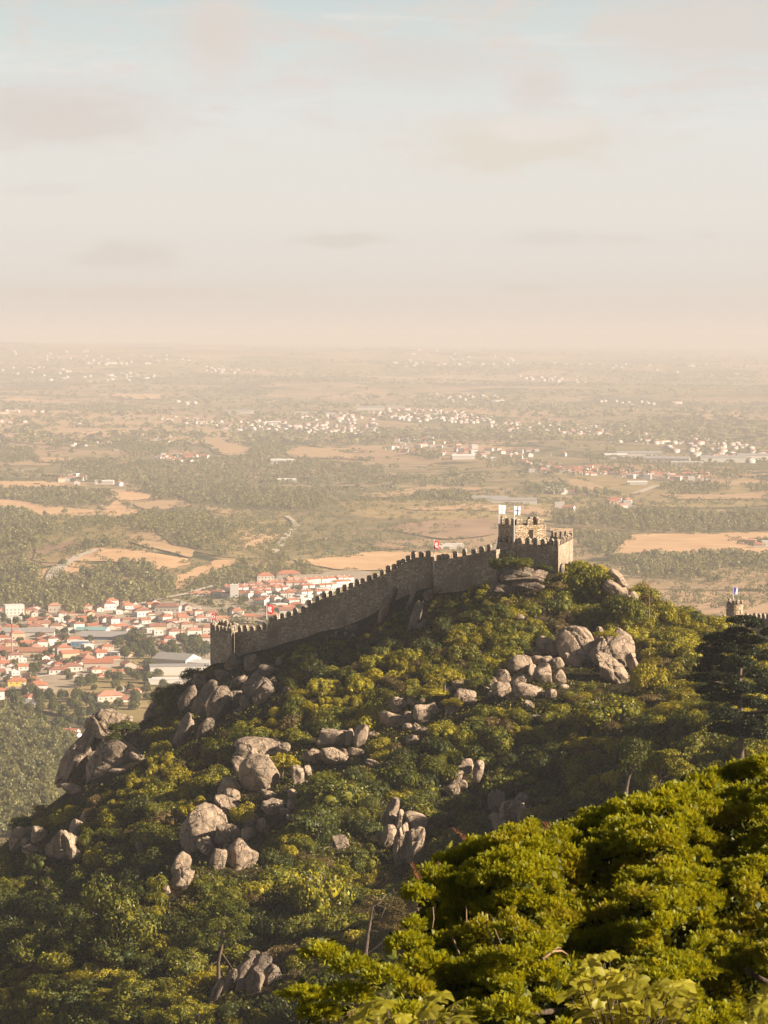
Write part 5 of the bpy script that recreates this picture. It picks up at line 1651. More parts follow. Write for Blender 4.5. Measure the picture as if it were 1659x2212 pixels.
FIELDS = [
    (r0([(-60, 415), (200, 430), (420, 480), (600, 488), (840, 505), (860, 470), (960, 415), (1030, 450), (1170, 540), (1080, 580), (960, 570), (800, 560), (640, 580), (520, 560), (340, 575), (200, 520), (-60, 510)]), 'stubble'),
    (r0([(940, 365), (1110, 345), (1250, 375), (1450, 410), (1250, 410), (1050, 438), (1000, 435)]), 'stubble'),
    (r0([(1110, 450), (1300, 425), (1530, 425), (1595, 480), (1480, 500), (1200, 495)]), 'fallow'),
    (r0([(280, 670), (350, 605), (600, 590), (560, 625), (400, 660)]), 'stubble'),
    (r0([(540, 910), (650, 850), (800, 822), (1050, 830), (1250, 860), (1580, 912), (1540, 960), (1320, 1005), (1100, 960), (900, 930), (700, 935)]), 'stubble'),
    (r0([(290, 830), (420, 785), (700, 780), (690, 800), (560, 840), (400, 885), (320, 880)]), 'ploughed'),
    (r0([(480, 1100), (540, 980), (800, 1010), (1000, 1050), (1170, 1100), (1100, 1125), (760, 1040), (620, 1050)]), 'stubble'),
    (r0([(300, 1080), (330, 1000), (470, 990), (440, 1100), (340, 1105)]), 'stubble'),
    (r0([(500, 940), (680, 945), (860, 975), (830, 1000), (560, 975)]), 'stubble'),
    (r0([(1080, 770), (1250, 765), (1420, 800), (1600, 840), (1580, 900), (1400, 850), (1200, 810)]), 'fallow'),
    (r1([(745, 1095), (830, 1065), (940, 1020), (1040, 1030), (930, 1065), (800, 1140), (760, 1145)]), 'stubble'),
    (r1([(1030, 930), (1080, 908), (1240, 912), (1180, 940), (1060, 970)]), 'fallow'),
    (r1([(880, 790), (1010, 800), (1080, 850), (990, 840), (920, 825)]), 'fallow'),
    (r1([(150, 575), (360, 580), (330, 595), (170, 595)]), 'fallow'),
    (r1([(870, 510), (1000, 500), (1100, 540), (1050, 565), (940, 560)]), 'fallow'),
    (r1([(-20, 680), (200, 680), (280, 705), (-20, 708)]), 'stubble'),
    (r1([(1240, 545), (1340, 530), (1620, 585), (1480, 580), (1260, 575)]), 'fallow'),
    (r1([(320, 470), (560, 462), (640, 478), (420, 492)]), 'stubble'),
    (r1([(480, 300), (720, 305), (700, 325), (520, 320)]), 'stubble'),
    (r1([(1540, 305), (1580, 308), (1600, 330), (1570, 322)]), 'stubble'),
    (r1([(30, 318), (160, 322), (120, 335), (10, 332)]), 'stubble'),
    (rr([(0, 880), (200, 850), (490, 845), (490, 905), (300, 930), (180, 920), (30, 890)]), 'ploughed'),
    (rr([(985, 985), (1080, 915), (1250, 908), (1440, 910), (1590, 960), (1720, 975), (1720, 995), (1200, 1000), (980, 1000)]), 'stubble'),
    (rr([(1450, 905), (1720, 905), (1720, 935), (1520, 935)]), 'stubble'),
    (rr([(100, 800), (350, 780), (640, 790), (720, 815), (700, 832), (420, 805), (200, 808)]), 'fallow'),
    (rr([(720, 885), (950, 890), (940, 900), (740, 900)]), 'stubble'),
    (rr([(780, 680), (830, 670), (960, 710), (900, 725), (790, 710)]), 'fallow'),
    (rr([(-40, 940), (150, 932), (80, 975), (-40, 965)]), 'ploughed'),
    (rr([(1380, 385), (1430, 390), (1440, 415), (1375, 408)]), 'fallow'),
    (rr([(1480, 378), (1560, 382), (1555, 400), (1480, 396)]), 'fallow'),
    (rr([(-140, 740), (200, 700), (440, 712), (250, 735), (0, 750)]), 'fallow'),
    (rr([(1200, 735), (1440, 740), (1659, 725), (1659, 755), (1300, 760)]), 'fallow'),
    (r1([(1290, 1030), (1450, 1010), (1659, 985), (2200, 1000), (2200, 1050), (1659, 1068), (1450, 1062)]), 'stubble'),
]
for p, mt in FIELDS:
    drape('field', p, mt)
TOWN = [(-60, 1320), (60, 1318), (150, 1330), (230, 1322), (300, 1305), (470, 1318), (470, 1450), (400, 1440), (330, 1430), (290, 1420), (270, 1460), (190, 1495), (90, 1510), (-60, 1530)]
drape('town_ground', TOWN, 'town_earth')
drape('town_ground', [(432, 1300), (470, 1278), (560, 1262), (700, 1238), (790, 1240), (800, 1300), (700, 1340), (560, 1350), (470, 1320)], 'town_earth')
drape('meadow_land', [(60, 1520), (200, 1478), (300, 1420), (400, 1460), (420, 1560), (300, 1580), (160, 1560)], 'meadow')


def road(poly, wd, name='road', mat='road'):
    P = plain_at(*np.array(poly, float).T)
    pts = []
    for a, b in zip(P[:-1], P[1:]):
        for q in np.linspace(0, 1, max(2, int(np.linalg.norm(b - a) / 25)), endpoint=False): pts.append(a + (b - a) * q)
    pts.append(P[-1]); pts = np.array(pts)
    d = np.gradient(pts[:, :2], axis=0); d = d / (np.linalg.norm(d, axis=1)[:, None] + 1e-9)
    nn_ = np.stack([-d[:, 1], d[:, 0]], 1) * wd / 2
    v = []
    for s in (-1, 1):
        q = pts[:, :2] + nn_ * s
        v.append(np.c_[q, plain_z(q[:, 0], q[:, 1]) + 1.9 + pts[:, 1] * 2.2e-4])
    v = np.stack(v, 1).reshape(-1, 3); k = len(pts)
    f = np.array([(2 * i, 2 * i + 1, 2 * i + 3, 2 * i + 2) for i in range(k - 1)])
    tag(link(name, mesh_np(name, v, f, [M[mat]], smooth=True)), kind='structure')
road([(114, 1258), (118, 1244), (126, 1232), (134, 1226)], 16, 'farm_track')
road([(590, 1198), (606, 1180), (616, 1165), (628, 1150), (640, 1138)], 9, 'farm_track')
road([(640, 1138), (632, 1128), (618, 1118)], 6, 'farm_track')
road([(330, 965), (336, 952), (348, 945)], 12)
road([(134, 1226), (170, 1206), (210, 1192)], 10, 'farm_track')
road([(-20, 1372), (110, 1368), (220, 1352), (300, 1356), (400, 1340), (455, 1332)], 6)
road([(-20, 1478), (60, 1472), (110, 1464), (200, 1452)], 6)
road([(230, 1380), (300, 1372), (360, 1362), (455, 1358)], 7)
road([(238, 1518), (262, 1500), (272, 1490)], 4)
road([(372, 1330), (398, 1318), (395, 1306), (378, 1300)], 6)
road([(20, 1420), (110, 1412), (200, 1404), (260, 1398)], 6)
road([(1370, 1070), (1420, 1052)], 14); road([(860, 985), (925, 975)], 10)
road([(280, 1315), (330, 1302), (400, 1288), (470, 1268)], 7)
road([(800, 1004), (855, 1010), (920, 1018)], 4, 'farm_track')

# woods: clumps of crowns, far too many to count
def inside(poly, x, y):
    c = np.zeros(len(x), bool); n = len(poly)
    for i in range(n):
        (x1, y1), (x2, y2) = poly[i], poly[(i + 1) % n]
        k = ((y1 > y) != (y2 > y)) & (x < (x2 - x1) * (y - y1) / (y2 - y1 + 1e-12) + x1)
        c ^= k
    return c


def clump_template(seed, nq, leaf, wd=1.0, stem=True, cone=0.0, flat=1.0):
    """unit-height tree of loose leaf masses"""
    r = np.random.default_rng(seed)
    d = unit(r.normal(size=(nq, 3)) + np.array([0, -.1, .25]))
    q = r.uniform(.75, 1.05, nq)
    z = .58 + d[:, 2] * .42 * q * flat + (1 - flat) * .2
    w_ = .40 * wd * q * (1 - cone * np.clip((z - .3) / .7, 0, 1))
    p = np.stack([d[:, 0] * w_, d[:, 1] * w_, z], 1)
    v, f = leaf_quads(p, unit(d + r.normal(size=d.shape) * .45), leaf * r.uniform(.7, 1.4, nq), r, .8)
    if stem:
        k = len(v)
        s = .022
        sv = np.array([[-s, 0, -.05], [s, 0, -.05], [s, 0, .5], [-s, 0, .5], [0, -s, -.05], [0, s, -.05], [0, s, .5], [0, -s, .5]])
        v = np.concatenate([v, sv]); f = np.concatenate([f, [[k, k + 1, k + 2, k + 3], [k + 4, k + 5, k + 6, k + 7]]])
    return v, f


def scatter_trees(name, P, hts, temps, mat, widen=1.0):
    Vs = []; Fs = []; k = 0
    which = rng.integers(0, len(temps), len(P))
    for ti, (tv, tf) in enumerate(temps):
        sel = which == ti
        n = int(sel.sum())
        if not n: continue
        a = rng.uniform(0, 2 * np.pi, n); ca, sa = np.cos(a), np.sin(a)
        h = hts[sel]; wx = h * rng.uniform(.8, 1.25, n) * widen
        x = (tv[None, :, 0] * ca[:, None] - tv[None, :, 1] * sa[:, None]) * wx[:, None]
        y = (tv[None, :, 0] * sa[:, None] + tv[None, :, 1] * ca[:, None]) * wx[:, None]
        z = tv[None, :, 2] * h[:, None]
        V = np.stack([x, y, z], -1) + P[sel][:, None]
        F = tf[None] + (np.arange(n) * len(tv))[:, None, None] + k
        Vs.append(V.reshape(-1, 3)); Fs.append(F.reshape(-1, 4)); k += n * len(tv)
    return tag(link(name, mesh_np(name, np.concatenate(Vs), np.concatenate(Fs), [M[mat]])), kind='stuff')


def fill(poly, spacing, warp=1.0, keep=1.0, cap=5000):
    """even world-space scatter inside a layout outline"""
    poly = np.array(poly, float)
    W = plain_at(poly[:, 0], poly[:, 1])
    wp = [(a, b) for a, b in W[:, :2]]
    x0, y0 = W[:, :2].min(0); x1, y1 = W[:, :2].max(0)
    n = int((x1 - x0) * (y1 - y0) / spacing ** 2)
    x = rng.uniform(x0, x1, n); y = rng.uniform(y0, y1, n)
    amp = warp * min(30, .08 * max(x1 - x0, y1 - y0))
    ok = inside(wp, x + amp * wave(x, y, 130, 3), y + amp * 1.6 * wave(x, y, 150, 8)) & (rng.uniform(size=n) < keep) & ((wave(x, y, 90, 6) + .5 * wave(x, y, 40, 1) > -.95) | (warp == 0))
    x, y = x[ok][:cap], y[ok][:cap]
    return np.stack([x, y, plain_z(x, y)], 1)


WOODS = [
    (r1([(-40, 810), (150, 800), (260, 880), (200, 930), (100, 1000), (-40, 1010)]), 7.5, 12), (r1([(-40, 1040), (160, 1050), (200, 1110), (260, 1100), (420, 1130), (560, 1150), (560, 1230), (300, 1262), (-40, 1230)]), 8.5, 13),
    (r1([(380, 1090), (450, 1040), (560, 1040), (740, 1100), (752, 1170), (700, 1190), (560, 1225), (480, 1170)]), 7.5, 13),
    (r1([(-40, 720), (220, 710), (480, 730), (480, 780), (300, 790), (-40, 760)]), 8, 11), (r1([(200, 600), (500, 580), (700, 600), (1000, 570), (1400, 590), (1659, 620), (1659, 690), (1400, 690), (1200, 700), (900, 690), (600, 700), (300, 640)]), 13, 11),
    (r1([(600, 720), (900, 700), (1250, 720), (1400, 740), (1380, 800), (1200, 800), (900, 780), (700, 770)]), 9, 12), (r1([(520, 860), (600, 820), (840, 800), (900, 870), (1000, 960), (900, 1000), (780, 960), (600, 900)]), 8.5, 11),
    (r1([(780, 1100), (900, 1060), (1150, 990), (1250, 1010), (1380, 1060), (1300, 1090), (1000, 1130), (830, 1140)]), 9, 10), (r1([(480, 490), (600, 470), (740, 560), (600, 580), (450, 520)]), 13, 11), (r1([(1050, 520), (1130, 490), (1230, 540), (1220, 580), (1090, 570)]), 11, 12),
    (r1([(1080, 940), (1190, 880), (1290, 880), (1250, 960), (1170, 1000)]), 11, 8), (r1([(0, 520), (140, 540), (160, 590), (0, 600)]), 11, 11), (r1([(0, 800), (180, 800), (200, 840), (40, 850)]), 9, 11),
    (r1([(240, 790), (320, 820), (460, 830), (560, 850), (500, 870), (320, 850)]), 10, 8), (r1([(260, 1000), (300, 960), (420, 935), (560, 950), (640, 985), (500, 965), (360, 975)]), 9, 7), (r1([(820, 920), (1000, 900), (1030, 940), (900, 960)]), 11, 7),
    (rr([(720, 840), (900, 800), (1250, 820), (1720, 830), (1720, 890), (1200, 900), (950, 880), (740, 880)]), 9, 12), (rr([(960, 1010), (1080, 990), (1720, 1000), (1720, 1040), (1450, 1060), (1380, 1130), (1180, 1100), (1000, 1060)]), 7.5, 11),
    (rr([(800, 900), (1040, 900), (1060, 930), (960, 990), (830, 940)]), 8.5, 11), (rr([(120, 730), (350, 730), (360, 770), (150, 760)]), 9, 14), (rr([(-50, 660), (450, 670), (420, 710), (-50, 690)]), 12, 12),
    (rr([(590, 700), (780, 690), (1050, 740), (850, 740), (620, 735)]), 11, 13), (rr([(1200, 690), (1500, 690), (1450, 740), (1230, 750)]), 11, 12), (rr([(1560, 700), (1720, 690), (1720, 750), (1580, 740)]), 11, 12), (rr([(130, 550), (250, 555), (250, 590), (140, 580)]), 12, 13),
    (rr([(400, 560), (760, 600), (700, 640), (420, 610)]), 16, 10), (rr([(800, 560), (1300, 580), (1600, 620), (1500, 680), (1000, 650)]), 18, 11), (rr([(250, 870), (310, 868), (312, 884), (240, 884)]), 7, 6), (rr([(600, 825), (640, 815), (660, 838), (610, 840)]), 8, 9),
    (rr([(1600, 950), (1720, 940), (1720, 970), (1620, 970)]), 10, 8), (rr([(150, 455), (700, 470), (800, 500), (300, 490)]), 20, 11), (rr([(1100, 400), (1350, 400), (1450, 440), (1200, 470)]), 20, 11),
    (r1([(200, 350), (500, 340), (620, 360), (420, 390)]), 22, 12), (r1([(950, 290), (1200, 280), (1150, 310), (980, 315)]), 26, 12), (r1([(100, 440), (170, 440), (180, 455), (110, 458)]), 14, 12), (r1([(440, 440), (560, 440), (540, 450), (450, 452)]), 14, 10),
    (r1([(800, 210), (1500, 215), (1659, 240), (1400, 250), (900, 240)]), 40, 14), (rr([(0, 170), (500, 180), (900, 200), (400, 215), (0, 205)]), 46, 14), (rr([(900, 210), (1600, 220), (1659, 250), (1100, 245)]), 44, 14),
]
woods_P = []; woods_h = []
for poly, sp, ht in WOODS:
    P = fill(poly, sp * 1.2, cap=2200)
    woods_P.append(P); woods_h.append(.74 * ht * rng.uniform(.65, 1.25, len(P)) * (1 + .25 * wave(P[:, 0], P[:, 1], 60, 2)))
P = np.concatenate(woods_P); h = np.concatenate(woods_h)
clear_ = np.zeros(len(P), bool)
for p_, mt in FIELDS:
    W = plain_at(*np.array(p_).T); clear_ |= inside([(a, b) for a, b in W[:, :2]], P[:, 0], P[:, 1])
P, h = P[~clear_], h[~clear_]
near = P[:, 1] < 3900; mid = (P[:, 1] >= 3900) & (P[:, 1] < 7200); far = P[:, 1] >= 7200
T_near = [clump_template(1, 64, .19), clump_template(2, 64, .19, .85, cone=.5), clump_template(3, 64, .2, 1.2), clump_template(4, 60, .19, .8, cone=.3)]
T_mid = [clump_template(5, 26, .30, 1.1), clump_template(6, 26, .30, .9, cone=.4), clump_template(7, 26, .3, 1.3, flat=.7)]
T_far = [clump_template(8, 10, .5, 1.4, False), clump_template(9, 10, .5, 1.2, False)]
print('wood trees', near.sum(), mid.sum(), far.sum())
scatter_trees('woodland', P[near], h[near], T_near, 'plain_tree')
scatter_trees('far_woodland', P[mid], h[mid], T_mid, 'plain_tree', 1.1)
scatter_trees('far_woodland', P[far], h[far], T_far, 'plain_tree', 1.6)
# hedgerows, scattered scrub and copses to the horizon
n = 26000
Yq = 1 / rng.uniform(1 / 22000, 1 / 2300, n)
Xq = rng.uniform(-.152, .152, n) * Yq
dens = wave(Xq, Yq, 700, 1) + .8 * wave(Xq, Yq, 260, 5) + .7 * wave(Xq, Yq, 2300, 9)
fld = np.zeros(n, bool)
for p, mt in FIELDS:
    W = plain_at(*np.array(p).T); fld |= inside([(a, b) for a, b in W[:, :2]], Xq, Yq)
tw = plain_at(*np.array(TOWN).T); fld |= inside([(a, b) for a, b in tw[:, :2]], Xq, Yq)
ok = (dens > .32 + .4 * rng.normal(size=n)) & ~fld
Pq = np.stack([Xq, Yq, plain_z(Xq, Yq)], 1)[ok]
hq = rng.uniform(2.2, 6.5, len(Pq)) * (1 + Pq[:, 1] / 9000)
nr = Pq[:, 1] < 4500
scatter_trees('scrub_bushes', Pq[nr], hq[nr] * .8, [clump_template(11, 22, .34, 1.6, False), clump_template(12, 22, .34, 1.3, False)], 'plain_tree', 1.1)
scatter_trees('far_scrub', Pq[~nr], hq[~nr], [clump_template(13, 9, .55, 1.7, False), clump_template(14, 9, .55, 1.4, False)], 'plain_tree', 1.5)
# hedge bushes along the field edges, low scrub on the open slopes
hp = []
for p_, mt in FIELDS:
    W = plain_at(*np.array(p_).T)
    for a, b in zip(W, np.roll(W, -1, 0)):
        ln = np.hypot(*(b - a)[:2]); n_ = int(ln / 7)
        if n_ < 1: continue
        q = rng.uniform(size=n_); pt = a + (b - a) * q[:, None] + rng.normal(size=(n_, 3)) * 5
        gate = np.sin(q * ln / 60 + a[0]) > -.35
        hp.append(pt[gate])
for poly in (rr([(-900, 760), (-300, 700), (200, 720), (560, 745), (620, 800), (420, 850), (250, 900), (100, 960), (-200, 1010), (-700, 1000), (-1000, 900)]), r1([(160, 850), (420, 800), (620, 850), (560, 960), (300, 1030), (140, 1000)]),
             r1([(880, 800), (1240, 810), (1290, 870), (1180, 960), (1020, 1000), (900, 930), (820, 880)]), rr([(1150, 1080), (1400, 1060), (1720, 1040), (1720, 1200), (1400, 1240), (1200, 1180)])):
    q = fill(poly, 15, cap=5000); hp.append(q[rng.uniform(size=len(q)) < .8])
hp = np.concatenate(hp); hp[:, 2] = plain_z(hp[:, 0], hp[:, 1])
scatter_trees('hedge_scrub', hp, rng.uniform(1.6, 4.4, len(hp)) * (1 + hp[:, 1] / 16000), [clump_template(21, 22, .34, 1.6, False), clump_template(22, 20, .36, 1.9, False)], 'plain_tree', 1.1)
# far wooded strips: thin, long belts
n = 5000
Yq = rng.uniform(7500, 24000, n); row = rng.integers(0, 190, n)
ry_ = np.sort(1 / rng.uniform(1 / 24000, 1 / 6500, 190)); rx = rng.uniform(-.15, .15, 190); rl = rng.uniform(.004, .05, 190)
Yq = ry_[row] * (1 + rng.normal(size=n) * .006); Xq = (rx[row] + rng.uniform(-1, 1, n) * rl[row]) * Yq
Pq = np.stack([Xq, Yq, plain_z(Xq, Yq)], 1)
scatter_trees('far_scrub', Pq, rng.uniform(7, 15, n), T_far, 'plain_tree', 1.7)

# ------------------------------------------------------------------ wood on the foot of the hill, single trees
CROWNS = [crown_mesh('crown', 700 + i, M['garden'], nl=14, nleaf=520, leaf=.19, flat=1.0, spread=.55, lobe=(.26, .42)) for i in range(5)]
PINEC = [crown_mesh('crown', 720 + i, M['plain_tree'], nl=14, nleaf=520, leaf=.18, flat=1.15, spread=.50, lobe=(.22, .36), jag=1.3) for i in range(5)]
TRK = MB(); TRK.tube([(0, 0, -.1), (.01, 0, .4), (0, .01, .7)], [.05, .035, .02], 6); TRK = TRK.mesh('trunk', [M['bark']])


def plain_tree(kind, P, h, wd, crowns, lift=.25):
    o = thing(kind, P, rnd.uniform(0, 6.28), (h * wd, h * wd, h))
    c = link('crown', rnd.choice(crowns), o, (0, 0, lift))
    c.scale = (.52, .52, .78)
    link('trunk', TRK, o)
    return o


def named_trees(kind, poly, spacing, hr, wd, crowns, words, where, cap):
    P = fill(poly, spacing * .6, 0, cap=9000)
    keep = []
    for p in P:
        if all((p[0] - q[0]) ** 2 + (p[1] - q[1]) ** 2 > (spacing * .8) ** 2 for q in keep): keep.append(p)
        if len(keep) >= cap: break
    keep.sort(key=lambda p: proj(p)[0])
    n = len(keep)
    for i, p in enumerate(keep):
        o = plain_tree(kind, p, rnd.uniform(*hr), rnd.uniform(.85, 1.2) * wd, crowns)
        tag(o, f'{words}, {ordinal(i + 1)} from the left {where}' if n > 1 else f'{words} {where}', 'tree', words + 's ' + where)
    return keep


foot = r3([(-120, 910), (120, 960), (330, 1080), (470, 1120), (470, 1230), (330, 1420), (300, 1560), (200, 1700), (-120, 1720)])
big_t = [clump_template(31 + i, 210, .115, 1.15 - .1 * i, cone=.15 * i) for i in range(4)]
Pf = fill(foot, 6.5, 0, cap=2500)
scatter_trees('hill_foot_wood', Pf, rng.uniform(7, 11.5, len(Pf)), big_t, 'plain_tree', 1.25)
named_trees('pine_tree', foot, 8.2, (10, 14), 1.0, PINEC, 'bushy olive pine', 'in the wood below the west crag', 190)
named_trees('garden_tree', [(0, 1505), (110, 1510), (240, 1520), (250, 1560), (150, 1600), (60, 1580), (0, 1560)], 11, (7, 12), 1.0, CROWNS, 'leafy green tree', 'between the town and the wood', 50)
named_trees('garden_tree', [(165, 1480), (235, 1470), (300, 1430), (395, 1440), (400, 1500), (330, 1540), (270, 1560), (210, 1550)], 13, (6, 11), 1.0, CROWNS, 'round green tree', 'on the meadow beside the hip-roofed villa', 40)
named_trees('garden_tree', [(250, 1398), (300, 1385), (330, 1400), (400, 1395), (450, 1400), (440, 1440), (330, 1432), (262, 1430)], 13, (8, 14), .95, CROWNS, 'tall leafy tree', 'among the houses near the corner tower', 34)
named_trees('garden_tree', [(0, 1335), (200, 1345), (200, 1440), (150, 1480), (0, 1490)], 18, (5, 9), 1.0, CROWNS, 'small garden tree', 'in the gardens of the town', 85)
named_trees('garden_tree', [(430, 1300), (480, 1310), (560, 1300), (700, 1270), (720, 1290), (600, 1340), (480, 1330)], 24, (5, 9), 1.1, CROWNS, 'round garden tree', 'among the white terraces', 30)
for i, (dx, dy, hh, ww) in enumerate([(231, 1095, 8, 1.6), (139, 1112, 9, 1.5), (35, 1115, 11, 1.1), (97, 1120, 11, .9), (188, 1185, 11, 1.3), (228, 1180, 10, 1.7), (137, 1223, 8, 1.5), (185, 1252, 14, 1.3), (226, 1252, 11, 1.0)]):
    p = plain_at(dx, dy)
    o = plain_tree('lone_tree', p, hh, ww, PINEC)
    tag(o, ['umbrella-shaped pine standing alone in the pale stubble field', 'flat-topped pine at the edge of the pale stubble', 'tall pine by the stubble field edge near the mast', 'slim pine above the dark wood by the stubble', 'round tree on the track above the great stubble field',
            'broad tree at the upper hedge of the great stubble field', 'round tree beside the white farm track', 'big dark tree between two stubble fields', 'pointed tree at the lower stubble field'][i], 'tree')

# ------------------------------------------------------------------ houses
def wall_mat(name, cols):
    m, t, o = new_mat(name)
    inf = t.n('ObjectInfo'); tcn = t.n('TexCoord')
    c = t.ramp(inf.outputs['Random'], [(i / len(cols), q) for i, q in enumerate(cols)], 'CONSTANT')
    nz = t.noise(tcn.outputs['Object'], .7, 5, .6)
    c = t.mix(.5, c, t.ramp(nz, [(.3, (.78, .76, .73)), (.7, (1.05, 1.05, 1.05))]), 'MULTIPLY')
    principled(t, o, c, .9, spec=.1)
    return m


M['render_white'] = wall_mat('painted render', [(.64, .58, .50), (.58, .51, .42), (.68, .63, .56), (.55, .43, .29), (.64, .59, .53), (.46, .39, .31)])
M['render_pure'] = wall_mat('white render', [(.60, .56, .51), (.54, .50, .45), (.64, .60, .55)])
M['render_grey'] = wall_mat('grey render', [(.45, .42, .38), (.55, .51, .45), (.36, .32, .28)])
m, t, o = new_mat('clay tiles')
inf = t.n('ObjectInfo'); tcn = t.n('TexCoord')
c = t.ramp(inf.outputs['Random'], [(0, (.42, .16, .09)), (.3, (.50, .20, .115)), (.55, (.38, .17, .105)), (.75, (.33, .155, .105)), (.9, (.54, .26, .165))], 'CONSTANT')
wv = t.n('TexWave'); wv.inputs['Scale'].default_value = 3.2; wv.inputs['Distortion'].default_value = .6; wv.inputs['Detail'].default_value = 2
t.link(tcn.outputs['Object'], wv.inputs['Vector'])
nz = t.noise(tcn.outputs['Object'], .8, 5, .65)
c = t.mix(.5, c, t.ramp(nz, [(.3, (.68, .66, .64)), (.7, (1.12, 1.1, 1.08))]), 'MULTIPLY')
c = t.mix(.25, c, wv.outputs['Color'], 'MULTIPLY')
principled(t, o, c, .9, wv.outputs['Fac'], .05, .6, .1)
M['tiles'] = m
M['sheet_roof'] = plain_mat('weathered sheet roofing', (.30, .27, .24), .7, .15, .4)
M['pale_roof'] = plain_mat('pale flat roofing', (.62, .58, .52), .9, .1, .4)
M['window'] = plain_mat('window glass and shutters', (.055, .05, .045), .4, .3, 1.0, .5)
M['shutter'] = plain_mat('painted shutter', (.22, .15, .10), .7, .2)
M['blue_wall'] = plain_mat('blue grey cladding', (.12, .20, .30), .6, .1, .5)
M['teal_roof'] = plain_mat('teal sheet roof', (.22, .36, .34), .6, .1, .5)
M['maroon'] = plain_mat('maroon door panels', (.19, .06, .045), .7, .1)
M['yellow_wall'] = plain_mat('ochre render', (.70, .44, .10), .9, .1, .6)

WIN = MB(); WIN.box(-.55, .55, -.06, .04, 0, 1.25); WIN_ME = WIN.mesh('window', [M['window']])
WIN = MB(); WIN.box(-.55, .55, -.06, .04, 0, 1.25); WIN_SH = WIN.mesh('window', [M['shutter']])
DOOR = MB(); DOOR.box(-.5, .5, -.06, .04, 0, 2.1); DOOR_ME = DOOR.mesh('door', [M['shutter']])
CHIM = MB(); CHIM.box(-.4, .4, -.3, .3, 0, 1.3); CHIM.box(-.5, .5, -.4, .4, 1.3, 1.45); CHIM.box(-.3, .3, -.22, .22, 1.45, 1.75); CHIM_ME = CHIM.mesh('chimney', [M['render_pure']])


def roof_mb(wd, d, h, rise, kind, over=.45):
    mb = MB()
    x, y = wd / 2 + over, d / 2 + over
    e = .16
    if kind == 'hip':
        rx = max(.3, x - y)
        lo = [(-x, -y, h), (x, -y, h), (x, y, h), (-x, y, h)]
        up = [(p[0], p[1], h + e) for p in lo] + [(-rx, 0, h + rise), (rx, 0, h + rise)]
        mb.add(lo + up, [(3, 2, 1, 0), (0, 1, 5, 4), (1, 2, 6, 5), (2, 3, 7, 6), (3, 0, 4, 7), (4, 5, 9, 8), (5, 6, 9), (6, 7, 8, 9), (7, 4, 8)])
    elif kind == 'gable':
        v = [(-x, -y, h), (x, -y, h), (x, y, h), (-x, y, h), (-x, 0, h + rise), (x, 0, h + rise)]
        v2 = [(p[0], p[1], p[2] + e) for p in v]
        mb.add(v + v2, [(0, 4, 5, 1), (4, 3, 2, 5), (6, 7, 11, 10), (10, 11, 8, 9), (0, 1, 7, 6), (2, 3, 9, 8), (0, 6, 10, 4), (4, 10, 9, 3), (1, 5, 11, 7), (5, 2, 8, 11)])
    else:
        mb.box(-x + over - .12, x - over + .12, -y + over - .12, y - over + .12, h, h + .35)
    return mb


def wall_mb(wd, d, h, rise, kind):
    mb = MB(); x, y = wd / 2, d / 2
    if kind == 'gable':
        v = [(-x, -y, -2), (x, -y, -2), (x, y, -2), (-x, y, -2), (-x, -y, h), (x, -y, h), (x, y, h), (-x, y, h), (-x, 0, h + rise * .93), (x, 0, h + rise * .93)]
        mb.add(v, [(0, 1, 5, 4), (2, 3, 7, 6), (1, 2, 6, 9, 5), (3, 0, 4, 8, 7), (0, 3, 2, 1)])
    else:
        mb.box(-x, x, -y, y, -2, h - .02)
    return mb


class HouseKind:
    def __init__(self, name, wd, d, h, kind, wallm, roofm, wins=True, rise=None, chim=True, wing=None):
        self.name = name; self.dim = (wd, d, h)
        rise = (d / 2 + .45) * .46 if rise is None else rise
        self.parts = [('wall', wall_mb(wd, d, h, rise, kind).mesh('wall', [M[wallm]]), None)]
        self.parts.append(('roof', roof_mb(wd, d, h, rise, kind).mesh('roof', [M[roofm]]), None))
        if wing:
            ww, wdp, wh, ox_, oy_ = wing
            mb = wall_mb(ww, wdp, wh, 1.2, 'hip'); mb.v = [(a + ox_, b + oy_, c) for a, b, c in mb.v]
            self.parts.append(('wing', mb.mesh('wing', [M[wallm]]), None))
            mb = roof_mb(ww, wdp, wh, min(ww, wdp) * .25, 'hip'); mb.v = [(a + ox_, b + oy_, c) for a, b, c in mb.v]
            self.parts.append(('wing_roof', mb.mesh('wing_roof', [M[roofm]]), None))
        if chim:
            self.parts.append(('chimney', CHIM_ME, ((wd * .22, d * .12, h + rise * .45), 0)))
        if wins:
            fl = max(1, int(h / 2.8)); wm = rnd.choice((WIN_ME, WIN_ME, WIN_SH))
            for q in range(fl):
                n = max(2, int(wd / 3.4))
                for i in range(n):
                    x = -wd / 2 + wd * (i + .5) / n
                    if q == 0 and i == n // 2: self.parts.append(('door', DOOR_ME, ((x, -d / 2, .05), 0)))
                    else: self.parts.append(('window', wm, ((x, -d / 2, .9 + 2.8 * q), 0)))
                for s in (-1, 1):
                    self.parts.append(('window', wm, ((s * wd / 2, -d * .1, .9 + 2.8 * q), s * math.pi / 2)))
        self.proto = None

    def place(self, p, rot, s=1.0):
        if self.proto is None:
            self.proto = o = thing(self.name, p, rot)
            for nm, me, tr in self.parts:
                k = link(nm, me, o)
                if tr: k.location = tr[0]; k.rotation_euler = (0, 0, tr[1])
        else:
            o = copy_tree(self.proto); o.name = self.name
        o.location = p; o.rotation_euler = (0, 0, rot); o.scale = (s, s, s)
        return o


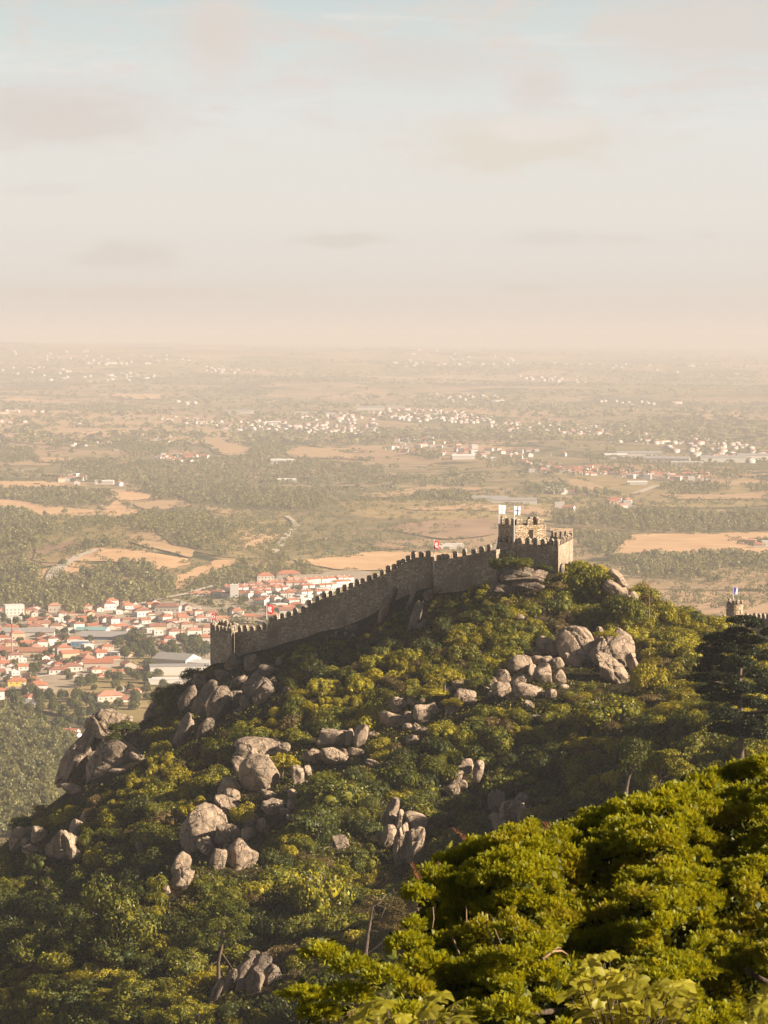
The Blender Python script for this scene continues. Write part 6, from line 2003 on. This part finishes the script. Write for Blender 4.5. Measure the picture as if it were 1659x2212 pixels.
def HK(name, *a, **k): return HouseKind(name, *a, **k)
TOWNK = [HK('town_house', 11, 8.5, 5.6, 'hip', 'render_white', 'tiles'), HK('town_house', 9, 8, 5.8, 'gable', 'render_white', 'tiles'), HK('town_house', 14, 9, 5.4, 'gable', 'render_white', 'tiles'), HK('town_house', 10, 9, 3.1, 'hip', 'render_white', 'tiles'),
         HK('town_house', 13, 8, 3.0, 'gable', 'render_white', 'tiles'), HK('town_house', 12, 9, 8.2, 'hip', 'render_white', 'tiles'), HK('town_house', 9, 7, 3.0, 'gable', 'render_grey', 'tiles'), HK('town_house', 16, 9, 5.8, 'hip', 'render_pure', 'tiles', wing=(6, 6, 3.2, 6.5, -5.5)),
         HK('town_house', 8, 8, 6.0, 'flat', 'render_pure', 'pale_roof', chim=False)]
MARK_T = [('the hip-roofed villa', 237, 1512), ('the ochre house', 35, 1480), ('the tall mast', 26, 1400), ('the teal-roofed hall', 245, 1375), ('the grey workshop', 60, 1378), ('the long maroon-doored warehouse', 380, 1465), ('the big pale house on the wood edge', 362, 1320), ('the corner tower', 440, 1370), ('the blue-walled shop', 158, 1392), ('the white road', 110, 1440), ('the grey sheds', 330, 1430), ('the twin houses', 140, 1462), ('the meadow', 190, 1470), ('the yellow row', 260, 1320), ('the long low block', 50, 1420)]
town_pos = []
town_rows = {}
def note(o, dx, dy, word, marks, cat='house', grp='houses of the town'):
    mk = min(marks, key=lambda q: (q[1] - dx) ** 2 + ((q[2] - dy) * 2) ** 2)[0]
    town_rows.setdefault((word, mk, cat, grp), []).append((dx, o))


def special(name, label, cat, dx, dy, wd, d, h, kind, wallm, roofm, rot=0.0, **k):
    p = plain_at(dx, dy)
    o = HouseKind(name, wd, d, h, kind, wallm, roofm, **k).place(p, rot)
    tag(o, label, cat)
    town_pos.append((p[0], p[1], max(wd, d) * .62))
    return o


special('villa', 'large hip-roofed villa with a lower wing standing alone on the meadow', 'house', 236, 1520, 19, 12, 6.2, 'hip', 'render_white', 'tiles', .35, wing=(10, 9, 3.6, 9.5, -6))
special('villa', 'three-storey tiled house with balconies at the near edge of the town', 'house', 80, 1502, 14, 10, 7.6, 'hip', 'render_white', 'tiles', .2, wing=(17, 7, 3.0, 0, -7))
special('town_house', 'ochre yellow house beside the three-storey house at the near edge of town', 'house', 36, 1487, 13, 9, 5.8, 'hip', 'yellow_wall', 'tiles', .2)
special('workshop', 'long warehouse with maroon doors and pale front under the ridge edge', 'warehouse', 388, 1462, 44, 18, 8.5, 'flat', 'render_white', 'sheet_roof', .12, wins=False, chim=False)
special('workshop', 'low flat-roofed annex with maroon doors in front of the long warehouse', 'warehouse', 378, 1482, 38, 14, 5.5, 'flat', 'render_white', 'pale_roof', .12, wins=False, chim=False)
for x, y in ((352, 1483), (408, 1461)):
    p = plain_at(x, y)
special('workshop', 'grey gabled shed half hidden by a tall tree beside the corner tower', 'shed', 382, 1440, 30, 22, 6.5, 'gable', 'render_grey', 'sheet_roof', -.5, wins=False, chim=False, rise=4)
special('workshop', 'pale-roofed shed touching the foot of the corner tower', 'shed', 432, 1444, 26, 14, 5, 'gable', 'render_white', 'pale_roof', -.5, wins=False, chim=False, rise=2)
special('sports_hall', 'long low hall with teal and grey sheet roof at the upper edge of town', 'hall', 236, 1384, 46, 26, 4.5, 'gable', 'blue_wall', 'sheet_roof', -.12, wins=False, chim=False, rise=3.4)
special('sports_hall', 'smaller pale hall joined to the teal-roofed hall', 'hall', 200, 1372, 26, 16, 5, 'gable', 'render_pure', 'teal_roof', -.12, wins=False, chim=False, rise=2)
special('workshop', 'grey-roofed workshop with blue doors near the tall mast', 'workshop', 62, 1378, 44, 16, 5.5, 'gable', 'render_white', 'sheet_roof', .03, wins=False, chim=False, rise=3)
special('shop', 'small flat-roofed shop with a blue front wall', 'shop', 172, 1402, 14, 9, 6.5, 'flat', 'blue_wall', 'pale_roof', .1, chim=False)
special('town_house', 'big pale house with a red hipped roof at the wood edge', 'house', 363, 1327, 22, 11, 7.5, 'hip', 'render_white', 'tiles', -.1)
special('town_house', 'long low block with brown roof on the near side of the tall mast', 'house', 52, 1420, 36, 12, 5.0, 'gable', 'render_white', 'tiles', .04, rise=3)
special('apartment_building', 'pale block of flats hidden among trees above the town', 'building', 30, 1333, 17, 12, 11, 'flat', 'render_white', 'pale_roof', .3, chim=False)
special('workshop', 'flat white store at the top left margin of the town', 'workshop', 4, 1345, 34, 14, 4.5, 'flat', 'render_white', 'pale_roof', .05, wins=False, chim=False)
special('town_house', 'twin tiled house, the nearer one beside the white road', 'house', 126, 1462, 15, 10, 5.8, 'hip', 'render_white', 'tiles', .25)
special('town_house', 'twin tiled house, the farther one beside the white road', 'house', 154, 1456, 15, 10, 6.2, 'hip', 'render_white', 'tiles', .25)
special('town_house', 'large house with a bright orange roof above the meadow', 'house', 212, 1446, 22, 12, 5.4, 'gable', 'render_white', 'tiles', .15)
special('town_house', 'white red-roofed house low in the wood below the west crag shoulder', 'house', 136, 1592, 20, 9, 3.4, 'gable', 'render_pure', 'tiles', -.25)
special('town_house', 'second white red-roofed house low in the wood beside the west crag', 'house', 152, 1598, 12, 8, 3.2, 'gable', 'render_pure', 'tiles', -.4)
special('garden_shed', 'grey gabled barn on the dry meadow below the town', 'shed', 58, 1532, 16, 11, 4.2, 'gable', 'render_grey', 'sheet_roof', -.3, chim=False)
special('town_house', 'orange-roofed cottage beside the meadow under the long warehouse', 'house', 286, 1504, 12, 8, 3.2, 'gable', 'render_white', 'tiles', 1.2)

cand = fill(TOWN, 5, cap=20000)
for p in cand:
    dx, dy = proj(p)
    if 255 < dx < 330 and 1398 < dy < 1445 and rnd.random() < .8: continue
    if dx > 330 and dy > 1400: continue
    if dy > 1470 and dx > 100: continue
    k = rnd.choice(TOWNK)
    rr_ = max(k.dim[0], k.dim[1]) * .51
    if any((p[0] - a) ** 2 + (p[1] - b) ** 2 < (rr_ + c) ** 2 for a, b, c in town_pos): continue
    if len(town_rows) and sum(len(v) for v in town_rows.values()) > 225: break
    town_pos.append((p[0], p[1], rr_))
    o = k.place(p, .2 + .25 * math.sin(p[0] * .02) + rnd.choice((0, 0, 0, 1.57, -1.57)) + rnd.uniform(-.12, .12), rnd.uniform(.80, 1.02))
    wd_ = {'hip': 'hip-roofed', 'gable': 'gabled', 'flat': 'flat-roofed'}
    word = ('tiled ' if 'roof' else '') + ('two-storey house' if k.dim[2] > 5 else 'low house')
    if k is TOWNK[8]: word = 'flat-roofed white house'
    if k is TOWNK[7]: word = 'winged white house'
    note(o, float(dx), float(dy), word, MARK_T)

# white terraces behind the long wall: every house of a row is its own
TER = [HK('terraced_house', 6.2, 8, 7.0, 'gable', 'render_pure', 'tiles', rise=1.4), HK('terraced_house', 6.2, 8, 7.4, 'gable', 'render_pure', 'tiles', rise=1.4), HK('terraced_house', 6.2, 10, 6.2, 'flat', 'render_pure', 'pale_roof', chim=False), HK('terraced_house', 6.2, 9, 6.0, 'gable', 'render_pure', 'tiles', wins=False)]
q4 = lambda x, y: (432 + x * .1953, 1215 + y * .1953)
ROWS = [(255, 345, 520, 328), (520, 322, 690, 316), (700, 298, 930, 282), (935, 262, 1080, 248), (410, 395, 560, 428), (560, 380, 760, 366), (760, 338, 900, 338), (940, 308, 1190, 306), (700, 440, 840, 446), (860, 478, 950, 446),
        (1060, 440, 1240, 376), (1280, 358, 1480, 306), (1320, 258, 1480, 246), (620, 498, 740, 506), (1080, 478, 1200, 446), (800, 538, 940, 526), (900, 578, 1020, 566), (145, 403, 255, 408), (265, 418, 360, 426), (1480, 296, 1650, 272),
        (1100, 340, 1250, 322), (1500, 250, 1680, 236), (620, 420, 700, 432), (960, 400, 1060, 396), (1250, 400, 1420, 350)]
ROWS += [(300, 372, 520, 356), (540, 348, 720, 338), (740, 318, 930, 304), (960, 286, 1190, 272), (450, 418, 560, 452), (600, 400, 780, 388), (800, 366, 960, 356), (880, 420, 1040, 416), (780, 470, 850, 478), (960, 502, 1070, 486), (1090, 408, 1240, 352), (1290, 330, 1500, 280), (1130, 270, 1310, 262), (700, 470, 760, 480)]
ter_rows = 0
for ri, (x1, y1, x2, y2) in enumerate(ROWS):
    a = plain_at(*q4(x1, y1)); b = plain_at(*q4(x2, y2))
    # rows follow the streets: keep the across-view extent, limit the along-view drift
    dvec = b - a; dvec[1] = np.clip(dvec[1], -abs(dvec[0]) * .9, abs(dvec[0]) * .9)
    ln = np.hypot(dvec[0], dvec[1]); n = max(2, int(ln / 6.2)); rot = math.atan2(dvec[1], dvec[0])
    k = TER[2] if ri in (8, 9, 10, 11, 14, 15) else TER[ri % 2]
    for i in range(n):
        s = (i + .5) / n
        p = a + dvec * s
        p[2] = float(plain_z(p[0], p[1]))
        o = k.place(p, rot + (0 if math.cos(rot) > 0 else math.pi))
        st = .25 * math.sin(i * 1.3 + ri)
        o.location.z += st
        dx, dy = proj(p)
        tag(o, ('white flat-roofed house' if k is TER[2] else 'white red-tiled house') + f', {ordinal(i + 1)} along the {ordinal(ri + 1)} terrace behind the long wall', 'house', 'white terraced houses behind the long wall')
special('town_house', 'tall red-roofed house at the back of the white terraces', 'house', 572, 1262, 17, 12, 9, 'hip', 'render_white', 'tiles', .2)
special('town_house', 'wide red hip-roofed house above the white terraces', 'house', 622, 1251, 24, 14, 6, 'hip', 'render_white', 'tiles', .1)
special('gable_block', 'tall blank white end block at the near corner of the terraces', 'building', 506, 1298, 8, 9, 15, 'flat', 'render_pure', 'pale_roof', .1, wins=False, chim=False)
special('villa', 'low white red-tiled house on the meadow, apart from the terraces', 'house', 436, 1291, 24, 10, 4, 'hip', 'render_pure', 'tiles', .1)
special('farm_building', 'modern white flat-roofed house seen beyond the upper wall flag', 'house', 977, 1184, 26, 12, 5, 'flat', 'render_pure', 'pale_roof', .1, chim=False)
special('farm_building', 'low white annex beside the modern flat-roofed house', 'house', 958, 1185, 20, 10, 3.4, 'flat', 'render_pure', 'pale_roof', .1, chim=False)
for i, (x, y) in enumerate([(512, 1332), (540, 1345), (560, 1340), (600, 1325), (590, 1342), (470, 1350), (482, 1344), (620, 1330), (640, 1318)]):
    p = plain_at(x, y)
    o = TOWNK[(0, 1, 4, 2)[i % 4]].place(p, rnd.uniform(-.3, .3))
    note(o, x, y, 'red-tiled house', [('the stepped part of the long wall', 560, 1340)])

# far villages: the nearest 190 houses as houses, the rest as one mass
VIL = [HK('village_house', 13, 9, 5.2, 'gable', 'render_pure', 'tiles', wins=False, chim=False), HK('village_house', 11, 10, 6, 'hip', 'render_white', 'tiles', wins=False, chim=False), HK('village_house', 16, 10, 4.5, 'gable', 'render_pure', 'tiles', wins=False, chim=False),
       HK('village_house', 12, 10, 7, 'flat', 'render_pure', 'pale_roof', wins=False, chim=False)]
SHED = [HK('industrial_shed', 60, 30, 8, 'flat', 'render_pure', 'pale_roof', wins=False, chim=False), HK('industrial_shed', 90, 34, 9, 'gable', 'render_white', 'sheet_roof', wins=False, chim=False, rise=4), HK('industrial_shed', 45, 22, 7, 'gable', 'render_pure', 'pale_roof', wins=False, chim=False, rise=3)]
VILL = [('in the strung-out village beyond the keep', rr([(560, 600), (760, 620), (960, 620), (1150, 640), (1420, 650), (1400, 690), (1150, 670), (900, 660), (620, 630)]), 60), ('in the white village under the haze', rr([(-20, 480), (240, 490), (330, 520), (560, 550), (830, 530), (740, 580), (500, 590), (300, 570), (100, 560), (-20, 540)]), 70),
        ('in the hamlet among the woods', r1([(700, 570), (860, 565), (900, 600), (720, 600)]), 22), ('in the hamlet by the winding road', r1([(440, 500), (580, 490), (680, 480), (760, 490), (700, 520), (480, 530)]), 14), ('near the low barns of the scrub', r1([(220, 660), (480, 670), (520, 700), (300, 700)]), 10),
        ('by the pale fields beyond the keep', rr([(670, 715), (800, 720), (860, 738), (700, 735)]), 7), ('beside the long greenhouse beyond the flags', rr([(760, 790), (840, 795), (820, 808), (770, 806)]), 4), ('at the end of the hazy track', rr([(980, 765), (1060, 770), (1080, 800), (1000, 795)]), 7), ('by the far right field', rr([(1580, 950), (1659, 955), (1659, 975), (1600, 970)]), 4)]
for where, poly, cap in VILL:
    P = fill(poly, 14, cap=5000); got = []
    for p in P:
        if all((p[0] - q[0]) ** 2 + (p[1] - q[1]) ** 2 > 17 ** 2 for q in got): got.append(p)
        if len(got) >= cap: break
    got.sort(key=lambda p: p[0] / p[1])
    for i, p in enumerate(got):
        k = VIL[rnd.choice((0, 1, 2, 0, 3))]
        o = k.place(p, rnd.uniform(-.5, .5) + rnd.choice((0, 0, 1.57)), rnd.uniform(.9, 1.25))
        tag(o, ('pale flat-roofed house' if k is VIL[3] else 'pale red-roofed house') + f', {ordinal(i + 1)} from the left {where}', 'house', 'houses ' + where)
for i, (dx, dy, k, rot, lab) in enumerate([(1484, 1007, 0, -.15, 'long white industrial shed at the edge of the strung-out village'), (1440, 1000, 1, -.15, 'grey-roofed industrial shed behind the white one'), (1380, 988, 1, .0, 'hazy industrial shed in the middle of the strung-out village'), (1330, 990, 2, 0, 'small industrial shed near the hazy one'),
                                          (1560, 998, 1, .05, 'pale industrial shed by the far road'), (1640, 993, 1, .05, 'orange-lit industrial shed at the photo edge'), (800, 886, 1, 0, 'very long pale factory on the hazy plain'), (845, 884, 1, 0, 'second very long pale factory on the hazy plain'), (930, 900, 2, 0, 'teal-fronted factory beside the long pale ones'),
                                          (1000, 992, 2, .1, 'white hall at the edge of the white village'), (515, 894, 1, 0, 'long cream greenhouse block in the hazy fields'), (650, 895, 0, 0, 'white depot in the hazy fields'), (702, 898, 0, 0, 'second white depot in the hazy fields'), (590, 917, 2, 0, 'small white depot beyond the striped fields'), (620, 1042, 2, 0, 'dark red barn beyond the middle woods'),
                                          (610, 1002, 2, 0, 'white roofed barn at the wood edge'), (225, 1046, 2, 0, 'dusty barns in the left scrub'), (1110, 1090, 1, -.06, 'long low greenhouse on the brown slope above the keep'), (1050, 1086, 1, -.06, 'far end of the long low greenhouse above the keep'), (1376, 1048, 2, 0, 'grey shed at the bend of the pale road')]):
    p = plain_at(dx, dy)
    o = SHED[k].place(p, rot, .72 if dy > 1030 else 1.0)
    tag(o, lab, 'industrial shed')
for (word, mk, cat, grp), rows in town_rows.items():
    rows.sort(key=lambda q: q[0])
    for i, (dx, o) in enumerate(rows):
        tag(o, f'{word} nearest {mk}' if len(rows) == 1 else f'{word}, {ordinal(i + 1)} from the left around {mk}', cat, grp)

# everything beyond: pale specks of housing nobody could count
bx_v = np.array([(-.5, -.5, 0), (.5, -.5, 0), (.5, .5, 0), (-.5, .5, 0), (-.5, -.5, 1), (.5, -.5, 1), (.5, .5, 1), (-.5, .5, 1), (-.5, 0, 1.4), (.5, 0, 1.4)], float)
bx_w = np.array([(0, 1, 5, 4), (1, 2, 6, 5), (2, 3, 7, 6), (3, 0, 4, 7)]); bx_t = np.array([(4, 8, 7), (5, 6, 9)]); bx_r = np.array([(4, 5, 9, 8), (8, 9, 6, 7)])
FARV = [(r1([(600, 390), (800, 400), (1000, 420), (1400, 390), (1659, 380), (1659, 500), (1500, 480), (1200, 470), (860, 450)]), 300, 1.2), (rr([(0, 360), (330, 380), (470, 400), (460, 430), (100, 420), (0, 400)]), 260, 1.2), (rr([(400, 420), (750, 430), (1060, 440), (1180, 490), (900, 480), (500, 460)]), 200, 1.1), (rr([(900, 480), (1400, 500), (1659, 540), (1659, 600), (1300, 570)]), 170, 1.2),
        (rr([(100, 300), (480, 310), (620, 330), (300, 335)]), 130, 1.4), (rr([(550, 220), (820, 225), (960, 262), (700, 250)]), 140, 1.5), (r1([(0, 420), (180, 425), (120, 440), (0, 438)]), 30, 1.3), (r1([(0, 370), (220, 375), (200, 385), (0, 385)]), 40, 1.3), (r1([(330, 430), (400, 432), (390, 445), (340, 442)]), 12, 1.2), (r1([(280, 500), (440, 505), (520, 545), (300, 545)]), 26, 1),
        (r1([(0, 180), (620, 200), (700, 230), (300, 250), (0, 210)]), 200, 1.6), (r1([(0, 110), (500, 120), (900, 150), (500, 180), (0, 140)]), 240, 1.8), (r1([(860, 180), (1300, 190), (1250, 205), (900, 200)]), 110, 1.7), (rr([(0, 130), (900, 150), (1659, 180), (1659, 230), (800, 200), (0, 180)]), 380, 1.8), (r1([(760, 335), (900, 338), (900, 345), (800, 345)]), 26, 1.6), (rr([(150, 300), (450, 300), (450, 315), (200, 318)]), 60, 1.4), (rr([(850, 330), (1300, 340), (1250, 352), (900, 345)]), 60, 1.4)]
Vs = []; Wf = []; Tf = []; Rf = []; k = 0
for poly, n, s in FARV:
    P = fill(poly, 12, cap=200000)
    n = int(n * (.55 if s < 1.3 else .2))
    if len(P) > n: P = P[rng.choice(len(P), n, replace=False)]
    m = len(P); a = rng.uniform(-.5, .5, m) + rng.choice([0, 1.57], m)
    big = rng.uniform(size=m) < .07
    sx = rng.uniform(9, 17, m) * s * np.where(big, 3, 1); sy = rng.uniform(8, 12, m) * s * np.where(big, 1.6, 1); sz = rng.uniform(3, 6, m) * s
    x = bx_v[None, :, 0] * sx[:, None]; y = bx_v[None, :, 1] * sy[:, None]
    V = np.stack([x * np.cos(a)[:, None] - y * np.sin(a)[:, None] + P[:, 0:1], x * np.sin(a)[:, None] + y * np.cos(a)[:, None] + P[:, 1:2], bx_v[None, :, 2] * sz[:, None] + P[:, 2:3] - .3], -1).reshape(-1, 3)
    of = (np.arange(m) * 10)[:, None, None] + k
    Vs.append(V); Wf.append((bx_w[None] + of).reshape(-1, 4)); Tf.append((bx_t[None] + of).reshape(-1, 3)); Rf.append((bx_r[None] + of).reshape(-1, 4)); k += m * 10
m, t, o = new_mat('far clay roofs')
geo = t.n('NewGeometry')
c = t.ramp(t.noise(geo.outputs['Position'], .03, 2), [(.3, (.40, .19, .12)), (.52, (.46, .29, .20)), (.66, (.55, .48, .40))], 'CONSTANT')
principled(t, o, c, .9, spec=.1)
M['far_roof'] = m
M['far_wall'] = plain_mat('far pale walls', (.50, .46, .41), .9, .25, .01)  # one pale wall tone with faint patches
W4 = np.concatenate(Wf); R4 = np.concatenate(Rf); T3 = np.concatenate(Tf)
me = mesh_np('far_housing', np.concatenate(Vs), [W4, R4, T3], [M['far_wall'], M['far_roof']], np.r_[np.zeros(len(W4)), np.ones(len(R4)), np.zeros(len(T3))])
tag(link('far_housing', me), kind='stuff')

# ------------------------------------------------------------------ mast and poles
p = plain_at(26, 1424)
root = tag(thing('radio_mast', p), 'tall slim red and white mast at the near side of town', 'mast')
top = 92 * p[1] / FD
mb = MB(); mb.tube([(0, 0, 0), (0, 0, top * .62)], [.55, .42], 8); mb.build('mast_shaft', M['steel'], root)
mb = MB(); mb.tube([(0, 0, top * .62), (0, 0, top * .84)], [.42, .36], 8); mb.build('red_section', M['flag_red'], root)
mb = MB(); mb.tube([(0, 0, top * .84), (0, 0, top)], [.36, .2], 8)
for a in range(3):
    mb.box(.4 * math.cos(a * 2.1) - .15, .4 * math.cos(a * 2.1) + .15, .4 * math.sin(a * 2.1) - .15, .4 * math.sin(a * 2.1) + .15, top * .93, top * .98)
mb.build('antenna', M['white_paint'], root)
for i, (dx, d0, d1, where) in enumerate([(33, 1068, 1118, 'in the stubble at the wood edge'), (397, 1052, 1082, 'above the middle woods'), (262, 1098, 1120, 'in the pale stubble field'), (553, 1040, 1070, 'beyond the long woods'), (336, 1190, 1218, 'in the great stubble field'), (712, 1186, 1204, 'in the meadow behind the long wall'), (1307, 1132, 1150, 'in the woods beyond the bailey')]):
    p = plain_at(dx, d1); hh = (d1 - d0) * p[1] / FD
    root = tag(thing('power_pole', p), 'thin grey power pole ' + where, 'power pole')
    mb = MB(); mb.tube([(0, 0, -1), (0, 0, hh)], [.32, .2], 6); mb.build('pole', M['steel'], root)
    mb = MB(); mb.box(-1.6, 1.6, -.1, .1, hh - 1.1, hh - .85); mb.box(-1.1, 1.1, -.1, .1, hh - 2.6, hh - 2.35); mb.build('crossarm', M['steel'], root)

# ------------------------------------------------------------------ warm summer haze
hb = MB()
hb.box(-15000, 15000, -2300, 33500, -90, H + 60)
m, t, o = new_mat('haze')
pv = t.n('VolumePrincipled')
pv.inputs['Color'].default_value = (.605, .592, .598, 1)
pv.inputs['Density'].default_value = 1.02e-4
pv.inputs['Anisotropy'].default_value = 0.0
t.link(pv.outputs[0], o.inputs['Volume'])
hz = hb.build('haze', m)
tag(hz, kind='stuff')
